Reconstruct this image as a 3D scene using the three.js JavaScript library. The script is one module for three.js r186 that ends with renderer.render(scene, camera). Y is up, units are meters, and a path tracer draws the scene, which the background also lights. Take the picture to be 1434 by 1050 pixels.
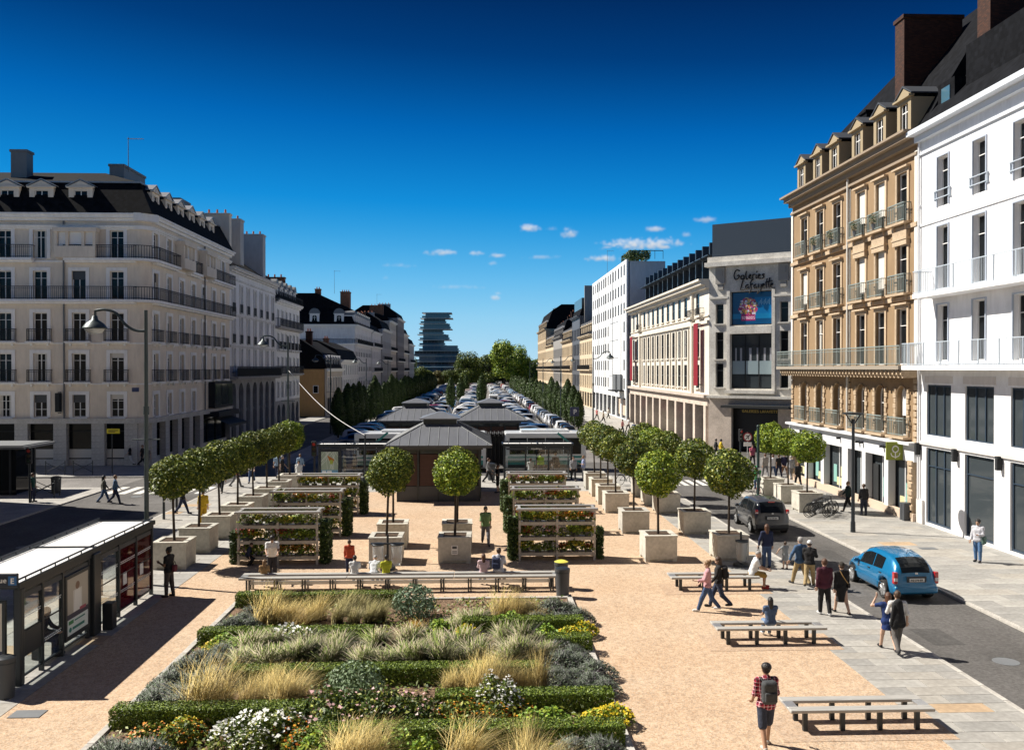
import * as THREE from 'three';
import { mergeGeometries } from 'three/addons/utils/BufferGeometryUtils.js';
import { RoundedBoxGeometry } from 'three/addons/geometries/RoundedBoxGeometry.js';
import { FontLoader } from 'three/addons/loaders/FontLoader.js';
import { TextGeometry } from 'three/addons/geometries/TextGeometry.js';

// ---------- camera, sky, sun, exposure ----------
const scene = new THREE.Scene();
const CAMH = 7.8, FPX = 1280;
const camera = new THREE.PerspectiveCamera(2 * Math.atan(525 / FPX) * 180 / Math.PI, 1434 / 1050, 0.1, 4000);
camera.rotation.order = 'YXZ';
camera.position.set(0, CAMH, 0);
camera.rotation.y = -Math.atan(48 / FPX);
camera.rotation.x = -Math.atan(9 / FPX);
camera.updateMatrixWorld(true);
scene.add(camera);
const renderer = new THREE.WebGLRenderer({ antialias: true });
renderer.setSize(1024, 749);
renderer.toneMapping = THREE.LinearToneMapping;
renderer.toneMappingExposure = 1.7;
renderer.shadowMap.enabled = true;
renderer.shadowMap.type = THREE.PCFSoftShadowMap;

const sunTo = new THREE.Vector3(-0.94 * Math.cos(0.80), Math.sin(0.80), -0.34 * Math.cos(0.80)).normalize();
const sun = new THREE.DirectionalLight(new THREE.Color(1, 0.94, 0.84), 5);
sun.position.copy(sunTo).multiplyScalar(300).add(new THREE.Vector3(0, 0, -80));
sun.target.position.set(0, 0, -80);
sun.castShadow = true; sun.shadow.mapSize.set(4096, 4096);
Object.assign(sun.shadow.camera, { left: -140, right: 140, top: 140, bottom: -140, near: 1, far: 700 });
scene.add(sun, sun.target);

// small repeatable random and noise helpers
function rng(seed) { let s = seed >>> 0; return () => { s = (s + 0x6D2B79F5) >>> 0; let t = Math.imul(s ^ (s >>> 15), 1 | s); t = (t + Math.imul(t ^ (t >>> 7), 61 | t)) ^ t; return ((t ^ (t >>> 14)) >>> 0) / 4294967296; }; }
const R0 = rng(7);
const hash2 = (x, y, s) => { let h = Math.imul(x | 0, 374761393) ^ Math.imul(y | 0, 668265263) ^ Math.imul(s | 0, 1274126177); h = Math.imul(h ^ (h >>> 13), 1274126177); return ((h ^ (h >>> 16)) >>> 0) / 4294967296; };
function vn(x, y, per, s) { const xi = Math.floor(x), yi = Math.floor(y), fx = x - xi, fy = y - yi, u = fx * fx * (3 - 2 * fx), v = fy * fy * (3 - 2 * fy); const m = (a) => ((a % per) + per) % per; const a = hash2(m(xi), m(yi), s), b = hash2(m(xi + 1), m(yi), s), c = hash2(m(xi), m(yi + 1), s), d = hash2(m(xi + 1), m(yi + 1), s); return a + (b - a) * u + (c - a) * v + (a - b - c + d) * u * v; }
function gn(x, y, per, s) { const xi = Math.floor(x), yi = Math.floor(y), fx = x - xi, fy = y - yi, u = fx * fx * fx * (fx * (fx * 6 - 15) + 10), v = fy * fy * fy * (fy * (fy * 6 - 15) + 10), m = (a) => ((a % per) + per) % per, g = (i, j, dx, dy) => { const a = hash2(m(xi + i), m(yi + j), s) * 6.2832; return Math.cos(a) * dx + Math.sin(a) * dy; }; const a = g(0, 0, fx, fy), b = g(1, 0, fx - 1, fy), c = g(0, 1, fx, fy - 1), d = g(1, 1, fx - 1, fy - 1); return a + (b - a) * u + (c - a) * v + (a - b - c + d) * u * v; }
function fbm(x, y, per, oct, s) { let a = 0, w = 0.5, f = 1, t = 0; for (let i = 0; i < oct; i++) { a += w * vn(x * f, y * f, per * f, s + i * 17); t += w; w *= 0.55; f *= 2; } return a / t; }

const lin = (c) => { c /= 255; return c <= 0.04045 ? c / 12.92 : Math.pow((c + 0.055) / 1.055, 2.4); };
{ // clear deep-blue sky: colour depends on height above the horizon only, plus a few small fair-weather clouds
  const W = 4096, H = 2048, d = new Float32Array(W * H * 4), EXP = 1.7;
  const stops = [[-90, 120, 150, 170], [-0.5, 150, 200, 232], [0.5, 180, 220, 242], [3, 146, 208, 242], [5.2, 104, 188, 238], [9.6, 20, 142, 218], [13.8, 2, 102, 182], [18, 1, 62, 126], [22, 2, 40, 91], [32, 3, 40, 90], [90, 4, 40, 92]];
  const skyAt = (e) => { let i = 0; while (i < stops.length - 2 && e > stops[i + 1][0]) i++; const a = stops[i], b = stops[i + 1]; let t = Math.min(1, Math.max(0, (e - a[0]) / (b[0] - a[0]))); return [1, 2, 3].map((k) => lin(a[k] + (b[k] - a[k]) * t) / EXP); };
  // cloud: pixel centre x, y, half width, half height (all in photograph pixels), weight
  const cl = [[900, 343, 74, 12, 1], [845, 362, 32, 6, .9], [742, 320, 20, 6, .9], [797, 327, 14, 10, .75], [773, 320, 9, 3, .4], [620, 354, 34, 5, .8], [668, 355, 12, 5, .8], [695, 358, 18, 4, .7], [690, 369, 8, 4, .5], [917, 321, 18, 5, .7], [988, 308, 24, 5, .55], [960, 329, 10, 4, .45], [760, 360, 40, 3, .35], [640, 402, 50, 3, .25], [560, 372, 30, 3, .25], [697, 411, 7, 3, .5], [694, 417, 9, 5, .7], [540, 389, 6, 3, .2]];
  const v = new THREE.Vector3(), SAZ = Math.atan2(sunTo.z, sunTo.x); // a little paler towards the sun
  const dirOf = (px, py) => { v.set((px - 717) / FPX, -(py - 525) / FPX, -1).applyQuaternion(camera.quaternion).normalize(); return [Math.atan2(v.z, v.x), Math.asin(v.y)]; };
  const cls = cl.map(([x, y, a, b, w]) => { const [az, el] = dirOf(x, y); return [az, el, a / FPX, b / FPX, w]; });
  for (let j = 0; j < H; j++) { const el = ((j + .5) / H - .5) * Math.PI, e = el * 180 / Math.PI, row = []; for (let q = 0; q <= 64; q++) row.push(skyAt(e > 0 ? e * (1 + .16 * (q / 32 - 1)) : e));
    for (let i = 0; i < W; i++) { const k = (j * W + i) * 4, f = (1 - Math.cos(((i + .5) / W - .5) * 2 * Math.PI - SAZ)) * 32, f0 = Math.floor(Math.min(63, f)), ft = f - f0, A = row[f0], Bq = row[f0 + 1]; let r = A[0] + (Bq[0] - A[0]) * ft, g = A[1] + (Bq[1] - A[1]) * ft, b = A[2] + (Bq[2] - A[2]) * ft;
      if (e > 3 && e < 12) { const az = ((i + .5) / W - .5) * 2 * Math.PI;
        for (const [ca, ce, ra, rb, w] of cls) { const dx = (az - ca) / ra, dy = (el - ce) / rb; if (dx * dx + dy * dy > 2.5) continue;
          const n = fbm(az * 260, el * 520, 4096, 4, 3), n2 = fbm(az * 90 + 40, el * 260, 4096, 3, 9);
          const m = (dx * dx + (dy < 0 ? dy * dy * 1.8 : dy * dy)); let q = 1.25 - m - 1.5 * (1 - n) + 0.5 * (n2 - .3); q = Math.min(1, Math.max(0, q * 1.35)) * w;
          const lum = (.62 + .25 * Math.min(1, Math.max(0, .5 + dy))) / EXP; r += (lum * .9 - r) * q; g += (lum * .95 - g) * q; b += (lum * 1.02 - b) * q; } }
      d[k] = r; d[k + 1] = g; d[k + 2] = b; d[k + 3] = 1; } }
  const t = new THREE.DataTexture(d, W, H, THREE.RGBAFormat, THREE.FloatType); t.mapping = THREE.EquirectangularReflectionMapping; t.magFilter = THREE.LinearFilter; t.minFilter = THREE.LinearFilter; t.needsUpdate = true;
  scene.background = t; scene.environment = t;
}

// ---------- helpers ----------
const names = new Map();
const numbered = (n) => { const k = names.get(n) || 0; names.set(n, k + 1); return k ? `${n}_${String(k).padStart(3, '0')}` : n; };
const V = (x, y, z) => new THREE.Vector3(x, y, z);
// a photograph pixel as a point on the level plane y = h, on the plane x = X, or on the plane z = -Z
const ray = (px, py) => V((px - 717) / FPX, -(py - 525) / FPX, -1).applyQuaternion(camera.quaternion);
const G = (px, py, h = 0) => { const d = ray(px, py); return d.multiplyScalar((h - CAMH) / d.y).add(V(0, CAMH, 0)); };
const ND = (g) => { g = g.index ? g.toNonIndexed() : g; for (const k of Object.keys(g.attributes)) if (k !== 'position' && k !== 'normal' && k !== 'color') g.deleteAttribute(k); if (!g.attributes.normal) g.computeVertexNormals(); g.morphAttributes = {}; return g; };
function boxUV(g) { const p = g.attributes.position, n = g.attributes.normal, uv = new Float32Array(p.count * 2);
  for (let i = 0; i < p.count; i += 3) { let nx = 0, ny = 0, nz = 0; for (let k = 0; k < 3; k++) { nx += n.getX(i + k); ny += n.getY(i + k); nz += n.getZ(i + k); } nx = Math.abs(nx); ny = Math.abs(ny); nz = Math.abs(nz);
    for (let k = 0; k < 3; k++) { const x = p.getX(i + k), y = p.getY(i + k), z = p.getZ(i + k), o = (i + k) * 2; if (ny >= nx && ny >= nz) { uv[o] = x; uv[o + 1] = -z; } else if (nx >= nz) { uv[o] = z; uv[o + 1] = y; } else { uv[o] = x; uv[o + 1] = y; } } }
  g.setAttribute('uv', new THREE.BufferAttribute(uv, 2)); return g; }
function join(gs) { gs = (Array.isArray(gs) ? gs.flat(9) : [gs]).map(ND); const anyC = gs.some((g) => g.attributes.color); if (anyC) for (const g of gs) if (!g.attributes.color) g.setAttribute('color', new THREE.BufferAttribute(new Float32Array(g.attributes.position.count * 3).fill(1), 3)); return boxUV(gs.length === 1 ? gs[0] : mergeGeometries(gs, false)); }
function mesh(name, geo, mat, parent) { const m = new THREE.Mesh(geo, mat); m.name = parent ? name : numbered(name); m.castShadow = m.receiveShadow = true; (parent || scene).add(m); return m; }
const obj = (name, gs, mat, parent) => mesh(name, join(gs), mat, parent);
function tag(o, label, category, group, kind) { o.userData.label = label; o.userData.category = category; if (group) o.userData.group = group; if (kind) o.userData.kind = kind; return o; }
function struct(name, gs, mat, parent) { const o = obj(name, gs, mat, parent); if (!parent) o.userData.kind = 'structure'; return o; }
function thing(name, label, category, x = 0, y = 0, z = 0, ry = 0, group) { const g = new THREE.Group(); g.name = numbered(name); g.position.set(x, y, z); g.rotation.y = ry; scene.add(g); return tag(g, label, category, group); }
function copy(src, x, y, z, ry, label, group) { const c = src.clone(); c.name = numbered(src.name.replace(/_\d\d\d$/, '')); c.userData = { ...src.userData }; c.position.set(x, y, z); c.rotation.y = ry || 0; if (label) c.userData.label = label; if (group) c.userData.group = group; scene.add(c); return c; }
const B = (x, y, z, w, h, d, ry = 0, rx = 0, rz = 0) => { const g = new THREE.BoxGeometry(w, h, d); if (rx) g.rotateX(rx); if (rz) g.rotateZ(rz); if (ry) g.rotateY(ry); return g.translate(x, y, z); };
const RB = (x, y, z, w, h, d, r = .02, s = 2, ry = 0) => { const g = new RoundedBoxGeometry(w, h, d, s, r); if (ry) g.rotateY(ry); return g.translate(x, y, z); };
function CY(a, b, r0, r1 = r0, seg = 8, open = false) { const A = V(...a), Bv = V(...b), d = Bv.clone().sub(A), L = d.length(); const g = new THREE.CylinderGeometry(r1, r0, L, seg, 1, open); g.applyQuaternion(new THREE.Quaternion().setFromUnitVectors(V(0, 1, 0), d.normalize())); return g.translate((A.x + Bv.x) / 2, (A.y + Bv.y) / 2, (A.z + Bv.z) / 2); }
const TB = (pts, r, n = 16, s = 6, closed = false) => new THREE.TubeGeometry(new THREE.CatmullRomCurve3(pts.map((p) => V(...p)), closed), n, r, s, closed);
const shapeOf = (pts) => new THREE.Shape(pts.map((p) => new THREE.Vector2(p[0], p[1])));
const EX = (pts, depth, z = 0, holes = []) => { const s = pts instanceof THREE.Shape ? pts : shapeOf(pts); for (const h of holes) s.holes.push(h instanceof THREE.Path ? h : new THREE.Path(h.map((p) => new THREE.Vector2(p[0], p[1])))); return new THREE.ExtrudeGeometry(s, { depth, bevelEnabled: false, curveSegments: 8 }).translate(0, 0, z); };
const LA = (pts, seg = 16) => new THREE.LatheGeometry(pts.map((p) => new THREE.Vector2(p[0], p[1])), seg);
const SP = (x, y, z, r, a = 12, b = 8) => new THREE.SphereGeometry(r, a, b).translate(x, y, z);
function quadGeo(quads) { const p = []; for (const [a, b, c, d] of quads) p.push(...a, ...b, ...c, ...(d ? [...a, ...c, ...d] : [])); const g = new THREE.BufferGeometry(); g.setAttribute('position', new THREE.Float32BufferAttribute(p, 3)); g.computeVertexNormals(); return g; }

// ---------- textures and materials ----------
function tex(n, size, fn) { const d = new Uint8Array(n * n * 4); for (let j = 0; j < n; j++) for (let i = 0; i < n; i++) { const c = fn(i / n, j / n), k = (j * n + i) * 4; d[k] = Math.max(0, Math.min(255, c[0])); d[k + 1] = Math.max(0, Math.min(255, c[1])); d[k + 2] = Math.max(0, Math.min(255, c[2])); d[k + 3] = 255; }
  const t = new THREE.DataTexture(d, n, n); t.wrapS = t.wrapT = THREE.RepeatWrapping; t.magFilter = THREE.LinearFilter; t.minFilter = THREE.LinearMipmapLinearFilter; t.generateMipmaps = true; t.repeat.set(1 / size, 1 / size); t.colorSpace = THREE.SRGBColorSpace; t.needsUpdate = true; return t; }
const grey = (v) => [v, v, v];
const T = {};
T.plaster = tex(512, 7, (u, v) => grey(244 + 26 * (fbm(u * 6, v * 6, 6, 5, 1) - .5) + 20 * (fbm(u * 40, v * 8, 40, 3, 5) - .5) + 10 * (hash2(u * 512, v * 512, 2) - .5)));
T.stone = tex(512, 5, (u, v) => { const a = fbm(u * 8, v * 8, 8, 5, 11), b = fbm(u * 60, v * 60, 60, 2, 4), c = 234 + 56 * (a - .5) + 36 * (b - .5); return [c + 2, c, c - 4]; });
T.sand = tex(1024, 8, (u, v) => { const a = fbm(u * 5, v * 5, 5, 5, 21), b = fbm(u * 90, v * 90, 90, 3, 8), wx = u + .012 * gn(u * 18, v * 18, 18, 55), wy = v + .012 * gn(u * 18, v * 18, 18, 57), h = hash2(u * 1024, v * 1024, 77); const s2 = .6 * gn(wx * 34, wy * 34, 34, 71) + .8 * gn(wx * 92, wy * 92, 92, 72) + 1.1 * gn(wx * 210, wy * 210, 210, 73); let c = 226 + 24 * (a - .5) + 30 * (b - .5) + 64 * (h - .5) + 40 * s2; const w = 12 * (fbm(u * 3, v * 3, 3, 3, 44) - .5) + 14 * gn(u * 120, v * 120, 120, 76); if (h > .992) c -= 60; return [c + 6, c + w, c - 6 + 2 * w]; });
T.asphalt = tex(1024, 8, (u, v) => { const a = fbm(u * 4, v * 4, 4, 5, 61), h = hash2(u * 1024, v * 1024, 12), b = fbm(u * 120, v * 120, 120, 2, 66), p = fbm(u * 9, v * 2, 18, 4, 91); const c = 190 + 50 * (a - .5) + 60 * (b - .5) + 36 * (h - .5) + 40 * (p - .5); return [c + 3, c, c - 2]; });
T.slate = tex(512, 4, (u, v) => { const row = Math.floor(v * 20), off = (row % 2) * .5, col = Math.floor(u * 16 + off), c = 175 + 60 * (hash2(col % 16, row, 3) - .5) + 40 * (fbm(u * 10, v * 10, 10, 3, 8) - .5); return [c - 2, c, c + 4]; });
T.brick = tex(512, 2.4, (u, v) => { const row = Math.floor(v * 32), off = (row % 2) * .5, fx = (u * 12 + off) % 1, fy = (v * 32) % 1, col = Math.floor(u * 12 + off); if (fy < .14 || fx < .05) return [150, 140, 128]; const h = hash2(col % 12, row, 9); return [180 + 70 * (h - .5), 130 + 60 * (h - .5), 105 + 45 * (h - .5)]; });
T.wood = tex(256, 1.5, (u, v) => grey(205 + 60 * (fbm(u * 4, v * 60, 240, 4, 3) - .5)));
T.leaf = tex(128, .4, (u, v) => grey(205 + 90 * (fbm(u * 8, v * 8, 8, 3, 13) - .5)));
T.gravel = tex(512, 2.2, (u, v) => { const h = hash2(u * 90, v * 90, 5), c = 150 + 130 * (h - .4) + 50 * (fbm(u * 20, v * 20, 20, 3, 2) - .5); return [c + 8, c - 2, c - 14]; });
T.check = tex(128, .32, (u, v) => { const a = (u * 4) % 1, b = (v * 4) % 1; if (a < .18 || b < .18) return a < .18 && b < .18 ? [235, 225, 228] : [205, 150, 160]; if (a > .55 && b > .55) return [40, 14, 24]; if (a > .55 || b > .55) return [110, 16, 38]; return [165, 26, 56]; });
const std = (c, rough = .8, o = {}) => new THREE.MeshStandardMaterial({ color: Array.isArray(c) ? new THREE.Color().setRGB(...c) : new THREE.Color(c), roughness: rough, ...o });
const phy = (c, rough, o = {}) => new THREE.MeshPhysicalMaterial({ color: Array.isArray(c) ? new THREE.Color().setRGB(...c) : new THREE.Color(c), roughness: rough, ...o });
const bump = (t, s) => ({ map: t, bumpMap: t, bumpScale: s });
const M = {
  sand: std([.60, .458, .328], .95, bump(T.sand, .014)), asphalt: std([.17, .165, .16], .92, bump(T.asphalt, .006)), asphaltOld: std([.30, .29, .28], .92, bump(T.asphalt, .006)),
  paint: std([.75, .75, .73], .8, { map: T.stone }), joint: std([.26, .25, .235], .95, { map: T.stone }), ground: std([.16, .155, .145], .95, { map: T.asphalt }),
  pav: [[.40, .39, .375], [.445, .435, .415], [.355, .35, .34], [.42, .40, .37]].map((c) => std(c, .85, bump(T.stone, .004))), pavTan: std([.52, .38, .25], .85, bump(T.stone, .004)),
  kerb: std([.55, .53, .50], .85, { map: T.stone }), concrete: std([.60, .58, .52], .85, bump(T.stone, .003)),
  soil: std([.16, .11, .075], 1, bump(T.gravel, .02)), mulch: std([.42, .30, .21], 1, bump(T.gravel, .02)),
  slate: phy([.016, .017, .021], .9, { ...bump(T.slate, .008), specularIntensity: .2 }), zinc: std([.30, .31, .33], .45, { metalness: .4, map: T.plaster }), lead: std([.17, .18, .19], .6, { map: T.plaster }),
  brick: std([.50, .40, .32], .9, bump(T.brick, .006)), darkBrick: std([.10, .058, .036], .9, bump(T.brick, .01)), pot: std([.42, .16, .09], .9),
  pane: phy([.009, .011, .013], .05, { specularIntensity: .32 }), paneGrey: phy([.045, .055, .062], .06, { specularIntensity: .6 }), paneBlue: phy([.06, .135, .185], .05), glass: phy([1, 1, 1], .02, { transmission: 1, thickness: 0, ior: 1.5, side: THREE.DoubleSide }),
  smoke: phy([.86, .9, .9], .03, { transmission: 1, thickness: 0, ior: 1.5, side: THREE.DoubleSide }),
  white: std([.80, .79, .77], .6), whiteWall: std([.86, .86, .86], .8, { map: T.plaster }), iron: std([.013, .015, .017], .8), ironGreen: std([.30, .36, .35], .6, { metalness: .2 }),
  steel: std([.60, .61, .62], .35, { metalness: .75 }), darkSteel: std([.035, .042, .05], .4, { metalness: .4 }), charcoal: std([.055, .06, .068], .55), black: std([.012, .012, .014], .6), rubber: std([.018, .018, .018], .85),
  bark: std([.075, .055, .04], .95, { map: T.wood }), red: std([.24, .006, .014], .6), curtain: std([.62, .60, .56], .9),
};
// ---------- ground, roads, pavements (X to the east side, Z is the distance down the square) ----------
const sheet = (x0, x1, z0, z1, y) => { const g = new THREE.PlaneGeometry(x1 - x0, z1 - z0, 1, 1).rotateX(-Math.PI / 2); return g.translate((x0 + x1) / 2, y, -(z0 + z1) / 2); };
const slab = (x0, x1, z0, z1, top, th = .12) => B((x0 + x1) / 2, top - th / 2, -(z0 + z1) / 2, x1 - x0, th, z1 - z0);
struct('ground', sheet(-1500, 1500, -300, 3000, -.13), M.ground);
const RY = -.08; // carriageway level
struct('road', sheet(12.5, 16.3, -10, 420, RY), M.asphalt);
struct('road', sheet(-24, -17, -10, 420, RY), M.asphalt);
struct('road', sheet(-70, -24.004, 61.2, 66.8, RY), M.asphaltOld);
struct('road', sheet(-17, 12.5, 66.5, 76, RY + .002), M.asphalt);
struct('road', sheet(16.3, 60, 66, 80, RY + .004), M.asphaltOld);
struct('car_park', sheet(-14.5, 12, 76, 420, RY + .006), M.asphaltOld);
struct('plaza_sand', slab(-10.7, 9.75, 4, 58, -.004), M.sand);
// white crossing bars and worn road markings
for (let i = 0; i < 7; i++) struct('crossing_bar', sheet(-23.6 + i * .95, -23.1 + i * .95, 58.2, 61.6, RY + .005), M.paint);
for (let i = 0; i < 6; i++) struct('crossing_bar', sheet(12.7 + i * .62, 13.05 + i * .62, 61, 64, RY + .005), M.paint);

// slab paving: one base with each slab a piece of its own near the camera
function paving(name, x0, x1, z0, z1, along, across, seed, zPieces, skip) {
  const base = struct(name, slab(x0, x1, z0, z1, -.016, .11), M.joint);
  const r = rng(seed), shapes = {}; let n = 0; const rest = []; const edgeLen = (w, d) => { const k = `${w.toFixed(2)}_${d.toFixed(2)}`; return shapes[k] || (shapes[k] = join(RB(0, 0, 0, w, .03, d, .006, 1))); };
  let row = 0;
  for (let z = z0; z < z1 - .05; z += along, row++) {
    const d = Math.min(along, z1 - z) - .014; let x = x0; const cuts = []; let first = across * (row % 2 ? 1 : .55);
    while (x < x1 - .12) { let w = Math.min(first, x1 - x); if (x1 - x - w < .25) w = x1 - x; cuts.push([x, w]); x += w; first = across; }
    for (const [cx, w] of cuts) { const px = cx + w / 2, pz = -(z + along / 2 - (along - d - .014) / 2), t = r(); if (skip && skip(px, -pz)) continue;
      const mt = t > .982 ? M.pavTan : M.pav[Math.floor(r() * 4)], dy = (r() - .5) * .004;
      if (z < zPieces && n < 300 && z > 12) { const m = mesh('paver', edgeLen(w - .014, d), mt, base); m.position.set(px, -.016 + dy, pz); n++; }
      else rest.push([B(px, -.016 + dy, pz, w - .014, .03, d), mt]); } }
  for (const mt of [...M.pav, M.pavTan]) { const gs = rest.filter((a) => a[1] === mt).map((a) => a[0]); if (gs.length) { const m = obj('far_pavers', gs, mt, base); m.userData.kind = 'stuff'; } }
  return base;
}
paving('stone_pavement', 9.76, 12.36, 6, 66, .55, 1.3, 5, 60);
paving('stone_pavement', 16.46, 22.4, 10, 66, .8, 1.5, 6, 60);
paving('stone_pavement', -16.86, -10.71, 10, 66.4, .9, 1.54, 8, 60);
struct('stone_pavement', slab(-10.7, 9.75, 58.005, 66.4, -.003), M.pav[0]);
struct('stone_pavement', slab(16.46, 22.4, 80, 400, -.004), M.pav[1]);
struct('stone_pavement', slab(22.4, 60, 64.5, 66, -.004), M.pav[0]);
struct('stone_pavement', slab(-27, -24.16, 66.8, 400, -.004), M.pav[2]);
struct('stone_pavement', slab(-70, -27.004, 67, 75, -.004), M.pav[2]);
struct('stone_pavement', slab(-46, -24.16, -10, 61, -.004), M.pav[0]);
struct('paving_band', slab(-17, -14.51, 76, 400, -.004), M.pav[2]);
struct('paving_band', slab(12.005, 12.36, 76.2, 400, -.004), M.pav[1]);
function kerb(x, z0, z1, w = .14) { const base = struct('kerb', B(x, -.075, -(z0 + z1) / 2, w - .01, .13, z1 - z0 - .01), M.joint); const g = join(RB(0, 0, 0, w, .14, .985, .012, 1)); for (let z = z0; z < Math.min(z1 - .9, z0 + 70); z += 1) mesh('kerb_stone', g, M.kerb, base).position.set(x, -.07, -(z + .5)); return base; }
kerb(12.43, 14, 66); kerb(16.38, 14, 66); kerb(-16.93, 14, 66); kerb(-24.08, 67, 130); kerb(-24.08, 20, 61);
// drain covers and small inset plates
for (const [x, y] of [[1300, 768], [115, 890], [38, 1000]]) { const p = G(x, y); struct('drain_cover', B(p.x, .006, p.z, .7, .012, .45), M.lead); }
// repairs and stains of the carriageway that show in the photograph
{ const r = rng(31), m1 = std([.11, .108, .105], .9, bump(T.asphalt, .006)), m2 = std([.21, .205, .2], .9, bump(T.asphalt, .006)); for (let i = 0; i < 14; i++) { const x = i < 8 ? 12.9 + r() * 2.4 : -23.4 + r() * 5, z = i < 8 ? 20 + i * 5.5 : 30 + (i - 8) * 6, w = .5 + r() * 1.0, d = .8 + r() * 2.4; struct('road_patch', sheet(x, x + w, z, z + d, RY + .004), i % 2 ? m1 : m2); } for (const [x, z] of [[14.2, 24], [13.4, 38], [-20, 41], [-21, 57], [15.4, 52]]) struct('manhole_cover', CY([x, RY + .002, -z], [x, RY + .008, -z], .34, .34, 20), M.lead); }
// ---------- foliage kit: leaf-sized faces with their own tints ----------
var LMATS = {};
function leafMat(k, c, tr = .3) { return LMATS[k] || (LMATS[k] = phy(c, .5, { vertexColors: true, side: THREE.DoubleSide, transmission: tr, thickness: 0, specularIntensity: .5 })); }
function LEAFM() { return leafMat('m', [1, 1, 1], .18); }
function LEAFD() { return leafMat('d', [1, 1, 1], .08); }
function leavesFrom(n, seed, pick, size, tints, flat = .6, asp = .5) { const r = rng(seed), P = new Float32Array(n * 18), C = new Float32Array(n * 18), Nn = new Float32Array(n * 18), a = V(), u = V(), w = V(), nn = V(), t = V(); let o = 0;
  for (let i = 0; i < n; i++) { const [p, nrm] = pick(r, i); nn.set(nrm[0] * flat + (r() - .5) * 1.5, nrm[1] * flat + (r() - .5) * 1.5 + .25, nrm[2] * flat + (r() - .5) * 1.5).normalize(); t.set(r() - .5, r() - .5, r() - .5); u.crossVectors(nn, t).normalize(); w.crossVectors(nn, u); const s = size * (.65 + .7 * r()), h = s * asp / 2;
    const A = [p[0], p[1], p[2]], K = (f, g, l) => [A[0] + u.x * f + w.x * g + nn.x * l, A[1] + u.y * f + w.y * g + nn.y * l, A[2] + u.z * f + w.z * g + nn.z * l];
    const q0 = K(-s / 2, 0, 0), q1 = K(0, h, h * .35), q2 = K(s / 2, 0, -h * .3), q3 = K(0, -h, h * .35), tt = tints[Math.floor(r() * tints.length)], v = .75 + .5 * r();
    for (const q of [q0, q2, q1, q0, q3, q2]) { P.set(q, o); C.set([tt[0] * v, tt[1] * v, tt[2] * v], o); Nn.set([nn.x, nn.y, nn.z], o); o += 3; } }
  const g = new THREE.BufferGeometry(); g.setAttribute('position', new THREE.BufferAttribute(P, 3)); g.setAttribute('normal', new THREE.BufferAttribute(Nn, 3)); g.setAttribute('color', new THREE.BufferAttribute(C, 3)); return g; }
const tint = (g, c) => { g = ND(g); const n = g.attributes.position.count, a = new Float32Array(n * 3); for (let i = 0; i < n; i++) a.set(c, i * 3); g.setAttribute('color', new THREE.BufferAttribute(a, 3)); return g; };
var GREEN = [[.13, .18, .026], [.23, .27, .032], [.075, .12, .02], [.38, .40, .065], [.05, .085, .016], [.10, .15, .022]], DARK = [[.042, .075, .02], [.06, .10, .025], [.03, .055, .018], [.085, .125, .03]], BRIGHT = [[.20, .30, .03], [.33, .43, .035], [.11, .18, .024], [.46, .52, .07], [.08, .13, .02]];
const mean = (t) => [0, 1, 2].map((k) => t.reduce((a, c) => a + c[k], 0) / t.length);
const onBall = (r) => { const z = r() * 2 - 1, a = r() * 6.2832, s = Math.sqrt(1 - z * z); return [s * Math.cos(a), z, s * Math.sin(a)]; };
function leafBall(R, n, size, seed, tints = GREEN, sq = .94) { const lump = (d) => 1 + .09 * Math.sin(d[0] * 5 + seed) * Math.cos(d[2] * 6 - seed) + .06 * Math.sin(d[1] * 8 + d[0] * 7 + seed * 2);
  return [leavesFrom(n, seed, (r) => { const d = onBall(r), q = R * lump(d) * (1 - .55 * Math.pow(r(), 2.6)) + (r() > .93 ? R * .07 * r() : 0); return [[d[0] * q, d[1] * q * sq, d[2] * q], d]; }, size, tints)]; }
function leafCone(R, H, n, size, seed, tints = DARK) { const rad = (t) => R * Math.pow(Math.sin(Math.PI * Math.min(1, .1 + t * .9)), .62) * (t > .5 ? 1 - .3 * (t - .5) : 1);
  return [leavesFrom(n, seed, (r) => { const t = Math.pow(r(), .9), a = r() * 6.2832, q = rad(t) * (1 - .16 * r() + .05 * Math.sin(a * 3 + t * 9 + seed)); return [[q * Math.cos(a), t * H, q * Math.sin(a)], [Math.cos(a), .25, Math.sin(a)]]; }, size, tints), tint(LA([[0.02, .02], [rad(.12) * .8, H * .12], [rad(.35) * .86, H * .35], [rad(.6) * .84, H * .6], [rad(.85) * .8, H * .85], [.01, H * .97]], 10), mean(tints))]; }
function leafBox(w, h, d, n, size, seed, tints = DARK, core = true) { const Aw = [h * d, h * d, w * d, h * w, h * w], tot = Aw.reduce((a, c) => a + c, 0);
  const out = [leavesFrom(n, seed, (r) => { let k = r() * tot, f = 0; while (f < 4 && k > Aw[f]) k -= Aw[f++]; const a = r() - .5, c = r(), j = (r() - .5) * .07 * Math.min(1, h) - .01; if (f < 2) return [[(f ? 1 : -1) * (w / 2 + j), c * h, a * d], [f ? 1 : -1, 0, 0]]; if (f === 2) return [[(c - .5) * w, h + j, a * d], [0, 1, 0]]; return [[a * w, c * h, (f === 3 ? 1 : -1) * (d / 2 + j)], [0, 0, f === 3 ? 1 : -1]]; }, size, tints, .9)];
  if (core) out.push(leavesFrom(Math.round(n * .45), seed + 1, (r) => { const q = [(r() - .5) * (w - .05), r() * (h - .03), (r() - .5) * (d - .05)]; return [q, [0, .5, .3]]; }, size * 1.5, tints, .2)); return out; }
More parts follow.
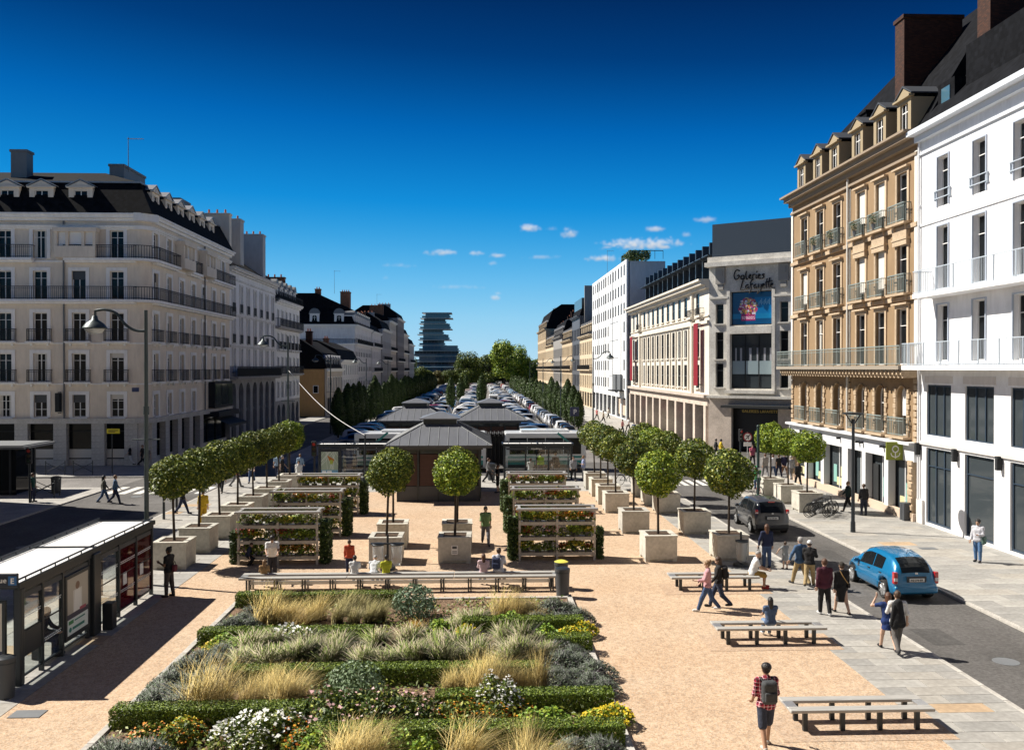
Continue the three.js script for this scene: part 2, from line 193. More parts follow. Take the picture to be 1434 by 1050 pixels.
// a tuft of bent blades
function tuft(n, h, spread, wdt, tints, seed, plume, wind = .28) { const r = rng(seed), P = [], C = [], Nn = []; for (let i = 0; i < n; i++) { const a = r() * 6.2832, lean = spread * (.2 + .8 * r()), hh = h * (.45 + .65 * r()), bx = (r() - .5) * .55 * spread, bz = (r() - .5) * .55 * spread, ca = Math.cos(a), sa = Math.sin(a), px = -sa * wdt, pz = ca * wdt, tt = tints[Math.floor(r() * tints.length)], v = .75 + .5 * r(), c = [tt[0] * v, tt[1] * v, tt[2] * v]; let prev = null; const S = 4; for (let k = 0; k <= S; k++) { const t = k / S, x = bx + (ca * lean + wind) * t * t, y = hh * (t - .22 * t * t * lean / h), z = bz + sa * lean * t * t, ww = (1 - t * .85) * (plume && k > 2 ? 3.2 : 1); const L = [x - px * ww, y, z - pz * ww], Rr = [x + px * ww, y, z + pz * ww]; const col = plume && k > 2 && i % 2 ? plume.map((q) => q * v) : c; if (prev) { P.push(...prev[0], ...prev[1], ...Rr, ...prev[0], ...Rr, ...L); for (let m = 0; m < 6; m++) { C.push(...col); Nn.push(ca * .6, .8, sa * .6); } } prev = [L, Rr]; } }
  const g = new THREE.BufferGeometry(); g.setAttribute('position', new THREE.Float32BufferAttribute(P, 3)); g.setAttribute('normal', new THREE.Float32BufferAttribute(Nn, 3)); g.setAttribute('color', new THREE.Float32BufferAttribute(C, 3)); return g; }
// a low mound of upright sprigs or leaves with optional blossoms
function mound(R, H, n, size, tints, seed, asp = .5) { return leavesFrom(n, seed, (r) => { const a = r() * 6.2832, q = Math.sqrt(r()), x = R * q * Math.cos(a), z = R * q * Math.sin(a), y = H * (1 - q * q * .75) * (.55 + .5 * r()); return [[x, Math.max(.03, y), z], [x / R, .9, z / R]]; }, size, tints, .5, asp); }
// ---------- building kit ----------
// A facade frame F = {x, z, a}: local x runs along the facade, local z points out of it
const put = (m, F, u = 0, y = 0, w = 0) => { m.position.set(F.x + u * Math.cos(F.a) + w * Math.sin(F.a), y, F.z - u * Math.sin(F.a) + w * Math.cos(F.a)); m.rotation.y = F.a; return m; };
const part = (b, F, name, gs, mat, u = 0, y = 0, w = 0) => put(obj(name, gs, mat, b), F, u, y, w);
const EAST = Math.PI / 2, WEST = -Math.PI / 2;
function holePath(x, y, w, h, arch) { const p = new THREE.Path(); p.moveTo(x - w / 2, y); p.lineTo(x + w / 2, y); if (arch) { p.lineTo(x + w / 2, y + h - w / 2); p.absarc(x, y + h - w / 2, w / 2, 0, Math.PI, false); } else { p.lineTo(x + w / 2, y + h); p.lineTo(x - w / 2, y + h); } p.lineTo(x - w / 2, y); return p; }
function wall(b, F, W, y0, y1, open, mat, depth = .35, name = 'wall') { const s = shapeOf([[0, y0], [W, y0], [W, y1], [0, y1]]); for (const o of open) s.holes.push(holePath(...o)); return part(b, F, name, EX(s, depth, -depth), mat); }
const wcache = new Map();
function winGeo(st) { const key = JSON.stringify([st.w, st.h, st.arch, st.mull, st.tr, st.sur, st.sill, st.rail, st.cut, st.fw, st.rev]); if (wcache.has(key)) return wcache.get(key);
  const { w, h } = st, f = st.fw || .07, z = -(st.rev || .2), g = {}, fr = [];
  if (st.arch) { const s = new THREE.Shape(); s.moveTo(-w / 2, 0); s.lineTo(w / 2, 0); s.lineTo(w / 2, h - w / 2); s.absarc(0, h - w / 2, w / 2, 0, Math.PI, false); s.lineTo(-w / 2, 0); s.holes.push(holePath(0, f, w - 2 * f, h - 2 * f, true)); fr.push(EX(s, .06, z - .03));
    const ps = new THREE.Shape(); ps.moveTo(-w / 2, 0); ps.lineTo(w / 2, 0); ps.lineTo(w / 2, h - w / 2); ps.absarc(0, h - w / 2, w / 2, 0, Math.PI, false); g.pane = EX(ps, .02, z - .05); }
  else { fr.push(B(-w / 2 + f / 2, h / 2, z, f, h, .06), B(w / 2 - f / 2, h / 2, z, f, h, .06), B(0, f / 2, z, w - 2 * f, f, .058), B(0, h - f / 2, z, w - 2 * f, f, .058)); g.pane = B(0, h / 2, z - .04, w - .02, h - .02, .02); }
  const mu = st.mull === undefined ? 1 : st.mull; for (let i = 1; i <= mu; i++) fr.push(B(-w / 2 + w * i / (mu + 1), h / 2, z + .003, f * .9, h - 2 * f, .06));
  for (const t of st.tr || []) fr.push(B(0, h * t, z + .006, w - 2 * f, f * .55, .045));
  g.frame = fr;
  if (st.sur) { const s = st.sur, d = .07; g.sur = st.arch ? [] : [B(-w / 2 - s / 2, h / 2, d / 2 - .005, s, h, d), B(w / 2 + s / 2, h / 2, d / 2 - .005, s, h, d), B(0, h + s / 2, d / 2 - .003, w + 2 * s, s, d)];
    if (st.arch) { const q = shapeOf([[-w / 2 - s, 0], [w / 2 + s, 0], [w / 2 + s, h + s], [-w / 2 - s, h + s]]); q.holes.push(holePath(0, -.001, w, h, true)); const P = new THREE.Shape(); P.moveTo(-w / 2 - s, 0); P.lineTo(-w / 2, 0); P.lineTo(-w / 2, h - w / 2); P.absarc(0, h - w / 2, w / 2, Math.PI, 0, true); P.lineTo(w / 2, 0); P.lineTo(w / 2 + s, 0); P.lineTo(w / 2 + s, h - w / 2); P.absarc(0, h - w / 2, w / 2 + s, 0, Math.PI, false); g.sur = [EX(P, d, -.005)]; }
    if (st.cap) g.sur.push(B(0, h + s + .05, .12, w + 2 * s + .2, .1, .24)); }
  if (st.sill) g.sill = [B(0, -.06, .04, w + .3, .12, .3)];
  if (st.rail) g.rail = railing(w + (st.rail === 2 ? .7 : .1), .95, st.rail === 2 ? .38 : .06).map((q) => q.translate(0, .02, 0));
  if (st.rail === 2) g.ledge = [B(0, -.07, .22, w + .95, .12, .46), B(-w / 2 - .1, -.24, .12, .14, .24, .2), B(w / 2 + .1, -.24, .12, .14, .24, .2)];
  for (const k in g) g[k] = join(g[k]); wcache.set(key, g); return g; }
function railing(w, h, out, step = .13) { const r = [B(0, h, out, w, .05, .05), B(0, .08, out, w, .035, .035), B(0, h - .16, out, w, .025, .025)]; const n = Math.max(2, Math.round(w / step)); for (let i = 0; i <= n; i++) r.push(B(-w / 2 + w * i / n, h / 2, out, i % Math.round(1.3 / step) === 0 ? .04 : .018, h, .02)); if (out > .1) for (const s of [-1, 1]) { r.push(B(s * w / 2, h, out / 2, .04, .04, out)); for (let i = 0; i < 3; i++) r.push(B(s * w / 2, h / 2, out * (i + .3) / 3, .018, h, .018)); } return r; }
function win(b, F, u, y, st) { const g = winGeo(st), m = put(mesh('window', g.frame, st.fm || M.white, b), F, u, y);
  mesh('pane', g.pane, st.pm || M.pane, m); if (g.sur) mesh('surround', g.sur, st.sm || M.white, m); if (g.sill) mesh('sill', g.sill, st.sm || M.white, m); if (g.rail) mesh('railing', g.rail, st.rm || M.iron, m); if (g.ledge) mesh('ledge', g.ledge, st.lm || st.sm || M.white, m);
  if (!st.blind && !st.nocurt && !st.arch && st.w > .9 && st.w < 1.5 && hash2(Math.round(u * 10), Math.round(y * 10 + F.z), 5) < .2) mesh('curtain', curtGeo(st), M.curtain, m);
  if (st.blind) mesh('blind', join(B(0, st.h * (1 - st.blind / 2), -(st.rev || .2) + .045, st.w - .04, st.h * st.blind, .02)), st.bm || M.curtain, m); return m; }
function curtGeo(st) { const k = `cu${st.w}_${st.h}_${st.rev}`; if (!wcache.has(k)) { const z = -(st.rev || .2) - .022; wcache.set(k, join([-1, 1].flatMap((s) => seq(0, 3, .07).map((t, i) => B(s * (st.w / 2 - .1 - t), st.h / 2, z + (i % 2) * .004, .066, st.h - .16, .008))))); } return wcache.get(k); }
function floorRow(b, F, us, y, st, alt) { us.forEach((u, i) => win(b, F, u, y, alt ? { ...st, ...alt(i) } : st)); return us.map((u) => [u, y, st.w, st.h, st.arch]); }
const seq = (a, n, d) => Array.from({ length: n }, (_, i) => a + i * d);
function band(b, F, W, y, h, out, mat, name = 'cornice', u0 = 0) { return part(b, F, name, [B(u0 + W / 2, y + h / 2, out / 2, W, h, out)], mat); }
function cornice(b, F, W, y, mat, s = 1, u0 = 0) { return part(b, F, 'cornice', [B(u0 + W / 2, y + .1 * s, .12 * s, W, .2 * s, .24 * s), B(u0 + W / 2, y + .3 * s, .24 * s, W, .2 * s, .48 * s), B(u0 + W / 2, y + .46 * s, .31 * s, W, .12 * s, .62 * s)], mat); }
function balcony(b, F, u0, u1, y, mat, rm, out = .8, h = 1) { const W = u1 - u0; const s = part(b, F, 'balcony', [B(W / 2, -.1, out / 2, W, .2, out), B(W / 2, -.27, out / 2 - .12, W, .14, out - .25)], mat, u0, y); mesh('railing', join(railing(W, h, out - .06, .15).map((g) => g.translate(W / 2, .02, 0))), rm, s); return s; }
// truncated hip: footprint x0..x1, z0..z1 (scene z), rising from y0 to y1 and drawing in by i (or [x-, x+, z-, z+])
function frust(x0, x1, z0, z1, y0, y1, i, top = true) { const [a, c, d, e] = Array.isArray(i) ? i : [i, i, i, i]; const p = [[x0, y0, z0], [x1, y0, z0], [x1, y0, z1], [x0, y0, z1]], q = [[x0 + a, y1, z0 + d], [x1 - c, y1, z0 + d], [x1 - c, y1, z1 - e], [x0 + a, y1, z1 - e]]; const f = []; for (let k = 0; k < 4; k++) { const n = (k + 1) % 4; f.push([p[n], p[k], q[k], q[n]]); } if (top) f.push([q[3], q[2], q[1], q[0]].map((v) => v)); f.push([p[0], p[1], p[2], p[3]]); return quadGeo(f); }
function dormer(b, F, u, y, o = {}) { const w = o.w || 1.5, h = o.h || 2.1, d = o.d || 2.2, out = o.out === undefined ? -.25 : o.out, ww = o.ww || w * .56, wh = o.wh || h * .76, P = o.round ? .01 : .5;
  const s = shapeOf([[-w / 2, 0], [w / 2, 0], [w / 2, h], [-w / 2, h]]); s.holes.push(holePath(0, .25, ww, wh, o.round));
  const m = part(b, F, 'dormer', [EX(s, .2, -.2), B(-w / 2 + .06, h / 2, -d / 2 - .1, .12, h, d - .2), B(w / 2 - .06, h / 2, -d / 2 - .1, .12, h, d - .2), B(0, h + .05, .04, w + .3, .1, .3)].concat(o.round ? [] : [EX([[-w / 2 - .1, 0], [w / 2 + .1, 0], [0, P]], .14, -.1).translate(0, h + .1, 0)]), o.mat || M.white, u, y, out);
  if (o.round) { obj('dormer_roof', [EX((() => { const q = new THREE.Shape(); q.absarc(0, 0, w / 2 + .12, 0, Math.PI, false); return q; })(), d, -d + .1).translate(0, h + .1, 0)], M.lead, m); }
  else obj('dormer_roof', [EX([[-w / 2 - .22, 0], [-w / 2 - .22, .07], [0, P + .13], [w / 2 + .22, .07], [w / 2 + .22, 0], [0, P + .03]], d + .1, -d).translate(0, h + .12, 0)], o.rm || M.zinc, m);
  obj('pane', [B(0, .25 + wh / 2, -.15, ww, wh, .02)], M.pane, m); obj('window_frame', [B(0, .25 + wh / 2, -.12, .06, wh, .04), B(-ww / 2 + .03, .25 + wh / 2, -.12, .06, wh, .04), B(ww / 2 - .03, .25 + wh / 2, -.12, .06, wh, .04), B(0, .28, -.12, ww, .06, .035), B(0, .25 + wh * .7, -.12, ww, .05, .035)], M.white, m); return m; }
function chimney(b, x, y, z, w, d, h, mat, pots = 0, along = 'x') { const m = obj('chimney', [B(0, h / 2, 0, w, h, d), B(0, h - .12, 0, w + .16, .2, d + .16)], mat, b); m.position.set(x, y, z); for (let i = 0; i < pots; i++) { const t = (i + .5) / pots - .5; const p = obj('chimney_pot', [CY([0, 0, 0], [0, .45, 0], .13, .1, 8)], M.pot, m); p.position.set(along === 'x' ? t * (w - .2) : 0, h - .02, along === 'x' ? 0 : t * (d - .2)); } return m; }
function antenna(x, y, z, h = 2.4, label = 'thin metal aerial on a roof', turn = 0) { const a = thing('roof_aerial', label, 'aerial', x, y, z, turn, 'roof aerials'); obj('mast', [CY([0, 0, 0], [0, h, 0], .035, .025, 6)], M.lead, a); obj('crossbar', [CY([-.1, h - .15, 0], [1.3, h - .15, 0], .025, .02, 5), ...seq(.1, 6, .22).map((t) => CY([t, h - .15, -.3], [t, h - .15, .3], .014, .014, 4))], M.lead, a); return a; }

// ---------- east row: beige corner house with two street fronts ----------
{
  const wallM = std([.83, .725, .60], .9, { map: T.plaster }), trim = std([.93, .91, .89], .8, { map: T.plaster }), stoneM = std([.60, .60, .61], .85, bump(T.stone, .004));
  const X1 = -26.5, Z0 = -74.5, W1 = 21, W2 = 24.2, c = .9;
  const b = thing('corner_building', 'beige six storey corner house with white window surrounds and black iron balconies', 'building');
  const FS = { x: X1 - W1, z: Z0, a: 0 }, FE = { x: X1, z: Z0, a: EAST };
  obj('core', [B(X1 - W1 / 2 - .5, 10, Z0 - W2 / 2 - .2, W1 - 1, 19.8, W2 - .6)], M.black, b).position.set(-.02, 0, -.3);
  const us = [-37.8, -35, -31.95, -28.95].map((x) => x - FS.x), usF = [us[0] - 3, us[0] - 6, ...us], ue = seq(1.75, 7, 3.3);
  const win1 = { w: 1.05, h: 1.8, sur: .28, tr: [.35, .72], sm: trim, sill: 1 }, win2 = { w: 1.1, h: 2.3, sur: .28, tr: [.75], sm: trim, rail: 2 }, win4 = { w: 1.1, h: 2.3, sur: .28, tr: [.75], sm: trim }, win5 = { ...win4, h: 2.25 };
  const open = [[], []];
  [[FS, usF], [FE, ue]].forEach(([F, u], k) => {
    const bl = (i) => (i % 3 !== 2 && k === 0 ? { blind: .35, bm: M.charcoal } : i % 2 ? { blind: .2 } : {});
    open[k].push(...floorRow(b, F, k ? u.slice(0, 4) : u, 3.9, win1, bl), ...floorRow(b, F, u, 6.72, win2, (i) => (i % 4 === 1 ? { blind: .16 } : {})), ...floorRow(b, F, u, 9.98, win2, (i) => (i % 5 === 1 ? { blind: .25 } : {})), ...floorRow(b, F, u, 13.32, win4, (i) => (i % 4 === 0 ? { blind: .3, bm: M.charcoal } : {})));
    const skip = k ? [2, 4] : [1, 4]; open[k].push(...floorRow(b, F, u.filter((_, i) => !skip.includes(i)), 16.62, win5));
    const W = k ? W2 : W1; wall(b, F, k ? W - c : W - c, 3.7, 19.6, open[k].map((o) => (k ? [o[0] - c, ...o.slice(1)] : o)), wallM).translateX(k ? c : 0);
    band(b, F, W - c, 6.5, .12, .06, trim, 'string_course', k ? c : 0); band(b, F, W - c, 9.76, .12, .06, trim, 'string_course', k ? c : 0);
    part(b, F, 'shop_fascia', [B((W - c) / 2, 3.58, .05, W - c, .36, .5), B((W - c) / 2, 3.78, .1, W - c, .06, .66)], stoneM, k ? c : 0);
    balcony(b, F, k ? c : 0, k ? W : W - c, 13.3, trim, M.iron, .75);
    for (const [a, e] of k ? [[c, 6.2], [9.6, 12.6], [16.2, W]] : [[0, 5], [8.2, 12.1], [14.6, W - c]]) balcony(b, F, a, e, 16.6, trim, M.iron, .7);
    band(b, F, W - c, 16.3, .14, .08, trim, 'string_course', k ? c : 0); cornice(b, F, W - c, 18.95, trim, .55, k ? c : 0); cornice(b, F, W - c, 19.6, trim, 1.1, k ? c : 0);
    // enclosed loggias on the top storey
    for (const q of skip) { const s = b && part(b, F, 'loggia', [B(0, .45, .4, 3.2, .9, .8), B(0, 2.2, .42, 3.4, .34, .9), ...[-1.5, -.62, .62, 1.5].map((t) => B(t, 1.5, .4, .22, 1.3, .7))], wallM, u[q], 16.62); obj('shutter', [B(-1.05, 1.46, .5, .62, 1.2, .04), B(0, 1.46, .52, 1.0, 1.2, .04), B(1.05, 1.46, .5, .62, 1.2, .04)], q % 4 === 0 || k ? M.white : M.pane, s); }
    for (const t of k ? [15] : [14.4]) part(b, F, 'downpipe', [CY([0, 3.8, .12], [0, 19.6, .12], .07, .07, 8)], M.lead, t);
    // ground floor piers and shop windows
    const piers = k ? seq(.2, 5, 3.2) : usF.map((x) => x - 1.5).concat([W - 1.35]);
    piers.sort((a, e) => a - e); piers.forEach((p, i) => { const pr = part(b, F, 'shop_pier', [B(0, 1.7, -.15, 1.0, 3.4, .5)], M.joint, p + (k ? .9 : 0)); for (let r = 0; r < 7; r++) mesh('ashlar_block', winGeoBlock(1.03, .47), stoneM, pr).position.set(0, .245 + r * .487, -.15); });
    part(b, F, 'shop_glazing', [B((W - c) / 2, 1.9, -.5, W - c, 3.2, .04)], M.pane, k ? c : 0); part(b, F, 'shop_plinth', [B((W - c) / 2, .25, -.45, W - c, .5, .2)], stoneM, k ? c : 0);
    part(b, F, 'shop_transom', [B((W - c) / 2, 2.75, -.42, W - c, .1, .1), ...seq(1.6, Math.floor(W / 3), 3).map((x) => B(x, 1.6, -.42, .07, 2.3, .08))], M.iron, k ? c : 0);
    if (!k) for (const x of usF) part(b, F, 'window_display', [B(x, .95, -.46, 2.0, .7, .04)], M.curtain, 0);
  });
  part(b, FE, 'shop_front', [B(0, 5.2, .3, 6.4, 2.6, .7), B(0, 3.3, .5, 7.4, .5, 1.4)], M.iron, 19.6); part(b, FE, 'shop_front_glass', [-2.2, 0, 2.2].map((t) => B(t, 5.2, .67, 1.9, 2.1, .02)), M.paneGrey, 19.6); part(b, FE, 'awning', [quadGeo([[[-3.2, 2.9, .5], [3.2, 2.9, .5], [3.2, 2.3, 2.1], [-3.2, 2.3, 2.1]].reverse(), [[-3.2, 2.3, 2.1], [3.2, 2.3, 2.1], [3.2, 2.05, 2.1], [-3.2, 2.05, 2.1]]])], M.black, 19.6);
  part(b, FS, 'street_name_plate', [B(0, 6.1, .03, .55, .34, .04)], std([.02, .04, .13], .5), 20.0);
  // rounded corner
  const q = new THREE.Shape(); q.moveTo(0, 0); q.absarc(0, 0, c, 0, Math.PI / 2, false); q.lineTo(0, 0); const cg = (y0, y1, out, mt, nm) => { const s = new THREE.Shape(); s.moveTo(0, 0); s.absarc(0, 0, c + out, 0, Math.PI / 2, false); s.lineTo(0, 0); const m = obj(nm, [new THREE.ExtrudeGeometry(s, { depth: y1 - y0, bevelEnabled: false, curveSegments: 8 }).rotateX(-Math.PI / 2).rotateY(-Math.PI / 2)], mt, b); m.position.set(X1 - c, y0, Z0 - c); return m; };
  cg(3.7, 19.6, 0, wallM, 'corner_wall'); cg(0, 3.4, -.05, stoneM, 'corner_pier'); cg(3.4, 3.8, .42, stoneM, 'shop_fascia'); cg(6.5, 6.62, .06, trim, 'string_course'); cg(9.76, 9.88, .06, trim, 'string_course'); cg(13.1, 13.3, .75, trim, 'balcony'); cg(16.4, 16.6, .7, trim, 'balcony'); cg(19.6, 20.22, .6, trim, 'cornice'); cg(18.95, 19.25, .3, trim, 'cornice');
  for (const y of [13.3, 16.6]) { const rr = []; for (let i = 0; i <= 12; i++) { const t = i / 12 * Math.PI / 2; rr.push(B((c + .68) * Math.cos(t), .5, (c + .68) * Math.sin(t), .03, 1, .03)); } for (let i = 0; i < 12; i++) { const t0 = i / 12 * Math.PI / 2, t1 = (i + 1) / 12 * Math.PI / 2, r = c + .68; for (const h of [1.02, .1]) rr.push(CY([r * Math.cos(t0), h, r * Math.sin(t0)], [r * Math.cos(t1), h, r * Math.sin(t1)], .027, .027, 5)); } obj('corner_railing', rr, M.iron, b).position.set(X1 - c, y, Z0 - c); }
  // mansard with dormers
  const rz = Z0 - W2; obj('mansard', [frust(X1 - W1, X1 + .5, rz, Z0 + .5, 20.2, 22.9, [0, 1.5, 0, 1.5])], M.slate, b); obj('roof', [frust(X1 - W1, X1 - .9, rz, Z0 - .9, 22.88, 24.6, [0, 4.6, 0, 4.6])], M.slate, b); obj('roof_ridge', [B(X1 - W1 / 2 - .4, 22.92, Z0 - .95, W1 - 1.2, .12, .14), B(X1 - .95, 22.92, Z0 - W2 / 2 - .2, .14, .12, W2 - 1.2)], M.zinc, b);
  for (const t of [us[0], us[1] - .1, us[2] - .05, us[0] - 3, us[0] - 6]) dormer(b, FS, t + .1, 20.25, { w: 1.9, h: 2.05, mat: wallM }); for (const t of [2.6, 5.8, 9, 12.2, 15.4, 18.6]) dormer(b, FE, t, 20.25, { w: 1.7, h: 2.05, mat: wallM });
  chimney(b, X1 - 4.2, 22.6, Z0 - 7, 1.2, 5, 2.6, M.lead); chimney(b, X1 - 3, 22.5, Z0 - 17, 1.2, 3, 1.9, M.lead); chimney(b, X1 - 1.4, 19.8, Z0 - 24.6, 2.8, .8, 4.6, wallM, 3); chimney(b, X1 - 11.6, 22.9, Z0 - 3.5, 1.3, 1.1, 3.1, M.lead);
  antenna(X1 - 3.4, 24.6, Z0 - 5, 3, 'thin metal aerial on the roof of the beige corner house');
  const sg = thing('shop_sign', 'narrow dark vertical shop sign on a bracket on the beige corner house', 'sign', -33.4, 4.1, Z0 + .45); obj('sign_board', [RB(0, 1, 0, .34, 1.5, .5, .03)], M.iron, sg); obj('bracket', [B(0, 1.8, -.2, .05, .06, .5), B(0, .15, -.2, .05, .06, .5)], M.iron, sg);
}
function winGeoBlock(w, h) { const k = 'blk' + w + h; if (!wcache.has(k)) wcache.set(k, join(RB(0, 0, 0, w, h, .53, .015, 1))); return wcache.get(k); }

// ---------- the white stone house with shuttered bays ----------
{
  const wm = std([.84, .83, .83], .9, { map: T.plaster }), tm = std([.74, .73, .73], .9, { map: T.stone }), gm = std([.36, .36, .38], .9, bump(T.stone, .004));
  const b = thing('terrace_house', 'white stone house with three rows of pale shutters above a grey arcade', 'building'); const F = { x: -26.5, z: -98.7, a: EAST }, W = 22;
  obj('core', [B(-33, 9.3, -98.7 - W / 2, 12.2, 18.5, W - .2)], M.black, b);
  const us = seq(1.6, 7, 3.14), st = { w: 1.15, h: 2.9, sur: .22, sm: tm, mull: 1, pm: tm, fm: wm, tr: [.33, .66], sill: 1, rev: .12 };
  let o = []; for (const [y, h] of [[7.5, 2.5], [10.6, 2.9], [14.0, 2.9]]) { us.forEach((u) => { const m = win(b, F, u, y, { ...st, h }); if (y > 8) obj('window_guard', [B(0, .48, .07, 1.2, .96, .06)], M.iron, m); }); o.push(...us.map((u) => [u, y, st.w, h])); }
  wall(b, F, W, 6.9, 18.3, o, wm); for (const y of [10.1, 13.5]) band(b, F, W, y, .25, .12, tm, 'string_course'); cornice(b, F, W, 18.2, tm, 1.1); band(b, F, W, 17.4, .2, .1, tm, 'string_course');
  const ar = us.map((u) => [u, .1, 1.9, 6.1, 1]); wall(b, F, W, 0, 6.9, ar, gm, .6, 'arcade_wall'); part(b, F, 'arcade_glazing', [B(W / 2, 3.2, -.55, W, 6.4, .04)], M.pane); part(b, F, 'arcade_bands', us.map((u) => [B(u, 3.1, -.45, 1.9, .35, .2), B(u, 2.1, -.44, .08, 2, .1)]), M.lead);
  part(b, F, 'shop_placard', us.slice(1, 6).map((u) => B(u, 3.9, -.4, 1.0, .8, .06)), M.curtain);
  balcony(b, F, 0, W, 6.9, gm, M.iron, .9, 1.1); part(b, F, 'balcony_panel', [B(W / 2, 7.4, .8, W, .85, .03)], M.iron);
  obj('roof', [frust(-39, -26.1, -98.7 - W, -98.7, 18.7, 22.4, [5, 5.4, .05, .05])], M.slate, b);
  chimney(b, -30, 19.5, -98.7 - 6.2, 6.5, 1.5, 5.2, std([.46, .46, .46], .95, { map: T.plaster }), 8); chimney(b, -30, 19.3, -98.7 - 18, 6, 1.5, 5.4, std([.44, .44, .45], .95, { map: T.plaster }), 7);
}
{
  const wm = std([.84, .83, .82], .9, { map: T.plaster }), gm = std([.42, .41, .41], .9, { map: T.stone });
  const b = thing('terrace_house', 'white house with iron balconies and arched dormers beside the shuttered stone house', 'building'); const F = { x: -26.5, z: -120.75, a: EAST }, W = 16.2;
  obj('core', [B(-33, 8.5, -120.75 - W / 2, 12.2, 17, W - .2)], M.black, b); const us = seq(1.6, 6, 2.6), st = { w: 1.0, h: 2.1, sur: .14, sm: wm, tr: [.7], pm: M.paneGrey };
  const o = []; for (const y of [3.9, 7.2, 10.4, 13.5]) o.push(...floorRow(b, F, us, y, y > 8 && y < 13 ? { ...st, rail: 2 } : st)); wall(b, F, W, 3.5, 16.6, o, wm); for (const y of [7.1, 13.4]) balcony(b, F, 0, W, y, gm, M.iron, .7); cornice(b, F, W, 16.4, wm, 1); balcony(b, F, 0, W, 17.0, gm, M.iron, .6, .9);
  wall(b, F, W, 0, 3.5, seq(2, 5, 3.1).map((u) => [u, .1, 2.1, 2.9, 1]), gm, .5, 'shop_wall'); part(b, F, 'shop_glazing', [B(W / 2, 1.7, -.45, W, 3.3, .04)], M.pane);
  obj('mansard', [frust(-39, -26.4, -120.75 - W, -120.75, 17, 20, [1, 1.4, .05, .05])], M.slate, b); for (const u of seq(2, 5, 3)) dormer(b, F, u, 17.05, { w: 1.5, h: 1.7, round: 1, mat: wm });
  chimney(b, -30, 19.8, -120.75 - W + .6, 3, .8, 1.5, M.brick, 3);
}
// generic street house: rows of windows, cornice, roof
function house(name, label, F, W, D, o) {
  const b = thing(name, label, 'building'); const dx = Math.sin(F.a), dz = Math.cos(F.a), ux = Math.cos(F.a), uz = -Math.sin(F.a); const { H, wm, tm = M.white, rows, n, st, sh = 3.6, gm = wm } = o;
  const cx = F.x + ux * W / 2 - dx * D / 2, cz = F.z + uz * W / 2 - dz * D / 2, along = Math.abs(ux) > .5; const bw = along ? W : D, bd = along ? D : W;
  obj('core', [B(cx - dx * .2, (H - .1) / 2, cz - dz * .2, bw - (along ? .04 : .45), H - .1, bd - (along ? .45 : .04))], o.side || wm, b);
  const us = seq(W / n / 2, n, W / n), op = []; for (const y of rows) op.push(...floorRow(b, F, us, y, st, o.alt)); wall(b, F, W, sh, H, op, wm);
  const ns = o.ns || Math.max(2, Math.round(W / 4)); wall(b, F, W, 0, sh, seq(W / ns / 2, ns, W / ns).map((u) => [u, .12, W / ns * .72, sh - .75]), gm, .3, 'shop_wall'); part(b, F, 'shop_glazing', [B(W / 2, sh / 2, -.26, W - .1, sh - .2, .03)], M.pane);
  if (o.bands) for (const y of o.bands) band(b, F, W, y, .18, .12, tm, 'string_course'); if (o.balc) for (const y of o.balc) balcony(b, F, .2, W - .2, y, tm, M.iron, .6, .9);
  if (o.corn !== 0) cornice(b, F, W, H - .5, tm, o.corn || 1);
  if (o.roof) { const [h1, in1, h2, in2] = o.roof, x0 = cx - bw / 2, x1 = cx + bw / 2, z0 = cz - bd / 2, z1 = cz + bd / 2, e = .02, fx = dx > .5 ? 1 : 0, bx = dx < -.5 ? 1 : 0, fz = dz > .5 ? 1 : 0; const ins = (k) => along ? [e, e, e, k] : (fx ? [e, k, e, o.hip ? k : e] : [k, e, e, o.hip ? k : e]); obj('mansard', [frust(x0, x1, z0, z1, H + .02, H + h1, ins(in1))], o.rm || M.slate, b); if (h2) { const i1 = ins(in1); obj('roof', [frust(x0 + i1[0], x1 - i1[1], z0 + i1[2], z1 - i1[3], H + h1 - .02, H + h1 + h2, along ? [in2, in2, in2, in2] : [in2, in2, .3, .3])], o.rm || M.slate, b); } }
  if (o.dorm) for (const u of us) if (!o.dskip || !o.dskip(u)) dormer(b, F, u, H + .05, o.dorm); return b;
}
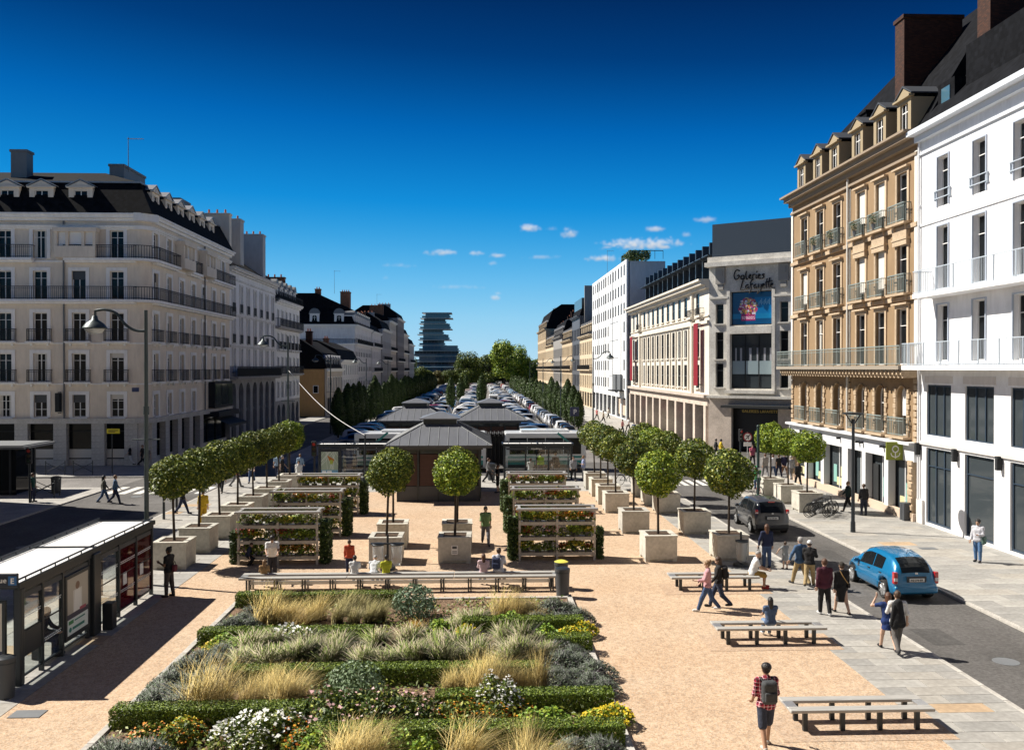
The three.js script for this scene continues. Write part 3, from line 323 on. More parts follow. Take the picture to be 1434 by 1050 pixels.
// ---------- far side of the east row ----------
{
  const pl = { map: T.plaster }; const ochre = std([.52, .30, .12], .9, pl), pale = std([.84, .81, .79], .9, pl), cream = std([.66, .60, .52], .9, pl), gry = std([.45, .44, .43], .9, pl), dark = std([.25, .24, .24], .9, pl);
  const st = { w: 1, h: 1.9, sur: .12, tr: [.7] };
  const oc = house('low_house', 'low ochre walled house with a dark mansard roof', { x: -24.6, z: -150, a: EAST }, 17, 12, { H: 7.8, wm: std([.58, .50, .42], .9, pl), side: ochre, rows: [3.9], n: 6, st: { ...st, h: 2.4 }, roof: [2.6, .9, 2.2, 3.5], dorm: { w: 1.2, h: 1.5, mat: M.zinc } });
  obj('gable_window', [B(-26.4, 4.4, -149.96, .9, 1.3, .06)], M.white, oc); obj('gable_pane', [B(-26.4, 4.4, -149.92, .7, 1.1, .03)], M.pane, oc); chimney(oc, -28, 10.4, -153, 1, .9, 3.6, M.darkBrick, 2); chimney(oc, -30.5, 10.4, -151, 1, .9, 2.4, M.darkBrick, 2);
  const lw = house('low_house', 'low grey house with pale upper windows beside the ochre house', { x: -24.9, z: -167.2, a: EAST }, 24, 11, { H: 9.4, wm: pale, rows: [3.8, 6.6], n: 9, st, roof: [2, 1, 1.6, 3.5] }); chimney(lw, -29, 11, -176, 1, .9, 2.6, M.brick, 2);
  // big pale house with an end front turned to the square
  const b = house('mansard_house', 'large pale corner house with round topped dormers and a steep slate mansard', { x: -26.2, z: -196, a: EAST }, 30, 22, { H: 17.2, wm: pale, rows: [4, 7.2, 10.4, 13.4], n: 10, st: { ...st, rail: 1 }, bands: [6.8, 13], balc: [13.2], roof: [3.6, 1.4, 3.2, 7], hip: 1, dorm: { w: 1.6, h: 2, round: 1, mat: pale } });
  const Fs = { x: -48.2, z: -195.99, a: 0 }, ops = []; for (const y of [7.2, 10.4, 13.4]) ops.push(...floorRow(b, Fs, seq(3, 4, 5.6), y, st)); wall(b, Fs, 22, 0, 17.2, ops, pale); cornice(b, Fs, 22, 16.7, M.white); balcony(b, Fs, 0, 22, 13.2, M.white, M.iron, .6, .9); for (const u of seq(3, 4, 5.2)) dormer(b, Fs, u, 17.25, { w: 2, h: 2.2, round: 1, mat: pale });
  chimney(b, -34.5, 20, -199, 1.2, 1, 5, M.brick, 2); chimney(b, -28.8, 19, -200.5, 2, 2.2, 5.5, M.brick, 4); chimney(b, -41, 21, -203, 1, 1, 4, M.darkBrick, 2);
  antenna(-31, 24, -199, 5, 'thin metal aerial beside the brick stacks of the mansard house');
  const far = [['pale', pale, 20, 17, 6, [1.8, 1, 1.2, 3]], ['grey', gry, 24, 18.5, 7, [2.4, 1, 2, 3]], ['cream', cream, 22, 22, 6, [1, .6, 1, 3]], ['stone', dark, 26, 24, 7, [2, .8, 2, 3]], ['tan', cream, 24, 20, 7, [2, .8, 2, 3]], ['dull grey', gry, 26, 17, 7, [2, .8, 2, 3]]];
  let z = -226.3; far.forEach(([nm, m, W, H, n, roof], i) => { const rows = []; for (let y = 4; y < H - 2.4; y += 3.1) rows.push(y); const h = house('street_house', `${nm} walled street house number ${['one', 'two', 'three', 'four', 'five', 'six'][i]} beyond the pale mansard house`, { x: -26 + (i % 2) * .4, z, a: EAST }, W, 14, { H, wm: m, rows, n, st: { ...st, sur: 0, mull: 0, tr: [] }, roof, balc: i % 2 ? [rows[2]] : [rows[1], rows[3]] }); chimney(h, -30, H + 1, z - 2, 4, .9, 3.5, i % 2 ? gry : M.brick, 4); if (i === 2) antenna(-30, H + 4, z - 3, 4, 'thin metal aerial on the tall cream street house'); z -= W + .05; });
}
// ---------- west row: white rendered house, tan stone house ----------
const WX = 22.4;
{
  const wm = std([.88, .88, .89], .75, { map: T.plaster }), gm = std([.70, .66, .63], .85, { map: T.plaster }), fm = std([.03, .05, .08], .4), rm = std([.46, .52, .58], .5);
  const b = thing('white_building', 'bright white rendered building with thin white rails and dark framed shop windows', 'building'); const F = { x: WX, z: -45.6, a: WEST }, W = 22; F.z = -45.6; // runs towards the camera
  const us = [2.4, 5.6, 8.75, 11.9, 15, 18.1], rev = .22; const o = [];
  obj('core', [B(WX + 7.2, 9.8, -45.6 + W / 2, 13.5, 19.6, W - .1)], M.black, b);
  const blueFrame = std([.42, .47, .56], .7);
  const st = { w: 1.05, h: 2.4, sur: .06, sm: blueFrame, mull: 0, tr: [.72], pm: M.pane, rev, nocurt: 1 };
  o.push(...floorRow(b, F, us, 15.65, st), ...floorRow(b, F, us, 11.65, { ...st, h: 3.05 }), ...floorRow(b, F, us, 8.15, { ...st, h: 2.75 }));
  wall(b, F, W, 7.55, 19.2, o, wm, .45); for (const y of [14.95, 11.35]) band(b, F, W, y, .1, .06, wm, 'string_course');
  for (const u of us) part(b, F, 'window_guard', [B(0, 16.05, .1, 1.5, .04, .04), B(0, 16.42, .1, 1.5, .04, .04), B(-.7, 16.2, .05, .04, .5, .1), B(.7, 16.2, .05, .04, .5, .1)], rm, u);
  for (const [y, u0] of [[11.45, 1.35], [7.95, .2]]) { const s = part(b, F, 'balcony', [B((W - u0) / 2, -.11, .5, W - u0, .22, 1)], wm, u0, y); const q = []; for (let x = 0; x <= W - u0; x += .12) q.push(CY([x, 0, .96], [x, 1.1, .96], .011, .011, 4)); q.push(B((W - u0) / 2, 1.1, .96, W - u0, .04, .04), B((W - u0) / 2, .06, .96, W - u0, .03, .03)); for (let x = .6; x < W - u0; x += 1.6) q.push(B(x, .55, .95, .04, 1.1, .05)); for (let z = .1; z < .9; z += .12) q.push(CY([0, 0, z], [0, 1.1, z], .011, .011, 4)); q.push(B(0, 1.1, .5, .04, .04, .95)); obj('railing', q, rm, s); }
  // first floor big windows, shop fronts
  const up = [], dn = []; const wu = [2.0, 5.6, 9.2, 12.8, 16.4, 20]; for (const u of wu) { up.push([u, 4.5, 2.35, 2.5]); dn.push([u, .12, 2.4, 3.75]); }
  wall(b, F, W, 4.15, 7.55, up, wm, .4); wall(b, F, W, 0, 4.1, dn, wm, .4, 'shop_wall'); band(b, F, W, 4.0, .16, .1, gm, 'string_course'); part(b, F, 'frieze_panel', wu.map((u) => B(u, 7.26, .02, 2.6, .34, .04)), gm);
  for (const u of wu) { win(b, F, u, 4.5, { w: 2.33, h: 2.48, mull: 2, fm, pm: M.paneGrey, rev: .1, fw: .06 }); win(b, F, u, .14, { w: 2.38, h: 3.72, mull: u > 2 ? 0 : 2, tr: [.76], fm, pm: M.paneGrey, rev: .12, fw: .08 }); const l = part(b, F, 'wall_lamp', [RB(0, 0, .16, .2, .6, .22, .02), B(0, .05, .04, .1, .2, .1)], M.iron, u - 1.8, 3.75); void l; }
  part(b, F, 'downpipe', [CY([.16, 1.2, .1], [.16, 19.2, .1], .06, .06, 8), ...[4, 8, 12, 16].map((y) => B(.16, y, .05, .16, .06, .12))], std([.70, .71, .73], .6)); part(b, F, 'plinth', [B(.32, .6, .06, .64, 1.2, .12)], gm);
  part(b, F, 'cornice', [B(W / 2, 19.35, .14, W, .3, .3), B(W / 2, 19.62, .34, W, .24, .72), B(W / 2, 18.6, .05, W, .12, .1)], std([.62, .66, .72], .6));
  obj('roof', [frust(WX - .4, WX + 14, -45.6, -45.6 + W, 19.74, 25.6, [5.5, 5.5, .02, .02])], M.slate, b); obj('roof_box', [B(WX + 3.2, 21.6, -40.4, 4, 3.6, 6)], M.slate, b);
  const rw = part(b, F, 'roof_dormer', [B(0, .9, -1, 1.6, 1.8, 2)], M.slate, .9, 20.3, -.9); obj('pane', [B(0, 1, .02, .8, 1, .04)], M.paneBlue, rw);
  chimney(b, WX + 3.2, 20.5, -42.4, 3.4, 1.1, 9, M.darkBrick);
}
{
  const wm = std([.32, .212, .115], .9, { map: T.plaster }), lm = std([.57, .44, .31], .9, bump(T.stone, .004)), wood = M.white, shopM = std([.66, .67, .69], .6);
  const b = thing('tan_building', 'tan stone building with pale green iron balconies, pedimented dormers and a pale grey shop front', 'building'); const F = { x: WX, z: -64.3, a: WEST }, W = 18.66;
  obj('core', [B(WX + 6.7, 9.8, -64.3 + W / 2, 12.4, 19.4, W - .1)], M.black, b);
  const us = [2.5, 5.35, 8.2, 11.75, 14.3, 16.9], rail = std([.25, .30, .29], .6, { metalness: .1 });
  const st = { w: 1.15, h: 2.75, sur: .2, sm: lm, mull: 0, tr: [.7], rev: .16, cap: 1, fm: wood, pm: M.pane }, o = [];
  o.push(...floorRow(b, F, us, 15.45, { ...st, h: 2.65, rail: 2, rm: rail, lm }, (i) => (i === 3 || i === 4 ? { blind: .7 } : { pm: M.pane })), ...floorRow(b, F, us, 11.75, { ...st, h: 2.6, rail: 2, rm: rail, lm }, (i) => (i === 0 || i === 3 || i === 4 ? { blind: .85 } : { pm: M.pane })), ...floorRow(b, F, us, 8.0, { ...st, h: 2.95 }), ...floorRow(b, F, us, 4.25, { w: 1.15, h: 2.65, arch: 1, sur: .01, sm: lm, mull: 0, tr: [.62], rev: .3, fm: wood, pm: M.pane, rail: 2, rm: rail, lm }, (i) => (i === 5 ? { blind: .6, bm: M.white } : {})));
  wall(b, F, W, 3.9, 19.2, o, wm, .45); for (const y of [15.05, 11.35]) { band(b, F, W, y, .22, .14, lm, 'string_course'); } for (const u of us.slice(3)) part(b, F, 'blind_box', [B(0, 14.65, .1, 1.6, .75, .2)], lm, u);
  // rusticated jambs of the arched floor
  for (const u of us) for (const s of [-1, 1]) for (let r = 0; r < 9; r++) put(mesh('quoin_block', quoin(r % 2 ? .34 : .24), lm, b), F, u + s * (.6 + (r % 2 ? .17 : .12)), 4.4 + r * .28, .03);
  for (const s of [.2, W - .2, 10.05]) for (let r = 0; r < 10; r++) put(mesh('quoin_block', quoin(r % 2 ? .4 : .3), lm, b), F, s, 4.1 + r * .34, .03);
  for (const s of [.15, W - .15]) part(b, F, 'corner_pilaster', [B(0, 13.4, .04, .3, 11, .1)], std([.78, .74, .68], .85), s);
  part(b, F, 'downpipe', [CY([0, 3.9, .14], [0, 19.4, .14], .08, .08, 8), B(0, 13, .02, .3, 11.2, .06)], std([.6, .58, .54], .7), 10.05);
  // long balcony on brackets
  balcony(b, F, -.3, W, 7.95, std([.30, .26, .21], .9), rail, 1.05, 1.0); const br = join([B(0, -.2, .4, .16, .36, .8), B(0, -.12, .75, .14, .2, .3)]); for (let u = .2; u < W; u += .46) put(mesh('balcony_bracket', br, lm, b), F, u, 7.7);
  part(b, F, 'cornice', [B(W / 2, 18.75, .08, W, .14, .16), B(W / 2, 19.35, .15, W, .3, .3), B(W / 2, 19.65, .3, W, .3, .7), B(W / 2, 19.85, .42, W + .3, .12, .95)], std([.30, .235, .17], .9));
  for (const u of [1.9, 4.9, 7.7, 11.2, 14.2, 17.1]) dormer(b, F, u, 19.95, { w: 1.55, h: 1.9, mat: std([.34, .27, .17], .9), rm: M.charcoal, out: .05 });
  obj('mansard', [frust(WX + .1, WX + 13, -64.3, -64.3 + W, 19.95, 24, [2.4, 2.4, 2.4, .02])], M.slate, b); obj('roof', [frust(WX + 2.5, WX + 10.6, -61.9, -64.3 + W, 23.98, 28.2, [3.4, 3.4, 4.2, .02])], M.slate, b);
  chimney(b, WX + 2.95, 20.8, -50.6, 3.3, 1.1, 6.7, M.darkBrick); for (const [u, y, w] of [[8.9, 22.3, -1.9]]) part(b, F, 'skylight_hatch', [B(0, .5, 0, .9, 1.3, 1.2), B(0, 1.2, 0, 1.1, .12, 1.4)], M.slate, u, y, w);
  // shop fronts
  const piers = [.45, 3.4, 6.3, 9.9, 12.6, 15.5, W - .45]; part(b, F, 'shop_fascia', [B(W / 2, 3.45, .06, W, .85, .3), B(W / 2, 3.95, .2, W, .14, .6)], shopM); for (const p of piers) part(b, F, 'shop_pier', [B(0, 1.5, .02, p > 9 && p < 10.5 ? .9 : .5, 3.05, .4)], p > W - 1 || p < 1 ? lm : shopM, p);
  for (let r = 0; r < 8; r++) put(mesh('quoin_block', quoin(r % 2 ? .5 : .42), lm, b), F, W - .35, .3 + r * .38, .24);
  part(b, F, 'shop_glazing', [B(W / 2, 1.55, -.3, W, 3, .04)], M.paneGrey); part(b, F, 'shop_base', [B(W / 2, .2, .12, W, .4, .3)], std([.56, .44, .34], .9)); part(b, F, 'shop_door', [B(0, 1.25, -.22, 1.1, 2.3, .08)], M.iron, 13.1); part(b, F, 'shop_mullion', [2, 5, 8, 11.2, 14.1, 16.8].map((u) => B(u, 1.6, -.26, .08, 3, .08)), shopM);
  const goods = std([.55, .50, .30], .8), goods2 = std([.2, .4, .36], .8); part(b, F, 'shop_display', [1.6, 4.8, 8, 16.6, 17.2].map((u, i) => [B(u, .75, -.26, .9, .5, .03), B(u + .3, 1.4, -.26, .3, .6, .03)]), goods); part(b, F, 'shop_display', [4.2, 7.3, 14.4, 17.0].map((u) => B(u, 1.2, -.255, .5, 1.1, .03)), goods2);
  part(b, F, 'fascia_lamp', [2.8, 3.2, 5.8, 6.2, 9.2, 12, 12.5, 15.2, 15.6].map((u) => B(u, 3.55, .32, .12, .12, .26)), M.iron);
  for (const u of [5.35, 8.2, 11.75, 14.3]) { const p = put(new THREE.Group(), F, u - .1, 15.52, .3); const bx = thing('box_plant', 'round clipped box plant on a balcony of the tan building', 'plant', p.position.x, 15.52, p.position.z, 0, 'box plants on the tan building balconies'); obj('foliage', leafBall(.34, 420, .075, 41, DARK).map((g) => g.translate(0, .62, 0)), LEAFM(), bx); obj('pot', [CY([0, 0, 0], [0, .32, 0], .15, .19, 10)], M.charcoal, bx); }
}
function quoin(w) { const k = 'q' + w; if (!wcache.has(k)) wcache.set(k, join(RB(0, 0, 0, w, .25, .12, .02, 1))); return wcache.get(k); }
// ---------- department store ----------
{
  const wm = std([.76, .70, .60], .85, { map: T.plaster }), gm = std([.60, .52, .46], .85, bump(T.stone, .003)), fr = std([.74, .72, .68], .85, bump(T.stone, .003)), zincD = std([.05, .065, .085], .45, { metalness: .3 });
  const b = thing('department_store', 'cream stone department store with red banners and a dark glazed top storey', 'building'); const Zf = -132.7, F = { x: WX, z: Zf, a: WEST }, W = 45; // to z = -87.7
  const us = seq(10.6, 9, 3.05), e = [2.2, 5.2, 40.4], o = []; obj('core', [B(WX + 8.2, 8.1, Zf + W / 2, 15.4, 16, W - .4)], M.black, b);
  const st = { w: 1.45, h: 2.1, mull: 0, tr: [.5], rev: .06, fm: M.lead, sill: 1, sm: wm };
  o.push(...floorRow(b, F, [...us, ...e], 13.3, st), ...floorRow(b, F, [...us, ...e], 8.95, { ...st, h: 2.95 }), ...floorRow(b, F, [...us, ...e], 5.8, { ...st, h: 2.4 }));
  wall(b, F, W, 5.15, 16.2, o, wm, .55); for (const u of seq(9.1, 10, 3.05)) part(b, F, 'pilaster', [B(0, 8.75, .08, .4, 6.4, .16)], wm, u); band(b, F, W, 12.2, .3, .22, wm, 'string_course'); band(b, F, W, 12.9, .1, .12, wm, 'string_course'); cornice(b, F, W, 15.6, wm, 1.7); part(b, F, 'ledge', [B(W / 2, 5.1, .25, W, .3, .55), B(W / 2, 4.55, .06, W, .8, .2)], gm);
  for (const u of [7.7, 38.4]) part(b, F, 'pavilion_pier', [B(0, 10.4, .1, .7, 10.4, .3)], wm, u); for (const u of [7.7, 38.2, 42]) balcony(b, F, u - 1, u + 1, 13.1, wm, M.iron, .5, .7);
  for (const [u, nm] of [[3.7, 1], [42.1, 2]]) { const g = thing('banner', nm === 1 ? 'long red banner hanging on the far end bay of the department store' : 'long red banner hanging beside the corner entrance bay of the department store', 'banner'); put(g, F, u, 0, .62); obj('cloth', [RB(0, 9.2, 0, 1.7, 6.2, .06, .02)], M.red, g); obj('bracket', [B(-.4, 12.25, -.28, .05, .08, .6), B(.4, 12.25, -.28, .05, .08, .6), B(-.4, 6.2, -.28, .05, .08, .6), B(.4, 6.2, -.28, .05, .08, .6)], M.iron, g); }
  const piers = seq(.6, 11, 4.38); for (const p of piers) part(b, F, 'shop_pier', [B(0, 2.1, -.1, .9, 4.2, .8)], gm, p); part(b, F, 'shop_glazing', [B(W / 2, 2.1, -.55, W, 4.2, .04)], M.pane); part(b, F, 'shop_poster', [9, 14, 18, 22.5, 27, 31].map((u) => B(u, 1.8, -.5, 2, 2.2, .03)), std([.5, .5, .42], .6)); part(b, F, 'shop_poster', [10.5, 23.8, 32.5].map((u) => B(u, 3.4, -.5, 2, .7, .03)), M.red);
  // dark set-back top storey
  obj('top_storey', [B(WX + 9.5, 18.5, Zf + 22, 14, 4.2, 42)], zincD, b); part(b, F, 'top_storey_fin', seq(3, 14, 3).map((u) => [B(u, 18.6, -2.0, .35, 4.4, .9)]), zincD); part(b, F, 'top_storey_brise', seq(4.5, 13, 3).map((u) => [B(u, 19.2, -1.4, 2.5, .1, 1.5)]), zincD); part(b, F, 'top_storey_window', seq(4.5, 13, 3).map((u) => [B(u - .7, 17.8, -2.48, .9, 1.9, .05), B(u + .6, 17.8, -2.48, .9, 1.9, .05)]), M.paneBlue);
  // corner front turned towards the square
  const L = 9.2, C = { x: WX, z: -87.7, a: Math.atan2(-4.9, 6.6) }, hw = 3.95, fo = [[hw + .2, 11.9, 4.0, 3.2], [hw + .2, 5.9, 4.0, 5.2], [1.05, 12.1, .8, 1.9], [1.05, 8.7, .8, 2.6], [1.05, 6.0, .8, 2.3], [7.3, 12.1, .8, 1.9], [7.3, 8.7, .8, 2.6], [7.3, 6.0, .8, 2.3]];
  wall(b, C, L, 5.2, 17.6, fo, fr, .55, 'corner_wall'); obj('corner_core', [B(0, 8.6, -3.4, 8.6, 17, 5)], M.black, b); { const m = b.children[b.children.length - 1]; put(m, C, L / 2); }
  for (const x of fo.slice(2)) win(b, C, x[0], x[1], { w: .8, h: x[3], mull: 0, tr: [.7], rev: .3, sill: 1, sm: fr, fm: M.lead });
  win(b, C, hw + .2, 5.9, { w: 3.98, h: 5.18, mull: 2, tr: [.78], fm: M.iron, rev: .4, pm: M.paneGrey }); part(b, C, 'frosted_band', [-1.32, 0, 1.32].map((t) => B(hw + .2 + t, 7.9, -.37, 1.2, 1.25, .02)), std([.30, .38, .41], .2)); part(b, C, 'clothes_display', [-1.6, -1.1, -.2, .5, 1.2, 1.8].map((t, i) => B(hw + .2 + t, 9.1, -.415, .14 + .05 * (i % 3), 1.3, .015)), std([.35, .36, .4], .9));
  part(b, C, 'surround', [B(hw + .2 - 2.18, 10.4, .05, .3, 9.6, .16), B(hw + .2 + 2.18, 10.4, .05, .3, 9.6, .16), B(hw + .2, 11.45, .04, 4.06, .7, .2), B(hw + .2, 5.6, .2, 4.8, .3, .6)], fr);
  part(b, C, 'ledge', [B(L / 2, 5.1, .3, L, .24, .7)], fr); part(b, C, 'parapet', [B(L / 2, 17.75, .3, L + .4, .4, .9), B(L / 2, 18.2, .1, L + .1, .6, .5)], fr); part(b, C, 'impost', [B(1.0, 14.6, .06, 1.9, .2, .2)], fr); part(b, C, 'impost', [B(7.4, 14.6, .06, 2.2, .2, .2)], fr); for (const u of [1.2, 7.3]) part(b, C, 'console', [B(u, 16.7, .14, .9, 1.6, .3), B(u, 15.7, .1, .55, .7, .22), B(u, 16.9, .3, .5, .5, .12)], std([.36, .34, .31], .9));
  obj('corner_top', [B(0, 20.2, -4, 9.4, 3.3, 6)], zincD, b); put(b.children[b.children.length - 1], C, L / 2);
  part(b, C, 'entrance_wall', [B(1.15, 2.5, -.1, 2.3, 5, .5), B(8.0, 2.5, -.1, 2.4, 5, .5), B(4.55, 4.6, -.1, 4.5, .8, .5)], gm); part(b, C, 'entrance_glazing', [B(5.1, 2.1, -1.1, 5, 4.2, .05)], M.pane); part(b, C, 'entrance_canopy', [B(5.2, 4.25, 1.0, 6.4, .24, 2.2)], M.iron);
  // wide poster in the upper opening
  const cv = document.createElement('canvas'); cv.width = 512; cv.height = 376; const x = cv.getContext('2d'); x.fillStyle = '#0b4a78'; x.fillRect(0, 0, 512, 376); x.fillStyle = '#0a6aa6'; x.fillRect(290, 60, 222, 240); x.fillStyle = '#1478ac'; x.fillRect(0, 250, 512, 60); const rr = rng(4); const cols = ['#c23a5c', '#8a2c6a', '#d98a3a', '#4a7a4a', '#e0c070', '#b04a8a', '#d8d0e0', '#7a2030'];
  for (let i = 0; i < 240; i++) { const a = rr() * 6.28, q = Math.sqrt(rr()); x.fillStyle = cols[Math.floor(rr() * 8)]; x.fillRect(195 + Math.cos(a) * q * 118, 165 + Math.sin(a) * q * 110, 10 + rr() * 26, 8 + rr() * 22); } x.fillStyle = '#a01860'; x.fillRect(115, 262, 185, 72); x.fillStyle = '#f6d6e4'; x.font = 'bold 52px sans-serif'; x.fillText('10160DS', 118, 318, 178); x.strokeStyle = '#9cc8e0'; x.lineWidth = 5; x.beginPath(); for (let i = 0; i < 9; i++) { x.moveTo(350 + i * 17, 110 - (i % 3) * 16); x.lineTo(345 + i * 17, 150 - (i % 2) * 14); } x.stroke();
  const ct = new THREE.CanvasTexture(cv); ct.colorSpace = THREE.SRGBColorSpace; const pg = new THREE.PlaneGeometry(3.8, 3.0); const po = mesh('poster', pg, std(0xffffff, .25, { map: ct }), b); put(po, C, hw + .2, 13.5, -.3); part(b, C, 'poster_frame', [B(hw + .2, 13.5, -.34, 3.98, 3.18, .06)], M.iron);
  // handwritten sign: strokes of black metal
  const ink = M.black; const strokes = (list) => list.map((s) => TB(s.map(([a, c2]) => [a, c2, 0]), .06, s.length * 5, 5));
  const w1 = [[[.62, .95], [.3, 1.05], [.05, .6], [.2, .15], [.5, .3], [.55, .55], [.35, .5]], [[1.0, .5], [.75, .45], [.75, .15], [1.0, .25], [1.02, .5], [1.05, .12]], [[1.25, .9], [1.2, .5], [1.3, .1], [1.4, .2]], [[1.5, .3], [1.7, .45], [1.6, .55], [1.5, .25], [1.75, .15]], [[1.85, .15], [1.9, .5], [2.1, .52]], [[2.2, .5], [2.2, .15], [2.3, .2]], [[2.22, .72], [2.32, .82]], [[2.4, .3], [2.6, .45], [2.45, .52], [2.4, .2], [2.65, .12]], [[3.0, .5], [2.8, .48], [2.95, .25], [2.75, .1]]];
  const w2 = [[[.25, 1.0], [.1, .5], [.0, .05], [.4, .1]], [[.75, .5], [.5, .4], [.55, .12], [.75, .3], [.8, .1]], [[1.25, 1.0], [1.0, .8], [1.0, .1], [.85, -.35]], [[.9, .5], [1.2, .52]], [[1.5, .5], [1.3, .4], [1.35, .12], [1.5, .3], [1.58, .1]], [[1.7, .5], [1.75, .2], [1.95, .25]], [[2.0, .5], [1.9, -.1], [1.6, -.4], [1.75, -.1]], [[2.1, .3], [2.3, .45], [2.15, .5], [2.1, .2], [2.35, .12]], [[2.55, 1.0], [2.45, .4], [2.5, .1]], [[2.8, 1.05], [2.7, .4], [2.75, .1]], [[2.35, .62], [3.05, .75]], [[2.9, .3], [3.1, .45], [2.95, .52], [2.9, .2], [3.3, .1]]];
  const sgn = thing('wall_sign', 'black handwritten store name mounted high on the grey corner front', 'sign'); put(sgn, C, 0, 0, 0); obj('lettering', [...strokes(w1).map((g) => g.translate(2.5, 16.1, .12)), ...strokes(w2).map((g) => g.translate(3.2, 15.2, .12))], ink, sgn); obj('mounting_pin', seq(2.8, 9, .42).map((u) => B(u, 16 - (u - 3) * .12, .05, .03, .03, .12)), ink, sgn);
  b.userData.C = undefined; delete b.userData.C; scene.userData.C = C;
}
// ---------- white slab block and the rest of the west row ----------
{
  const wm = std([.84, .85, .86], .6, { map: T.plaster }), b = thing('office_block', 'tall plain white office block with rows of small dark windows and a planted roof terrace', 'building'), F = { x: WX, z: -178, a: WEST }, W = 41;
  obj('core', [B(WX + 3.2, 12, -178 + W / 2, 5.4, 24, W)], std([.62, .63, .66], .8, { map: T.plaster }), b);
  const us = seq(1.8, 14, 2.85), o = [], st = { w: 1.25, h: 1.7, mull: 0, rev: .05, fm: M.lead }; for (const y of [4.6, 7.5, 10.4, 13.3, 16.2, 19.1, 22]) o.push(...floorRow(b, F, y < 15 ? us.filter((_, i) => i < 8 || i > 12) : us, y, st)); wall(b, F, W, 4, 24.3, o, wm, .3); part(b, F, 'panel_joint', [...seq(9, 4, 9).map((u) => B(u, 14, .03, .16, 20, .06)), ...[6.6, 9.5, 12.4, 15.3].map((y) => B(28, y, .02, 10, .05, .05))], M.lead);
  wall(b, F, W, 0, 4, seq(2.6, 8, 5.1).map((u) => [u, .1, 4.2, 3.2]), wm, .3, 'shop_wall'); part(b, F, 'shop_glazing', [B(W / 2, 1.9, -.26, W, 3.6, .03)], M.pane); part(b, F, 'shop_poster', [34, 38].map((u) => B(u, 1.8, -.2, 3, 2.4, .03)), std([.6, .45, .35], .6)); part(b, F, 'shop_canopy', [B(36.5, 4.4, .9, 5, .2, 1.8)], M.iron);
  for (const u of [31, 36]) part(b, F, 'wall_panel', [B(0, 5.6, .25, 3, 2.6, .3)], M.lead, u); obj('terrace_rail', [B(WX + 3, 25.6, -137.2, 5.2, .1, .1), ...seq(WX + .6, 5, 1.25).map((x) => B(x, 25, -137.2, .06, 1.3, .06))], M.iron, b);
  const ivy = thing('terrace_hedge', 'leafy dark hedge along the roof terrace of the white office block', 'hedge', WX + 1.9, 24.3, -140); obj('foliage', leafBox(3.2, 1.2, 8, 1500, .28, 5), LEAFD(), ivy);
  const tr = thing('terrace_shrub', 'pointed evergreen standing on the roof terrace beside the store top storey', 'shrub', WX + 8, 20.7, -128); obj('foliage', leafCone(.5, 2.6, 500, .14, 7), LEAFD(), tr); obj('tub', [CY([0, 0, 0], [0, .6, 0], .4, .5, 10)], M.charcoal, tr);
  const pl = { map: T.plaster }, tan = std([.66, .54, .38], .9, pl), tan2 = std([.58, .46, .31], .9, pl), zn = std([.10, .105, .12], .5), gy = std([.30, .29, .28], .9, pl), st2 = { w: 1.1, h: 2.2, sur: .14, mull: 0, sm: tan, pm: M.pane, sill: 1 };
  const rows = (H) => { const r = []; for (let y = 4.2; y < H - 2.4; y += 3.4) r.push(y); return r; };
  const list = [['pale tan stone house with carved bays beside the white office block', tan, 22, 14.6, 7, [3, 1, 2, 3]], ['narrow grey zinc clad tall house among tan stone houses', zn, 16, 19.5, 5, [2.5, .8, 0, 0]], ['tan stone house with green awnings in the middle of its row', tan2, 26, 14.8, 8, [3.2, 1, 2, 3]], ['weathered grey stone house with a steep slate roof', gy, 28, 16.5, 8, [4, 1.2, 2, 3]], ['sandy stone house with many balconies below the domed corner house', tan, 30, 15, 8, [3.4, 1.2, 2, 3]], ['large ornate tan corner house with a domed slate roof', tan2, 40, 21, 10, [6, 2.2, 2, 3]]];
  let z = -178.1; list.forEach(([lb, m, w, H, n, roof], i) => { z -= w; const h = house('street_house', lb, { x: WX, z, a: WEST }, w - .05, 13, { H, wm: m, tm: m, rows: rows(H), n, st: { ...st2, sm: m }, roof, balc: i === 1 ? [] : [rows(H)[1]], dorm: i === 1 ? null : { w: 1.5, h: 2, mat: m } }); if (i !== 1) { chimney(h, WX + 5, H + 3, z + w - 1, 5, 1, 3.5, i % 2 ? M.darkBrick : M.brick, 5); chimney(h, WX + 5, H + 3, z + w * .45, 4, 1, 3, M.darkBrick, 4); } else { obj('party_wall', [B(WX + 7, 13, z + w + .3, 12, 26, .5)], std([.36, .35, .34], .95, pl), h); obj('roof_glazing', [B(WX + 2.5, 21.6, z + w / 2, 4, 3.6, w - 1)], M.paneGrey, h); } });
  antenna(WX + 3, 26, -178.4, 5, 'thin metal aerial on the grey party wall beside the white office block');
}
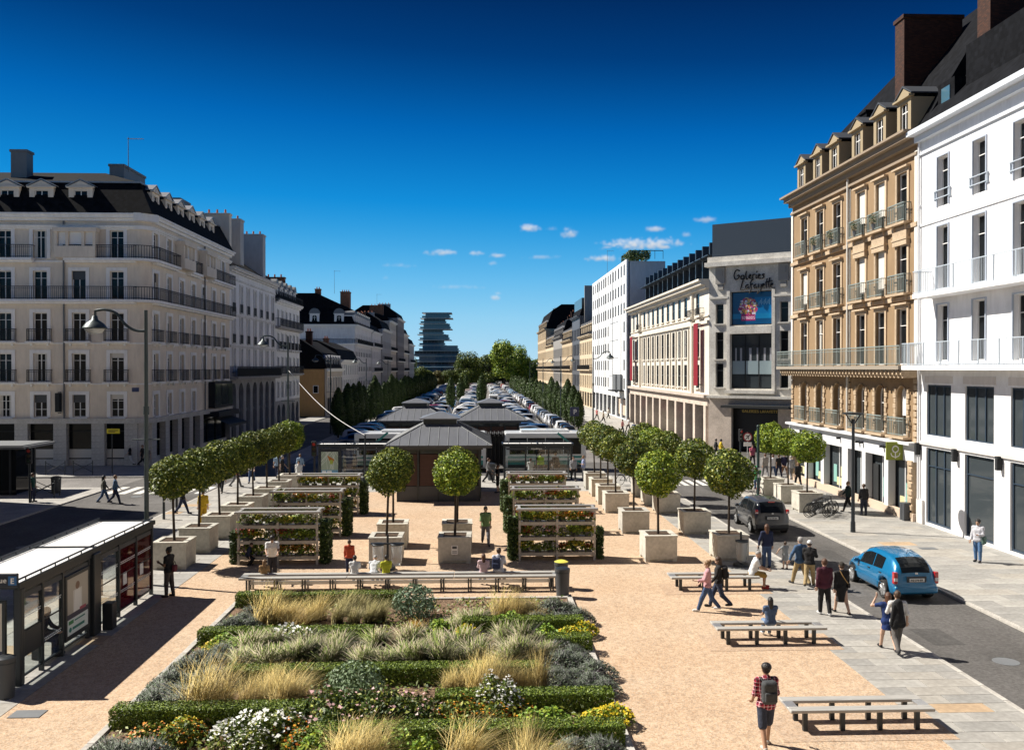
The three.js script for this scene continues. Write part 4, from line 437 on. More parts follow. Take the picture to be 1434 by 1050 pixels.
// ---------- glass tower of stacked terraces at the end of the street ----------
{
  const Z = 470, c = G(614, 700), k = Z / 1280, X = (614 - 669) * k; void c; const sl = std([.5, .54, .57], .5), b = thing('glass_tower', 'glass apartment tower of stacked terraces above the far trees', 'building', X, 0, -Z);
  let y = 0; const tiers = [[0, 0, 23, 18], [.4, 0, 22, 18], [-.4, 0, 23, 17], [.8, 0, 21.5, 17], [-.5, 0, 23.5, 16], [1.2, 0, 19, 15], [-2.2, 0, 12, 13], [-1, 0, 14, 13], [-2.6, 0, 11.5, 13], [-.6, 0, 14.5, 13], [-1.6, 0, 12, 13], [-.2, 0, 13.4, 12]]; let yy = 3;
  tiers.forEach(([x, z, w, d], i) => { const low = i < 6; const s = obj('terrace_slab', [B(x - (low ? .4 : .5), 0, z + .3, w + (low ? 1.5 : 2.2) * (1 + (i % 3) * .2), .24, d + 2)], sl, b); s.position.y = yy; const g = obj('glazed_storey', [B(x, 1.45, z, w - 1.2, 2.5, d)], i % 2 ? M.paneBlue : M.paneGrey, b); g.position.y = yy; obj('mullion', seq(-w / 2 + 1.2, Math.floor(w / 1.8), 1.8).map((t) => B(x + t, 1.45, z + d / 2 + .03, .12, 2.5, .1)), M.lead, g); obj('balustrade', [B(x - .5, .7, z + d / 2 + 1.2, w + 1, .9, .05)], M.paneBlue, s); yy += 2.75; });
  obj('roof_slab', [B(-.5, 0, 0, 15, .4, 14)], sl, b).position.y = yy; obj('base_storey', [B(0, 1.4, 0, 22, 3.2, 16)], M.pane, b);
}
console.log('street objects');
// ---------- clipped trees in concrete planters ----------
const planterGeo = (() => { const w = 1.3, h = 1.0; const sh = [RB(0, h / 2 + .05, 0, w, h - .1, w, .025, 2), B(0, .05, 0, w - .16, .1, w - .16)], f = [B(-w / 2 + .1, .05, w / 2 - .1, .18, .1, .18), B(w / 2 - .1, .05, w / 2 - .1, .18, .1, .18), B(-w / 2 + .1, .05, -w / 2 + .1, .18, .1, .18), B(w / 2 - .1, .05, -w / 2 + .1, .18, .1, .18)]; return { body: join(sh), feet: join(f), rim: join([B(0, h + .03, w / 2 - .08, w + .05, .06, .2), B(0, h + .03, -w / 2 + .08, w + .05, .06, .2), B(-w / 2 + .08, h + .03, 0, .2, .06, w - .24), B(w / 2 - .08, h + .03, 0, .2, .06, w - .24)]), soil: join(B(0, h + .01, 0, w - .3, .03, w - .3)) }; })();
const trunkGeo = join([CY([0, 0, 0], [.03, 1.7, .02], .055, .045, 8), CY([.03, 1.7, .02], [.2, 2.3, .1], .03, .015, 6), CY([.03, 1.7, .02], [-.15, 2.4, -.1], .03, .015, 6), CY([.03, 1.7, .02], [.02, 2.6, .05], .035, .012, 6)]);
const crowns = [1, 2, 3, 4, 5, 6].map((s) => join(leafBall(1, 5600, .135, s * 7, s === 4 ? BRIGHT : s === 3 || s === 6 ? [...GREEN, ...DARK, [.22, .20, .04]] : GREEN)));
const planterMats = [M.concrete, std([.54, .53, .49], .85, bump(T.stone, .003)), std([.64, .62, .56], .85, bump(T.stone, .003))];
const trees = [], ORD = ['first', 'second', 'third', 'fourth', 'fifth', 'sixth', 'seventh', 'eighth'];
for (let i = 0; i < 8; i++) trees.push([-11.98, 36.5 + 3.17 * i, [0, 1, 0, 1, 2, 1, 0, 3][i], `beside the bus lane kerb, ${ORD[i]} from the long bus shelter`, 'planted balls beside the bus lane kerb']);
for (const [i, [x, z, c]] of [[7.4, 37.2, 3], [7.47, 43.5, 2], [7.54, 49.7, 1], [7.56, 52.8, 2], [7.58, 56.1, 0], [7.6, 59.2, 0]].entries()) trees.push([x, z, c, `on the sand behind the ring benches, ${ORD[i]} of its row`, 'planted balls on the sand behind the benches']);
for (const [i, [x, z, c]] of [[10.33, 37.2, 0], [10.33, 43.2, 0], [10.25, 49.3, 1], [10.2, 52.6, 3], [10.2, 56, 0]].entries()) trees.push([x, z, c, `on the slab paving along the road, ${ORD[i]} from the benches`, 'planted balls on the slab paving along the road']);
for (const [i, [x, z, c]] of [[-3.7, 37.2, 1], [-3.73, 40.4, 0], [-.93, 37.2, 3], [-.91, 40.4, 0]].entries()) trees.push([x, z, c, `before the dark kiosk, ${['behind the double litter holder', 'second behind the double litter holder', 'with a printed notice', 'second behind the printed notice'][i]}`, 'planted balls before the dark kiosk']);
for (const [i, [x, z, c]] of [[18.05, 49.4, 3], [18.1, 52.6, 3], [18.1, 55.8, 3]].entries()) trees.push([x, z, c, `before the tan building, ${ORD[i]} from the locked bicycles`, 'planted balls before the tan building']);
const tr0 = rng(3);
trees.forEach(([x, z, c, where, grp]) => {
  const p = thing('tree_planter', `square pale concrete planter ${where}`, 'planter', x, 0, -z, (tr0() - .5) * .04, grp.replace('planted balls', 'concrete planters')); const pm = planterMats[Math.floor(tr0() * 3)];
  mesh('box', planterGeo.body, pm, p); mesh('foot_block', planterGeo.feet, pm, p); mesh('rim', planterGeo.rim, pm, p); mesh('soil', planterGeo.soil, M.soil, p);
  const t = thing('ball_tree', `clipped ball shaped tree ${where}`, 'tree', x, 1.0, -z, tr0() * 6.28, grp); mesh('trunk', trunkGeo, M.bark, t); t.rotation.z = (tr0() - .5) * .05; t.rotation.x = (tr0() - .5) * .05; const k = mesh('crown', crowns[c === 0 && tr0() > .5 ? 4 : c === 2 && tr0() > .5 ? 5 : c], LEAFM(), t); const s = .84 + tr0() * .17; k.position.set(.02, 2.5, .03); k.scale.set(s, s * (.95 + tr0() * .1), s);
});
{ // notice on a planter and litter bag holders
  const n = thing('notice', 'small printed notice fixed to a planter before the dark kiosk', 'notice', -.93, .55, -36.53); obj('sheet', [B(0, 0, 0, .26, .36, .012)], M.white, n); obj('print', [B(0, .1, .008, .18, .1, .006), B(0, -.06, .008, .18, .03, .006), B(0, -.12, .008, .18, .02, .006)], M.charcoal, n);
  const bagM = phy([.75, .78, .8], .25, { transmission: .75, thickness: 0, side: THREE.DoubleSide }), lit = std([.5, .2, .18], .7);
  const holder = (x, z, two, lb) => { const h = thing('litter_holder', lb, 'litter bin', x, 0, -z); obj('post', [CY([0, 0, 0], [0, 1.35, 0], .045, .045, 8), CY([0, 0, 0], [0, .1, 0], .32, .3, 16)], M.darkSteel, h); const xs = two ? [-.36, .36] : [0]; obj('ring', [...xs.map((t) => new THREE.TorusGeometry(.23, .035, 6, 18).rotateX(Math.PI / 2).translate(t, 1.0, .12)), B(0, 1.02, .1, two ? 1.3 : .5, .06, .1)], M.darkSteel, h); for (const t of xs) { const bg = obj('bag', [LA([[.02, .16], [.14, .18], [.2, .3], [.21, .6], [.22, .98]], 14).translate(t, 0, .12)], bagM, h); obj('litter', leafBall(.15, 40, .12, 5, [[.6, .2, .2], [.7, .7, .7], [.3, .1, .1], [.5, .4, .2]]).slice(0, 1).map((g) => g.translate(t, .42, .12)), LEAFM(), bg); } };
  holder(-3.5, 35.6, true, 'double litter bag holder in front of a planter before the dark kiosk'); holder(10.4, 35.7, false, 'single clear litter bag holder in front of a planter beside the road');
}
// ---------- conical yews along the car park ----------
const coneGeos = [[.88, 5.2, 2600, .19, 1], [.8, 4.8, 2400, .19, 2], [.92, 5.6, 2600, .19, 3]].map((a) => join(leafCone(...a, [...DARK, [.06, .11, .02]]))), coneFar = [[1.0, 5.2, 700, .36, 4], [1.1, 5, 700, .36, 5]].map((a) => join(leafCone(...a, [...DARK, [.06, .11, .02]])));
const yewTrunk = join(CY([0, -.05, 0], [0, .6, 0], .12, .1, 7)); const r5 = rng(11);
const yew = (x, z, lb, grp, s = 1) => { const t = thing('conical_tree', lb, 'tree', x, 0, -z, r5() * 6, grp); mesh('trunk', yewTrunk, M.bark, t); const c = mesh('crown', z > 190 ? coneFar[Math.floor(r5() * 2)] : coneGeos[Math.floor(r5() * 3)], LEAFD(), t); c.position.y = .25; c.scale.setScalar(s * (.92 + r5() * .18)); };
for (let i = 0; i < 30; i++) { const z = 104 + i * 6.2 + (i > 14 ? (i - 14) * 3 : 0); yew(-15.8 + (r5() - .5) * .6, z, 'tall clipped conical yew along the shaded side of the car park', 'conical yews along the shaded side of the car park', 1.1); }
for (let i = 0; i < 28; i++) { const z = 117 + i * 6.2 + (i > 12 ? (i - 12) * 3.4 : 0); yew(12.85 + (r5() - .5) * .5, z, 'tall clipped conical yew along the sunny side of the car park', 'conical yews along the sunny side of the car park', 1); }
for (const [px, py] of [[631, 574], [645, 563], [653, 551], [675, 562], [674, 570]]) { const p = G(px, py); yew(p.x, -p.z, 'conical yew standing among parked cars in the middle of the car park', 'conical yews among the parked cars', 1.15); }
// big trees closing the street
function bigTree(x, z, h, R, seed, lb, tints, grp) { const t = thing('broadleaf_tree', lb, 'tree', x, 0, -z, 0, grp); obj('trunk', [CY([0, 0, 0], [.3, h * .45, 0], R * .09, R * .06, 8), ...[0, 1, 2, 3, 4].map((k) => CY([.3, h * .4, 0], [Math.cos(k * 1.3) * R * .6, h * .72, Math.sin(k * 1.3) * R * .6], R * .045, .08, 6))], M.bark, t); const r = rng(seed), gs = []; for (let k = 0; k < 22; k++) { const d = onBall(r), q = .45 + .35 * r(); const g = leafBall(R * (.34 + .2 * r()), 380, R * .12, seed * 31 + k, tints, .85); for (const m of g) gs.push(m.translate(d[0] * R * q, Math.max(R * .3, h * .55 + d[1] * h * .38), d[2] * R * q)); } obj('crown', gs, LEAFM(), t); }
const ends = [[590, 430, 8, 4], [655, 400, 15, 5.5], [668, 430, 13, 5], [683, 425, 15, 5.5], [706, 395, 19, 7], [722, 410, 18, 7], [735, 430, 13, 5], [641, 440, 10, 4], [745, 440, 12, 5], [575, 400, 12, 4.5], [612, 420, 6, 3.5], [628, 425, 6.5, 3.5]];
const endWords = ['low dark', 'tall dark', 'rounded dark', 'mid green', 'broad sunlit yellow green', 'tall sunlit green', 'small bushy', 'dark leaning', 'small sunlit', 'dark narrow', 'low brownish', 'low bushy'];
[[600, 445, 6, 4], [662, 450, 11, 5], [690, 455, 12, 6], [715, 455, 12, 6], [738, 460, 10, 6], [648, 460, 12, 6], [676, 470, 12, 7], [704, 470, 13, 7], [580, 450, 8, 5], [622, 460, 6, 4], [755, 470, 12, 6]].forEach(([px, Z, h, R], i) => bigTree((px - 669) * Z / 1280, Z, h, R, 90 + i, `low rear tree of the wood closing the street, ${['first', 'second', 'third', 'fourth', 'fifth', 'sixth', 'seventh', 'eighth', 'ninth', 'tenth', 'eleventh'][i]} of the back rank`, GREEN.concat(DARK), 'rear trees closing the street'));
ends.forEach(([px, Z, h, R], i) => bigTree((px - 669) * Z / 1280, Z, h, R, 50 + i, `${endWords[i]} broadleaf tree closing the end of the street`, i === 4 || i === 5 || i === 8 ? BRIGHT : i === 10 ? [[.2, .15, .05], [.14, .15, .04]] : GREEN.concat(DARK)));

// ---------- flower racks ----------
const flowerTints = { red: [[.45, .05, .03], [.55, .12, .03], [.30, .03, .04]], white: [[.8, .78, .72], [.75, .65, .6]], yellow: [[.7, .5, .04], [.6, .55, .08]], orange: [[.65, .22, .03], [.6, .3, .05]], pink: [[.65, .25, .35], [.7, .45, .5]], lime: [[.35, .45, .05], [.28, .36, .05]] };
const potGeo = join(CY([0, 0, 0], [0, .18, 0], .11, .15, 10)), potProto = {};
for (const k in flowerTints) potProto[k] = join([mound(.34, .38, 150, .13, GREEN.concat(BRIGHT), 9).translate(0, .12, 0), leavesFrom(110, 21, (r) => { const a = r() * 6.28, q = Math.sqrt(r()) * .33; return [[q * Math.cos(a), .26 + .2 * r(), q * Math.sin(a)], [0, 1, .4]]; }, .075, flowerTints[k], .8, .9)]);
const rackM = std([.40, .385, .365], .5, { metalness: .35 }), rk = rng(77), keys = Object.keys(flowerTints);
function rack(x0, x1, z, lb, grp) { const W = x1 - x0, D = .95, t = thing('flower_rack', lb, 'flower rack', (x0 + x1) / 2, 0, -z - D / 2, 0, grp); const post = join([B(0, 1.02, 0, .09, 2.04, .07)]), beam = join([RB(0, 0, 0, W + .3, .1, .22, .03)]);
  for (const [px, pz] of [[-W / 2, D / 2], [0, D / 2], [W / 2, D / 2], [-W / 2, -D / 2], [0, -D / 2], [W / 2, -D / 2]]) mesh('post', post, rackM, t).position.set(px, 0, pz); for (const s of [-1, 1]) mesh('top_beam', beam, rackM, t).position.set(0, 2.08, s * D / 2); mesh('top_beam', join([B(0, 0, 0, .1, .08, D - .1)]), rackM, t).position.set(-W / 2, 2.08, 0); mesh('top_beam', join([B(0, 0, 0, .1, .08, D - .1)]), rackM, t).position.set(W / 2, 2.08, 0);
  const shelf = join([B(0, 0, .34, W, .05, .24), B(0, 0, -.34, W, .05, .24), B(0, .06, .46, W, .1, .02)]); [.22, .84, 1.46].forEach((h) => { mesh('shelf', shelf, rackM, t).position.y = h; const n = 6; for (let i = 0; i < n; i++) for (const s of [1, -1]) { if (s < 0 && i % 2) continue; const k = keys[Math.floor(rk() * keys.length)]; const pt = thing('flower_pot', `potted ${k} flowers on a shelf of a steel flower rack`, 'flower pot', (x0 + x1) / 2 - W / 2 + W * (i + .5) / n, h + .028, -z - D / 2 + s * .33, rk() * 6, `potted ${k} flowers on the flower racks`); mesh('pot', potGeo, M.charcoal, pt); const f = mesh('blossom', potProto[k], LEAFM(), pt); f.scale.setScalar(.9 + .35 * rk()); } }); }
const ivyGeo = join(leafBox(.36, 1.7, .9, 1100, .12, 15, DARK));
for (const [x0, x1, z, e] of [[1.7, 4.75, 37.0, -1], [1.7, 4.75, 43.2, -1], [1.7, 4.75, 49.5, -1], [-9.5, -6.4, 36.6, 1], [-9.5, -6.4, 42.7, 1], [-9.5, -6.4, 49.0, 1]]) { const side = x0 > 0 ? 'nearer the road' : 'nearer the bus lane'; rack(x0, x1, z, `steel rack with three shelves of potted flowers ${side}`, `flower racks ${side}`); for (const s of [-1, 1]) { const c = thing('climbing_plant', `dark leafy climber covering the end of a flower rack ${side}`, 'climber', s < 0 ? x0 - .27 : x1 + .27, 0, -z - .5, 0, `climbers on the flower racks ${side}`); mesh('foliage', ivyGeo, LEAFD(), c).scale.set(s === e ? 1 : .7, s === e ? 1 : .75, s === e ? 1.1 : .8); obj('stem', [CY([0, 0, 0], [0, 1.2, 0], .03, .015, 5)], M.bark, c); } }

// ---------- benches ----------
const woodM = std([.62, .60, .56], .75, { map: T.wood, metalness: .1 });
function ringBench(x0, W, z, lb) { const D = .85, b = thing('ring_bench', lb, 'bench', x0 + W / 2, 0, -z - D / 2); const y = .45; for (const s of [1, -1]) obj('seat_rail', [RB(0, y, s * (D / 2 - .13), W, .07, .26, .02)], woodM, b); for (const s of [-1, 1]) obj('end_plate', [RB(s * (W / 2 - .12), y - .004, 0, .24, .06, D - .5, .015)], M.steel, b); const lg = join([RB(0, .21, 0, .1, .42, .1, .012)]); const n = 4; for (let i = 0; i < n; i++) for (const s of [1, -1]) mesh('leg', lg, M.darkSteel, b).position.set(-W / 2 + W * (.11 + .78 * i / (n - 1)), 0, s * (D / 2 - .13)); struct('bench_slab', slab(x0 - .3, x0 + W + .3, z - .45, z + D + .25, .004, .05), std([.54, .41, .30], .95, bump(T.sand, .012))); return b; }
ringBench(6.7, 3.15, 19.25, 'empty ring bench of two grey rails beside the slab paving'); ringBench(6.73, 3.15, 25.4, 'ring bench of two grey rails with a seated girl in denim'); ringBench(6.78, 3.15, 31.7, 'ring bench of two grey rails with a man in a white shirt at its end');
{ const x0 = -8.3, W = 11.2, z = 31.9, D = .85, b = thing('long_bench', 'long low double bench behind the flower bed', 'bench', x0 + W / 2, 0, -z - D / 2); for (const s of [1, -1]) for (let i = 0; i < 3; i++) obj('seat_rail', [RB(-W / 2 + W * (i + .5) / 3, .5, s * (D / 2 - .14), W / 3 - .012, .08, .28, .02)], woodM, b); for (const s of [-1, 1]) obj('end_plate', [RB(s * (W / 2 - .12), .495, 0, .24, .06, D - .56, .015)], M.steel, b); const lg = join([B(-.04, .23, 0, .045, .46, .1), B(.05, .23, 0, .045, .46, .1)]); for (let i = 0; i < 12; i++) for (const s of [1, -1]) mesh('leg', lg, M.darkSteel, b).position.set(-W / 2 + .3 + (W - .6) * i / 11, 0, s * (D / 2 - .14)); obj('under_panel', [B(0, .28, 0, W - .6, .12, .05)], M.steel, b); }
function bin(x, z, r, h, lb, lid) { const b = thing('litter_bin', lb, 'litter bin', x, 0, -z); obj('body', [LA([[r * .86, 0], [r * .9, .04], [r, h * .9], [r * 1.05, h * .92], [r * 1.05, h]], 24)], M.charcoal, b); obj('lid', [LA([[0, h + .02], [r * .55, h + .05], [r * 1.04, h - .0]], 24)], lid || M.darkSteel, b); obj('rim_band', [CY([0, h * .86, 0], [0, h * .9, 0], r * 1.03, r * 1.03, 24)], M.darkSteel, b); }
{ const p = G(788, 836); bin(p.x, -p.z, .24, .98, 'dark grey litter bin at the end of the long bench'); const q = G(788, 831); bin(q.x + .02, -q.z + .75, .24, .95, 'litter bin with a yellow lid behind another bin', std([.6, .55, .08], .6)); const a = G(13, 972); bin(a.x, -a.z - .2, .22, .95, 'dark round litter bin before the glass bus shelter'); const c = G(688, 672); bin(c.x, -c.z, .28, 1.15, 'grey litter bin beside the dark kiosk'); const d = G(78, 690); bin(d.x, -d.z, .3, 1.0, 'dark litter bin beside the crossed barrier'); }

// ---------- flower bed ----------
struct('flower_bed_soil', slab(-7.85, 3.0, 12, 30.6, .06, .08), M.mulch);
{ const e = struct('bed_edging', [B(-7.95, .02, -21.4, .06, .06, 18.8)], M.joint); const g = join(RB(0, 0, 0, .16, .14, .985, .012, 1)); for (let z = 12; z < 30.5; z++) { mesh('edging_stone', g, M.kerb, e).position.set(-7.95, .045, -(z + .5)); mesh('edging_stone', g, M.kerb, e).position.set(3.1, .045, -(z + .5)); } const g2 = join(RB(0, 0, 0, .985, .14, .16, .012, 1)); for (let x = -7.8; x < 2.4; x++) mesh('edging_stone', g2, M.kerb, e).position.set(x + .5, .045, -30.68); }
const HT = [[.10, .155, .02], [.15, .21, .025], [.06, .10, .016], [.22, .29, .035]];
const hedges = [[330, 560, 832, 'behind the tall golden grasses'], [277, 520, 883, 'between the lavender beds'], [647, 818, 868, 'below the round grey green shrub'], [769, 830, 893, 'short and beside the yellow flowers'], [313, 757, 936, 'in front of the pale fountain grasses'], [154, 425, 993, 'below the sweeping golden grasses'], [609, 861, 973, 'beside the white and orange flowers'], [431, 877, 1020, 'below the pink roses']];
hedges.forEach(([a, c, py, w], i) => { const p0 = G(a, py, .48), p1 = G(c, py, .48), W = p1.x - p0.x, z = -(p0.z + p1.z) / 2; const h = thing('box_hedge', `low clipped box hedge ${w}`, 'hedge', (p0.x + p1.x) / 2, .05, -z - .25); obj('foliage', leafBox(W, .44, .55, Math.round(W * 2600), .05, 100 + i, HT), LEAFD(), h); });
const spot = (px, py) => { const p = G(px, py, .06); return [p.x, p.z]; };
const r6 = rng(99);
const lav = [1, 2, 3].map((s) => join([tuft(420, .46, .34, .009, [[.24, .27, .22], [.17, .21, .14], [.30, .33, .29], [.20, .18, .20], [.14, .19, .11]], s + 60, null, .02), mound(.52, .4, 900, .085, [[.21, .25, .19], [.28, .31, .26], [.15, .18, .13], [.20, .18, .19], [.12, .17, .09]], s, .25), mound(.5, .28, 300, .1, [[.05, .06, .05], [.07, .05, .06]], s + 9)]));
const gold = [1, 2, 3, 4].map((s) => join(tuft(340, .86, .85, .005, [[.80, .60, .22], [.86, .68, .30], [.66, .48, .16], [.74, .62, .28], [.55, .46, .18]], s)));
const pale = [1, 2, 3, 4].map((s) => join(tuft(420, .62, .66, .006, [[.19, .27, .05], [.27, .34, .08], [.13, .21, .03], [.30, .33, .10], [.11, .18, .03]], s + 20, [.54, .47, .33], .1)));
const brownG = [1, 2].map((s) => join(tuft(430, .75, .6, .0055, [[.52, .45, .22], [.38, .35, .14], [.58, .50, .25]], s + 40)));
const plantAt = (name, lb, cat, grp, geo, list, sc = 1, jit = .15, h) => list.forEach(([px, py, s = 1]) => { const [x, z] = spot(px, py); const m = new THREE.Mesh(Array.isArray(geo) ? geo[Math.floor(r6() * geo.length)] : geo, LEAFM()); m.castShadow = m.receiveShadow = true; m.name = numbered(name); tag(m, lb, cat, grp); m.position.set(x + (r6() - .5) * jit * .9, .055, z + (r6() - .5) * jit * 1.2); m.rotation.y = (/grass/.test(name) ? (r6() - .5) * 1.4 : r6() * 6.28); const q = sc * s * (1 - jit / 2 + jit * r6()); m.scale.set(q * (1 + jit * (r6() - .5)), q * (h || 1) * (1 + jit * (r6() - .5)), q); scene.add(m); });
const lavP = { 'behind the first box hedge': [[338, 872], [352, 866], [375, 872], [328, 885], [352, 884], [312, 890]], 'along the bed edge near the bus shelter': [[285, 928], [305, 925], [265, 945], [288, 945], [310, 942], [245, 962], [268, 963], [290, 965], [225, 982], [248, 985], [270, 987], [212, 997], [238, 1003], [315, 958]], 'beside the litter bin end of the bed': [[745, 862], [770, 860], [797, 862], [757, 872], [785, 873], [808, 872]], 'along the bed edge near the ring benches': [[780, 918], [802, 922], [782, 936], [808, 938], [830, 945], [778, 952], [800, 958], [828, 962], [846, 972], [818, 974], [792, 972]], 'at the front corner of the bed': [[830, 1062], [856, 1064], [808, 1066], [838, 1080]], 'at the front corner near the shelter': [[150, 1060], [180, 1062], [165, 1078], [205, 1070]] };
for (const k in lavP) plantAt('lavender', `grey green lavender mound ${k}`, 'lavender', `lavender mounds ${k}`, lav, lavP[k], 1.0, .3);
const goldP = { 'at the shaded hedge corner': [[365, 878], [385, 876], [405, 878], [420, 878], [440, 872]], 'sweeping across the middle of the bed': [[300, 992], [325, 990], [345, 988], [370, 988], [392, 986], [408, 984], [285, 995]], 'near the long bench and the bins': [[690, 866], [712, 868], [733, 866], [742, 868]], 'behind the white flowers': [[632, 972], [655, 972], [683, 970], [705, 972], [728, 970], [748, 970]], 'at the front of the bed': [[655, 1075], [738, 1068], [720, 1082], [470, 1066], [500, 1075]] };
for (const k in goldP) plantAt('feather_grass_tuft', `golden feather grass tuft ${k}`, 'grass tuft', `golden grass tufts ${k}`, gold, goldP[k].flatMap(([a, c]) => [[a, c, 1], [a + 9, c - 4, .75]]), .95, .75);
plantAt('fountain_grass_tuft', 'pale plumed fountain grass tuft in the middle band of the bed', 'grass tuft', 'fountain grasses of the middle band', pale, [[345, 932], [372, 936], [398, 934], [428, 936], [455, 938], [482, 936], [510, 938], [536, 936], [562, 936], [590, 936], [616, 934], [642, 934], [670, 934], [700, 932], [730, 930], [752, 928], [340, 915], [372, 915], [420, 915], [470, 916], [520, 914], [560, 912], [602, 913], [650, 911], [698, 908], [735, 905], [640, 884], [662, 882]].flatMap(([a, c]) => [[a, c, 1], [a + 13, c - 5, .85]]), .95, .45);
plantAt('brown_grass_tuft', 'brownish soft grass tuft near the long bench', 'grass tuft', 'brownish grasses near the long bench', brownG, [[470, 872], [492, 876], [515, 874], [530, 872], [480, 862], [505, 862]], .95, .2);
const gr = join(leafBall(.62, 1600, .1, 61, [[.16, .24, .15], [.22, .30, .20], [.12, .18, .10]], .8).map((g) => g.translate(0, .5, 0))), gr2 = join(leafBall(.62, 1600, .09, 63, [[.28, .36, .22], [.20, .28, .15], [.13, .19, .09]], .75).map((g) => g.translate(0, .45, 0)));
plantAt('round_shrub', 'dense round blue green shrub near the long bench', 'shrub', null, gr, [[580, 866]], 1.05, 0); plantAt('round_shrub', 'pale green round shrub beside the pink roses', 'shrub', null, gr2, [[497, 985]], 1.05, 0);
plantAt('spiky_plant', 'low spiky golden brown plant before the round shrub', 'plant', null, join(tuft(160, .45, .5, .014, [[.5, .28, .05], [.42, .24, .06], [.3, .22, .06]], 71)), [[592, 888]], 1, 0);
const bushOf = (seed, petals, np, ps, R = .5, H = .55, nl = 600, lt = GREEN) => join([mound(R, H, nl, .1, lt, seed), leavesFrom(np, seed + 3, (r) => { const a = r() * 6.28, q = Math.sqrt(r()) * R; return [[q * Math.cos(a), H * (1 - .6 * q * q / (R * R)) * (.75 + .4 * r()), q * Math.sin(a)], [0, 1.4, .6]]; }, ps, petals, 1.2, .95)]);
plantAt('white_daisy', 'clump of white daisies with green leaves', 'flowers', 'white daisy clumps', bushOf(81, [[.82, .82, .78]], 90, .085), [[320, 1042], [345, 1034], [372, 1040], [392, 1030], [405, 902], [425, 905], [355, 1055]], 1, .2);
plantAt('white_phlox', 'tall white flowers above orange flowers', 'flowers', 'tall white flowers', bushOf(82, [[.84, .84, .82]], 160, .07, .34, .85), [[690, 1000], [712, 1004]], 1, .1);
plantAt('orange_flower', 'clump of small orange flowers', 'flowers', 'orange flower clumps', bushOf(83, [[.62, .22, .02], [.7, .32, .03], [.55, .14, .02]], 85, .06, .5, .42), [[628, 1010], [650, 1012], [672, 1008], [695, 1012], [720, 1008], [640, 1000], [215, 1040], [240, 1044], [410, 1036], [420, 1046], [262, 1036]], 1, .2);
plantAt('yellow_flower', 'clump of bright yellow flowers at the bed edge', 'flowers', 'yellow flower clumps', bushOf(84, [[.70, .52, .03], [.62, .46, .02]], 170, .06, .42, .36, 500, BRIGHT), [[800, 893], [818, 888], [845, 1014], [862, 1012], [830, 1016], [300, 912], [650, 893], [255, 1028]], 1, .2);
plantAt('pink_rose', 'loose bush of pale pink roses', 'rose bush', 'pink rose bushes', bushOf(85, [[.60, .38, .38], [.66, .50, .48]], 20, .085, .6, .6, 700, DARK.concat(GREEN)), [[455, 1010], [485, 1014], [515, 1012], [545, 1006], [572, 1012], [598, 1008], [535, 1022], [470, 1030]], 1.05, .2);
plantAt('leafy_plant', 'bright green leafy plant in the flower bed', 'plant', 'bright green leafy plants', bushOf(86, [[.2, .34, .05]], 60, .08, .4, .42, 600, BRIGHT), [[318, 908], [335, 912], [700, 884], [720, 880], [620, 888], [740, 1020], [780, 1022], [440, 1060], [560, 1060], [600, 1070], [770, 895]], 1, .25);

{ // low leafy cover between the plants, too fine to count
  const gs = leavesFrom(11000, 404, (r) => { let x, z; do { x = -7.7 + r() * 10.5; z = 13 + r() * 17.4; } while (fbm(x * .9 + 20, z * .9, 999, 3, 12) < .42); return [[x, .05 + .2 * r() * r() + .12 * fbm(x * 2, z * 2, 999, 2, 4), -z], [0, 1, .2]]; }, .12, GREEN.concat([[.30, .28, .12], [.22, .26, .12]]), .7, .45);
  tag(obj('ground_cover', [gs], LEAFM()), 'low green leaves covering the soil of the flower bed', 'ground cover', null, 'stuff'); }
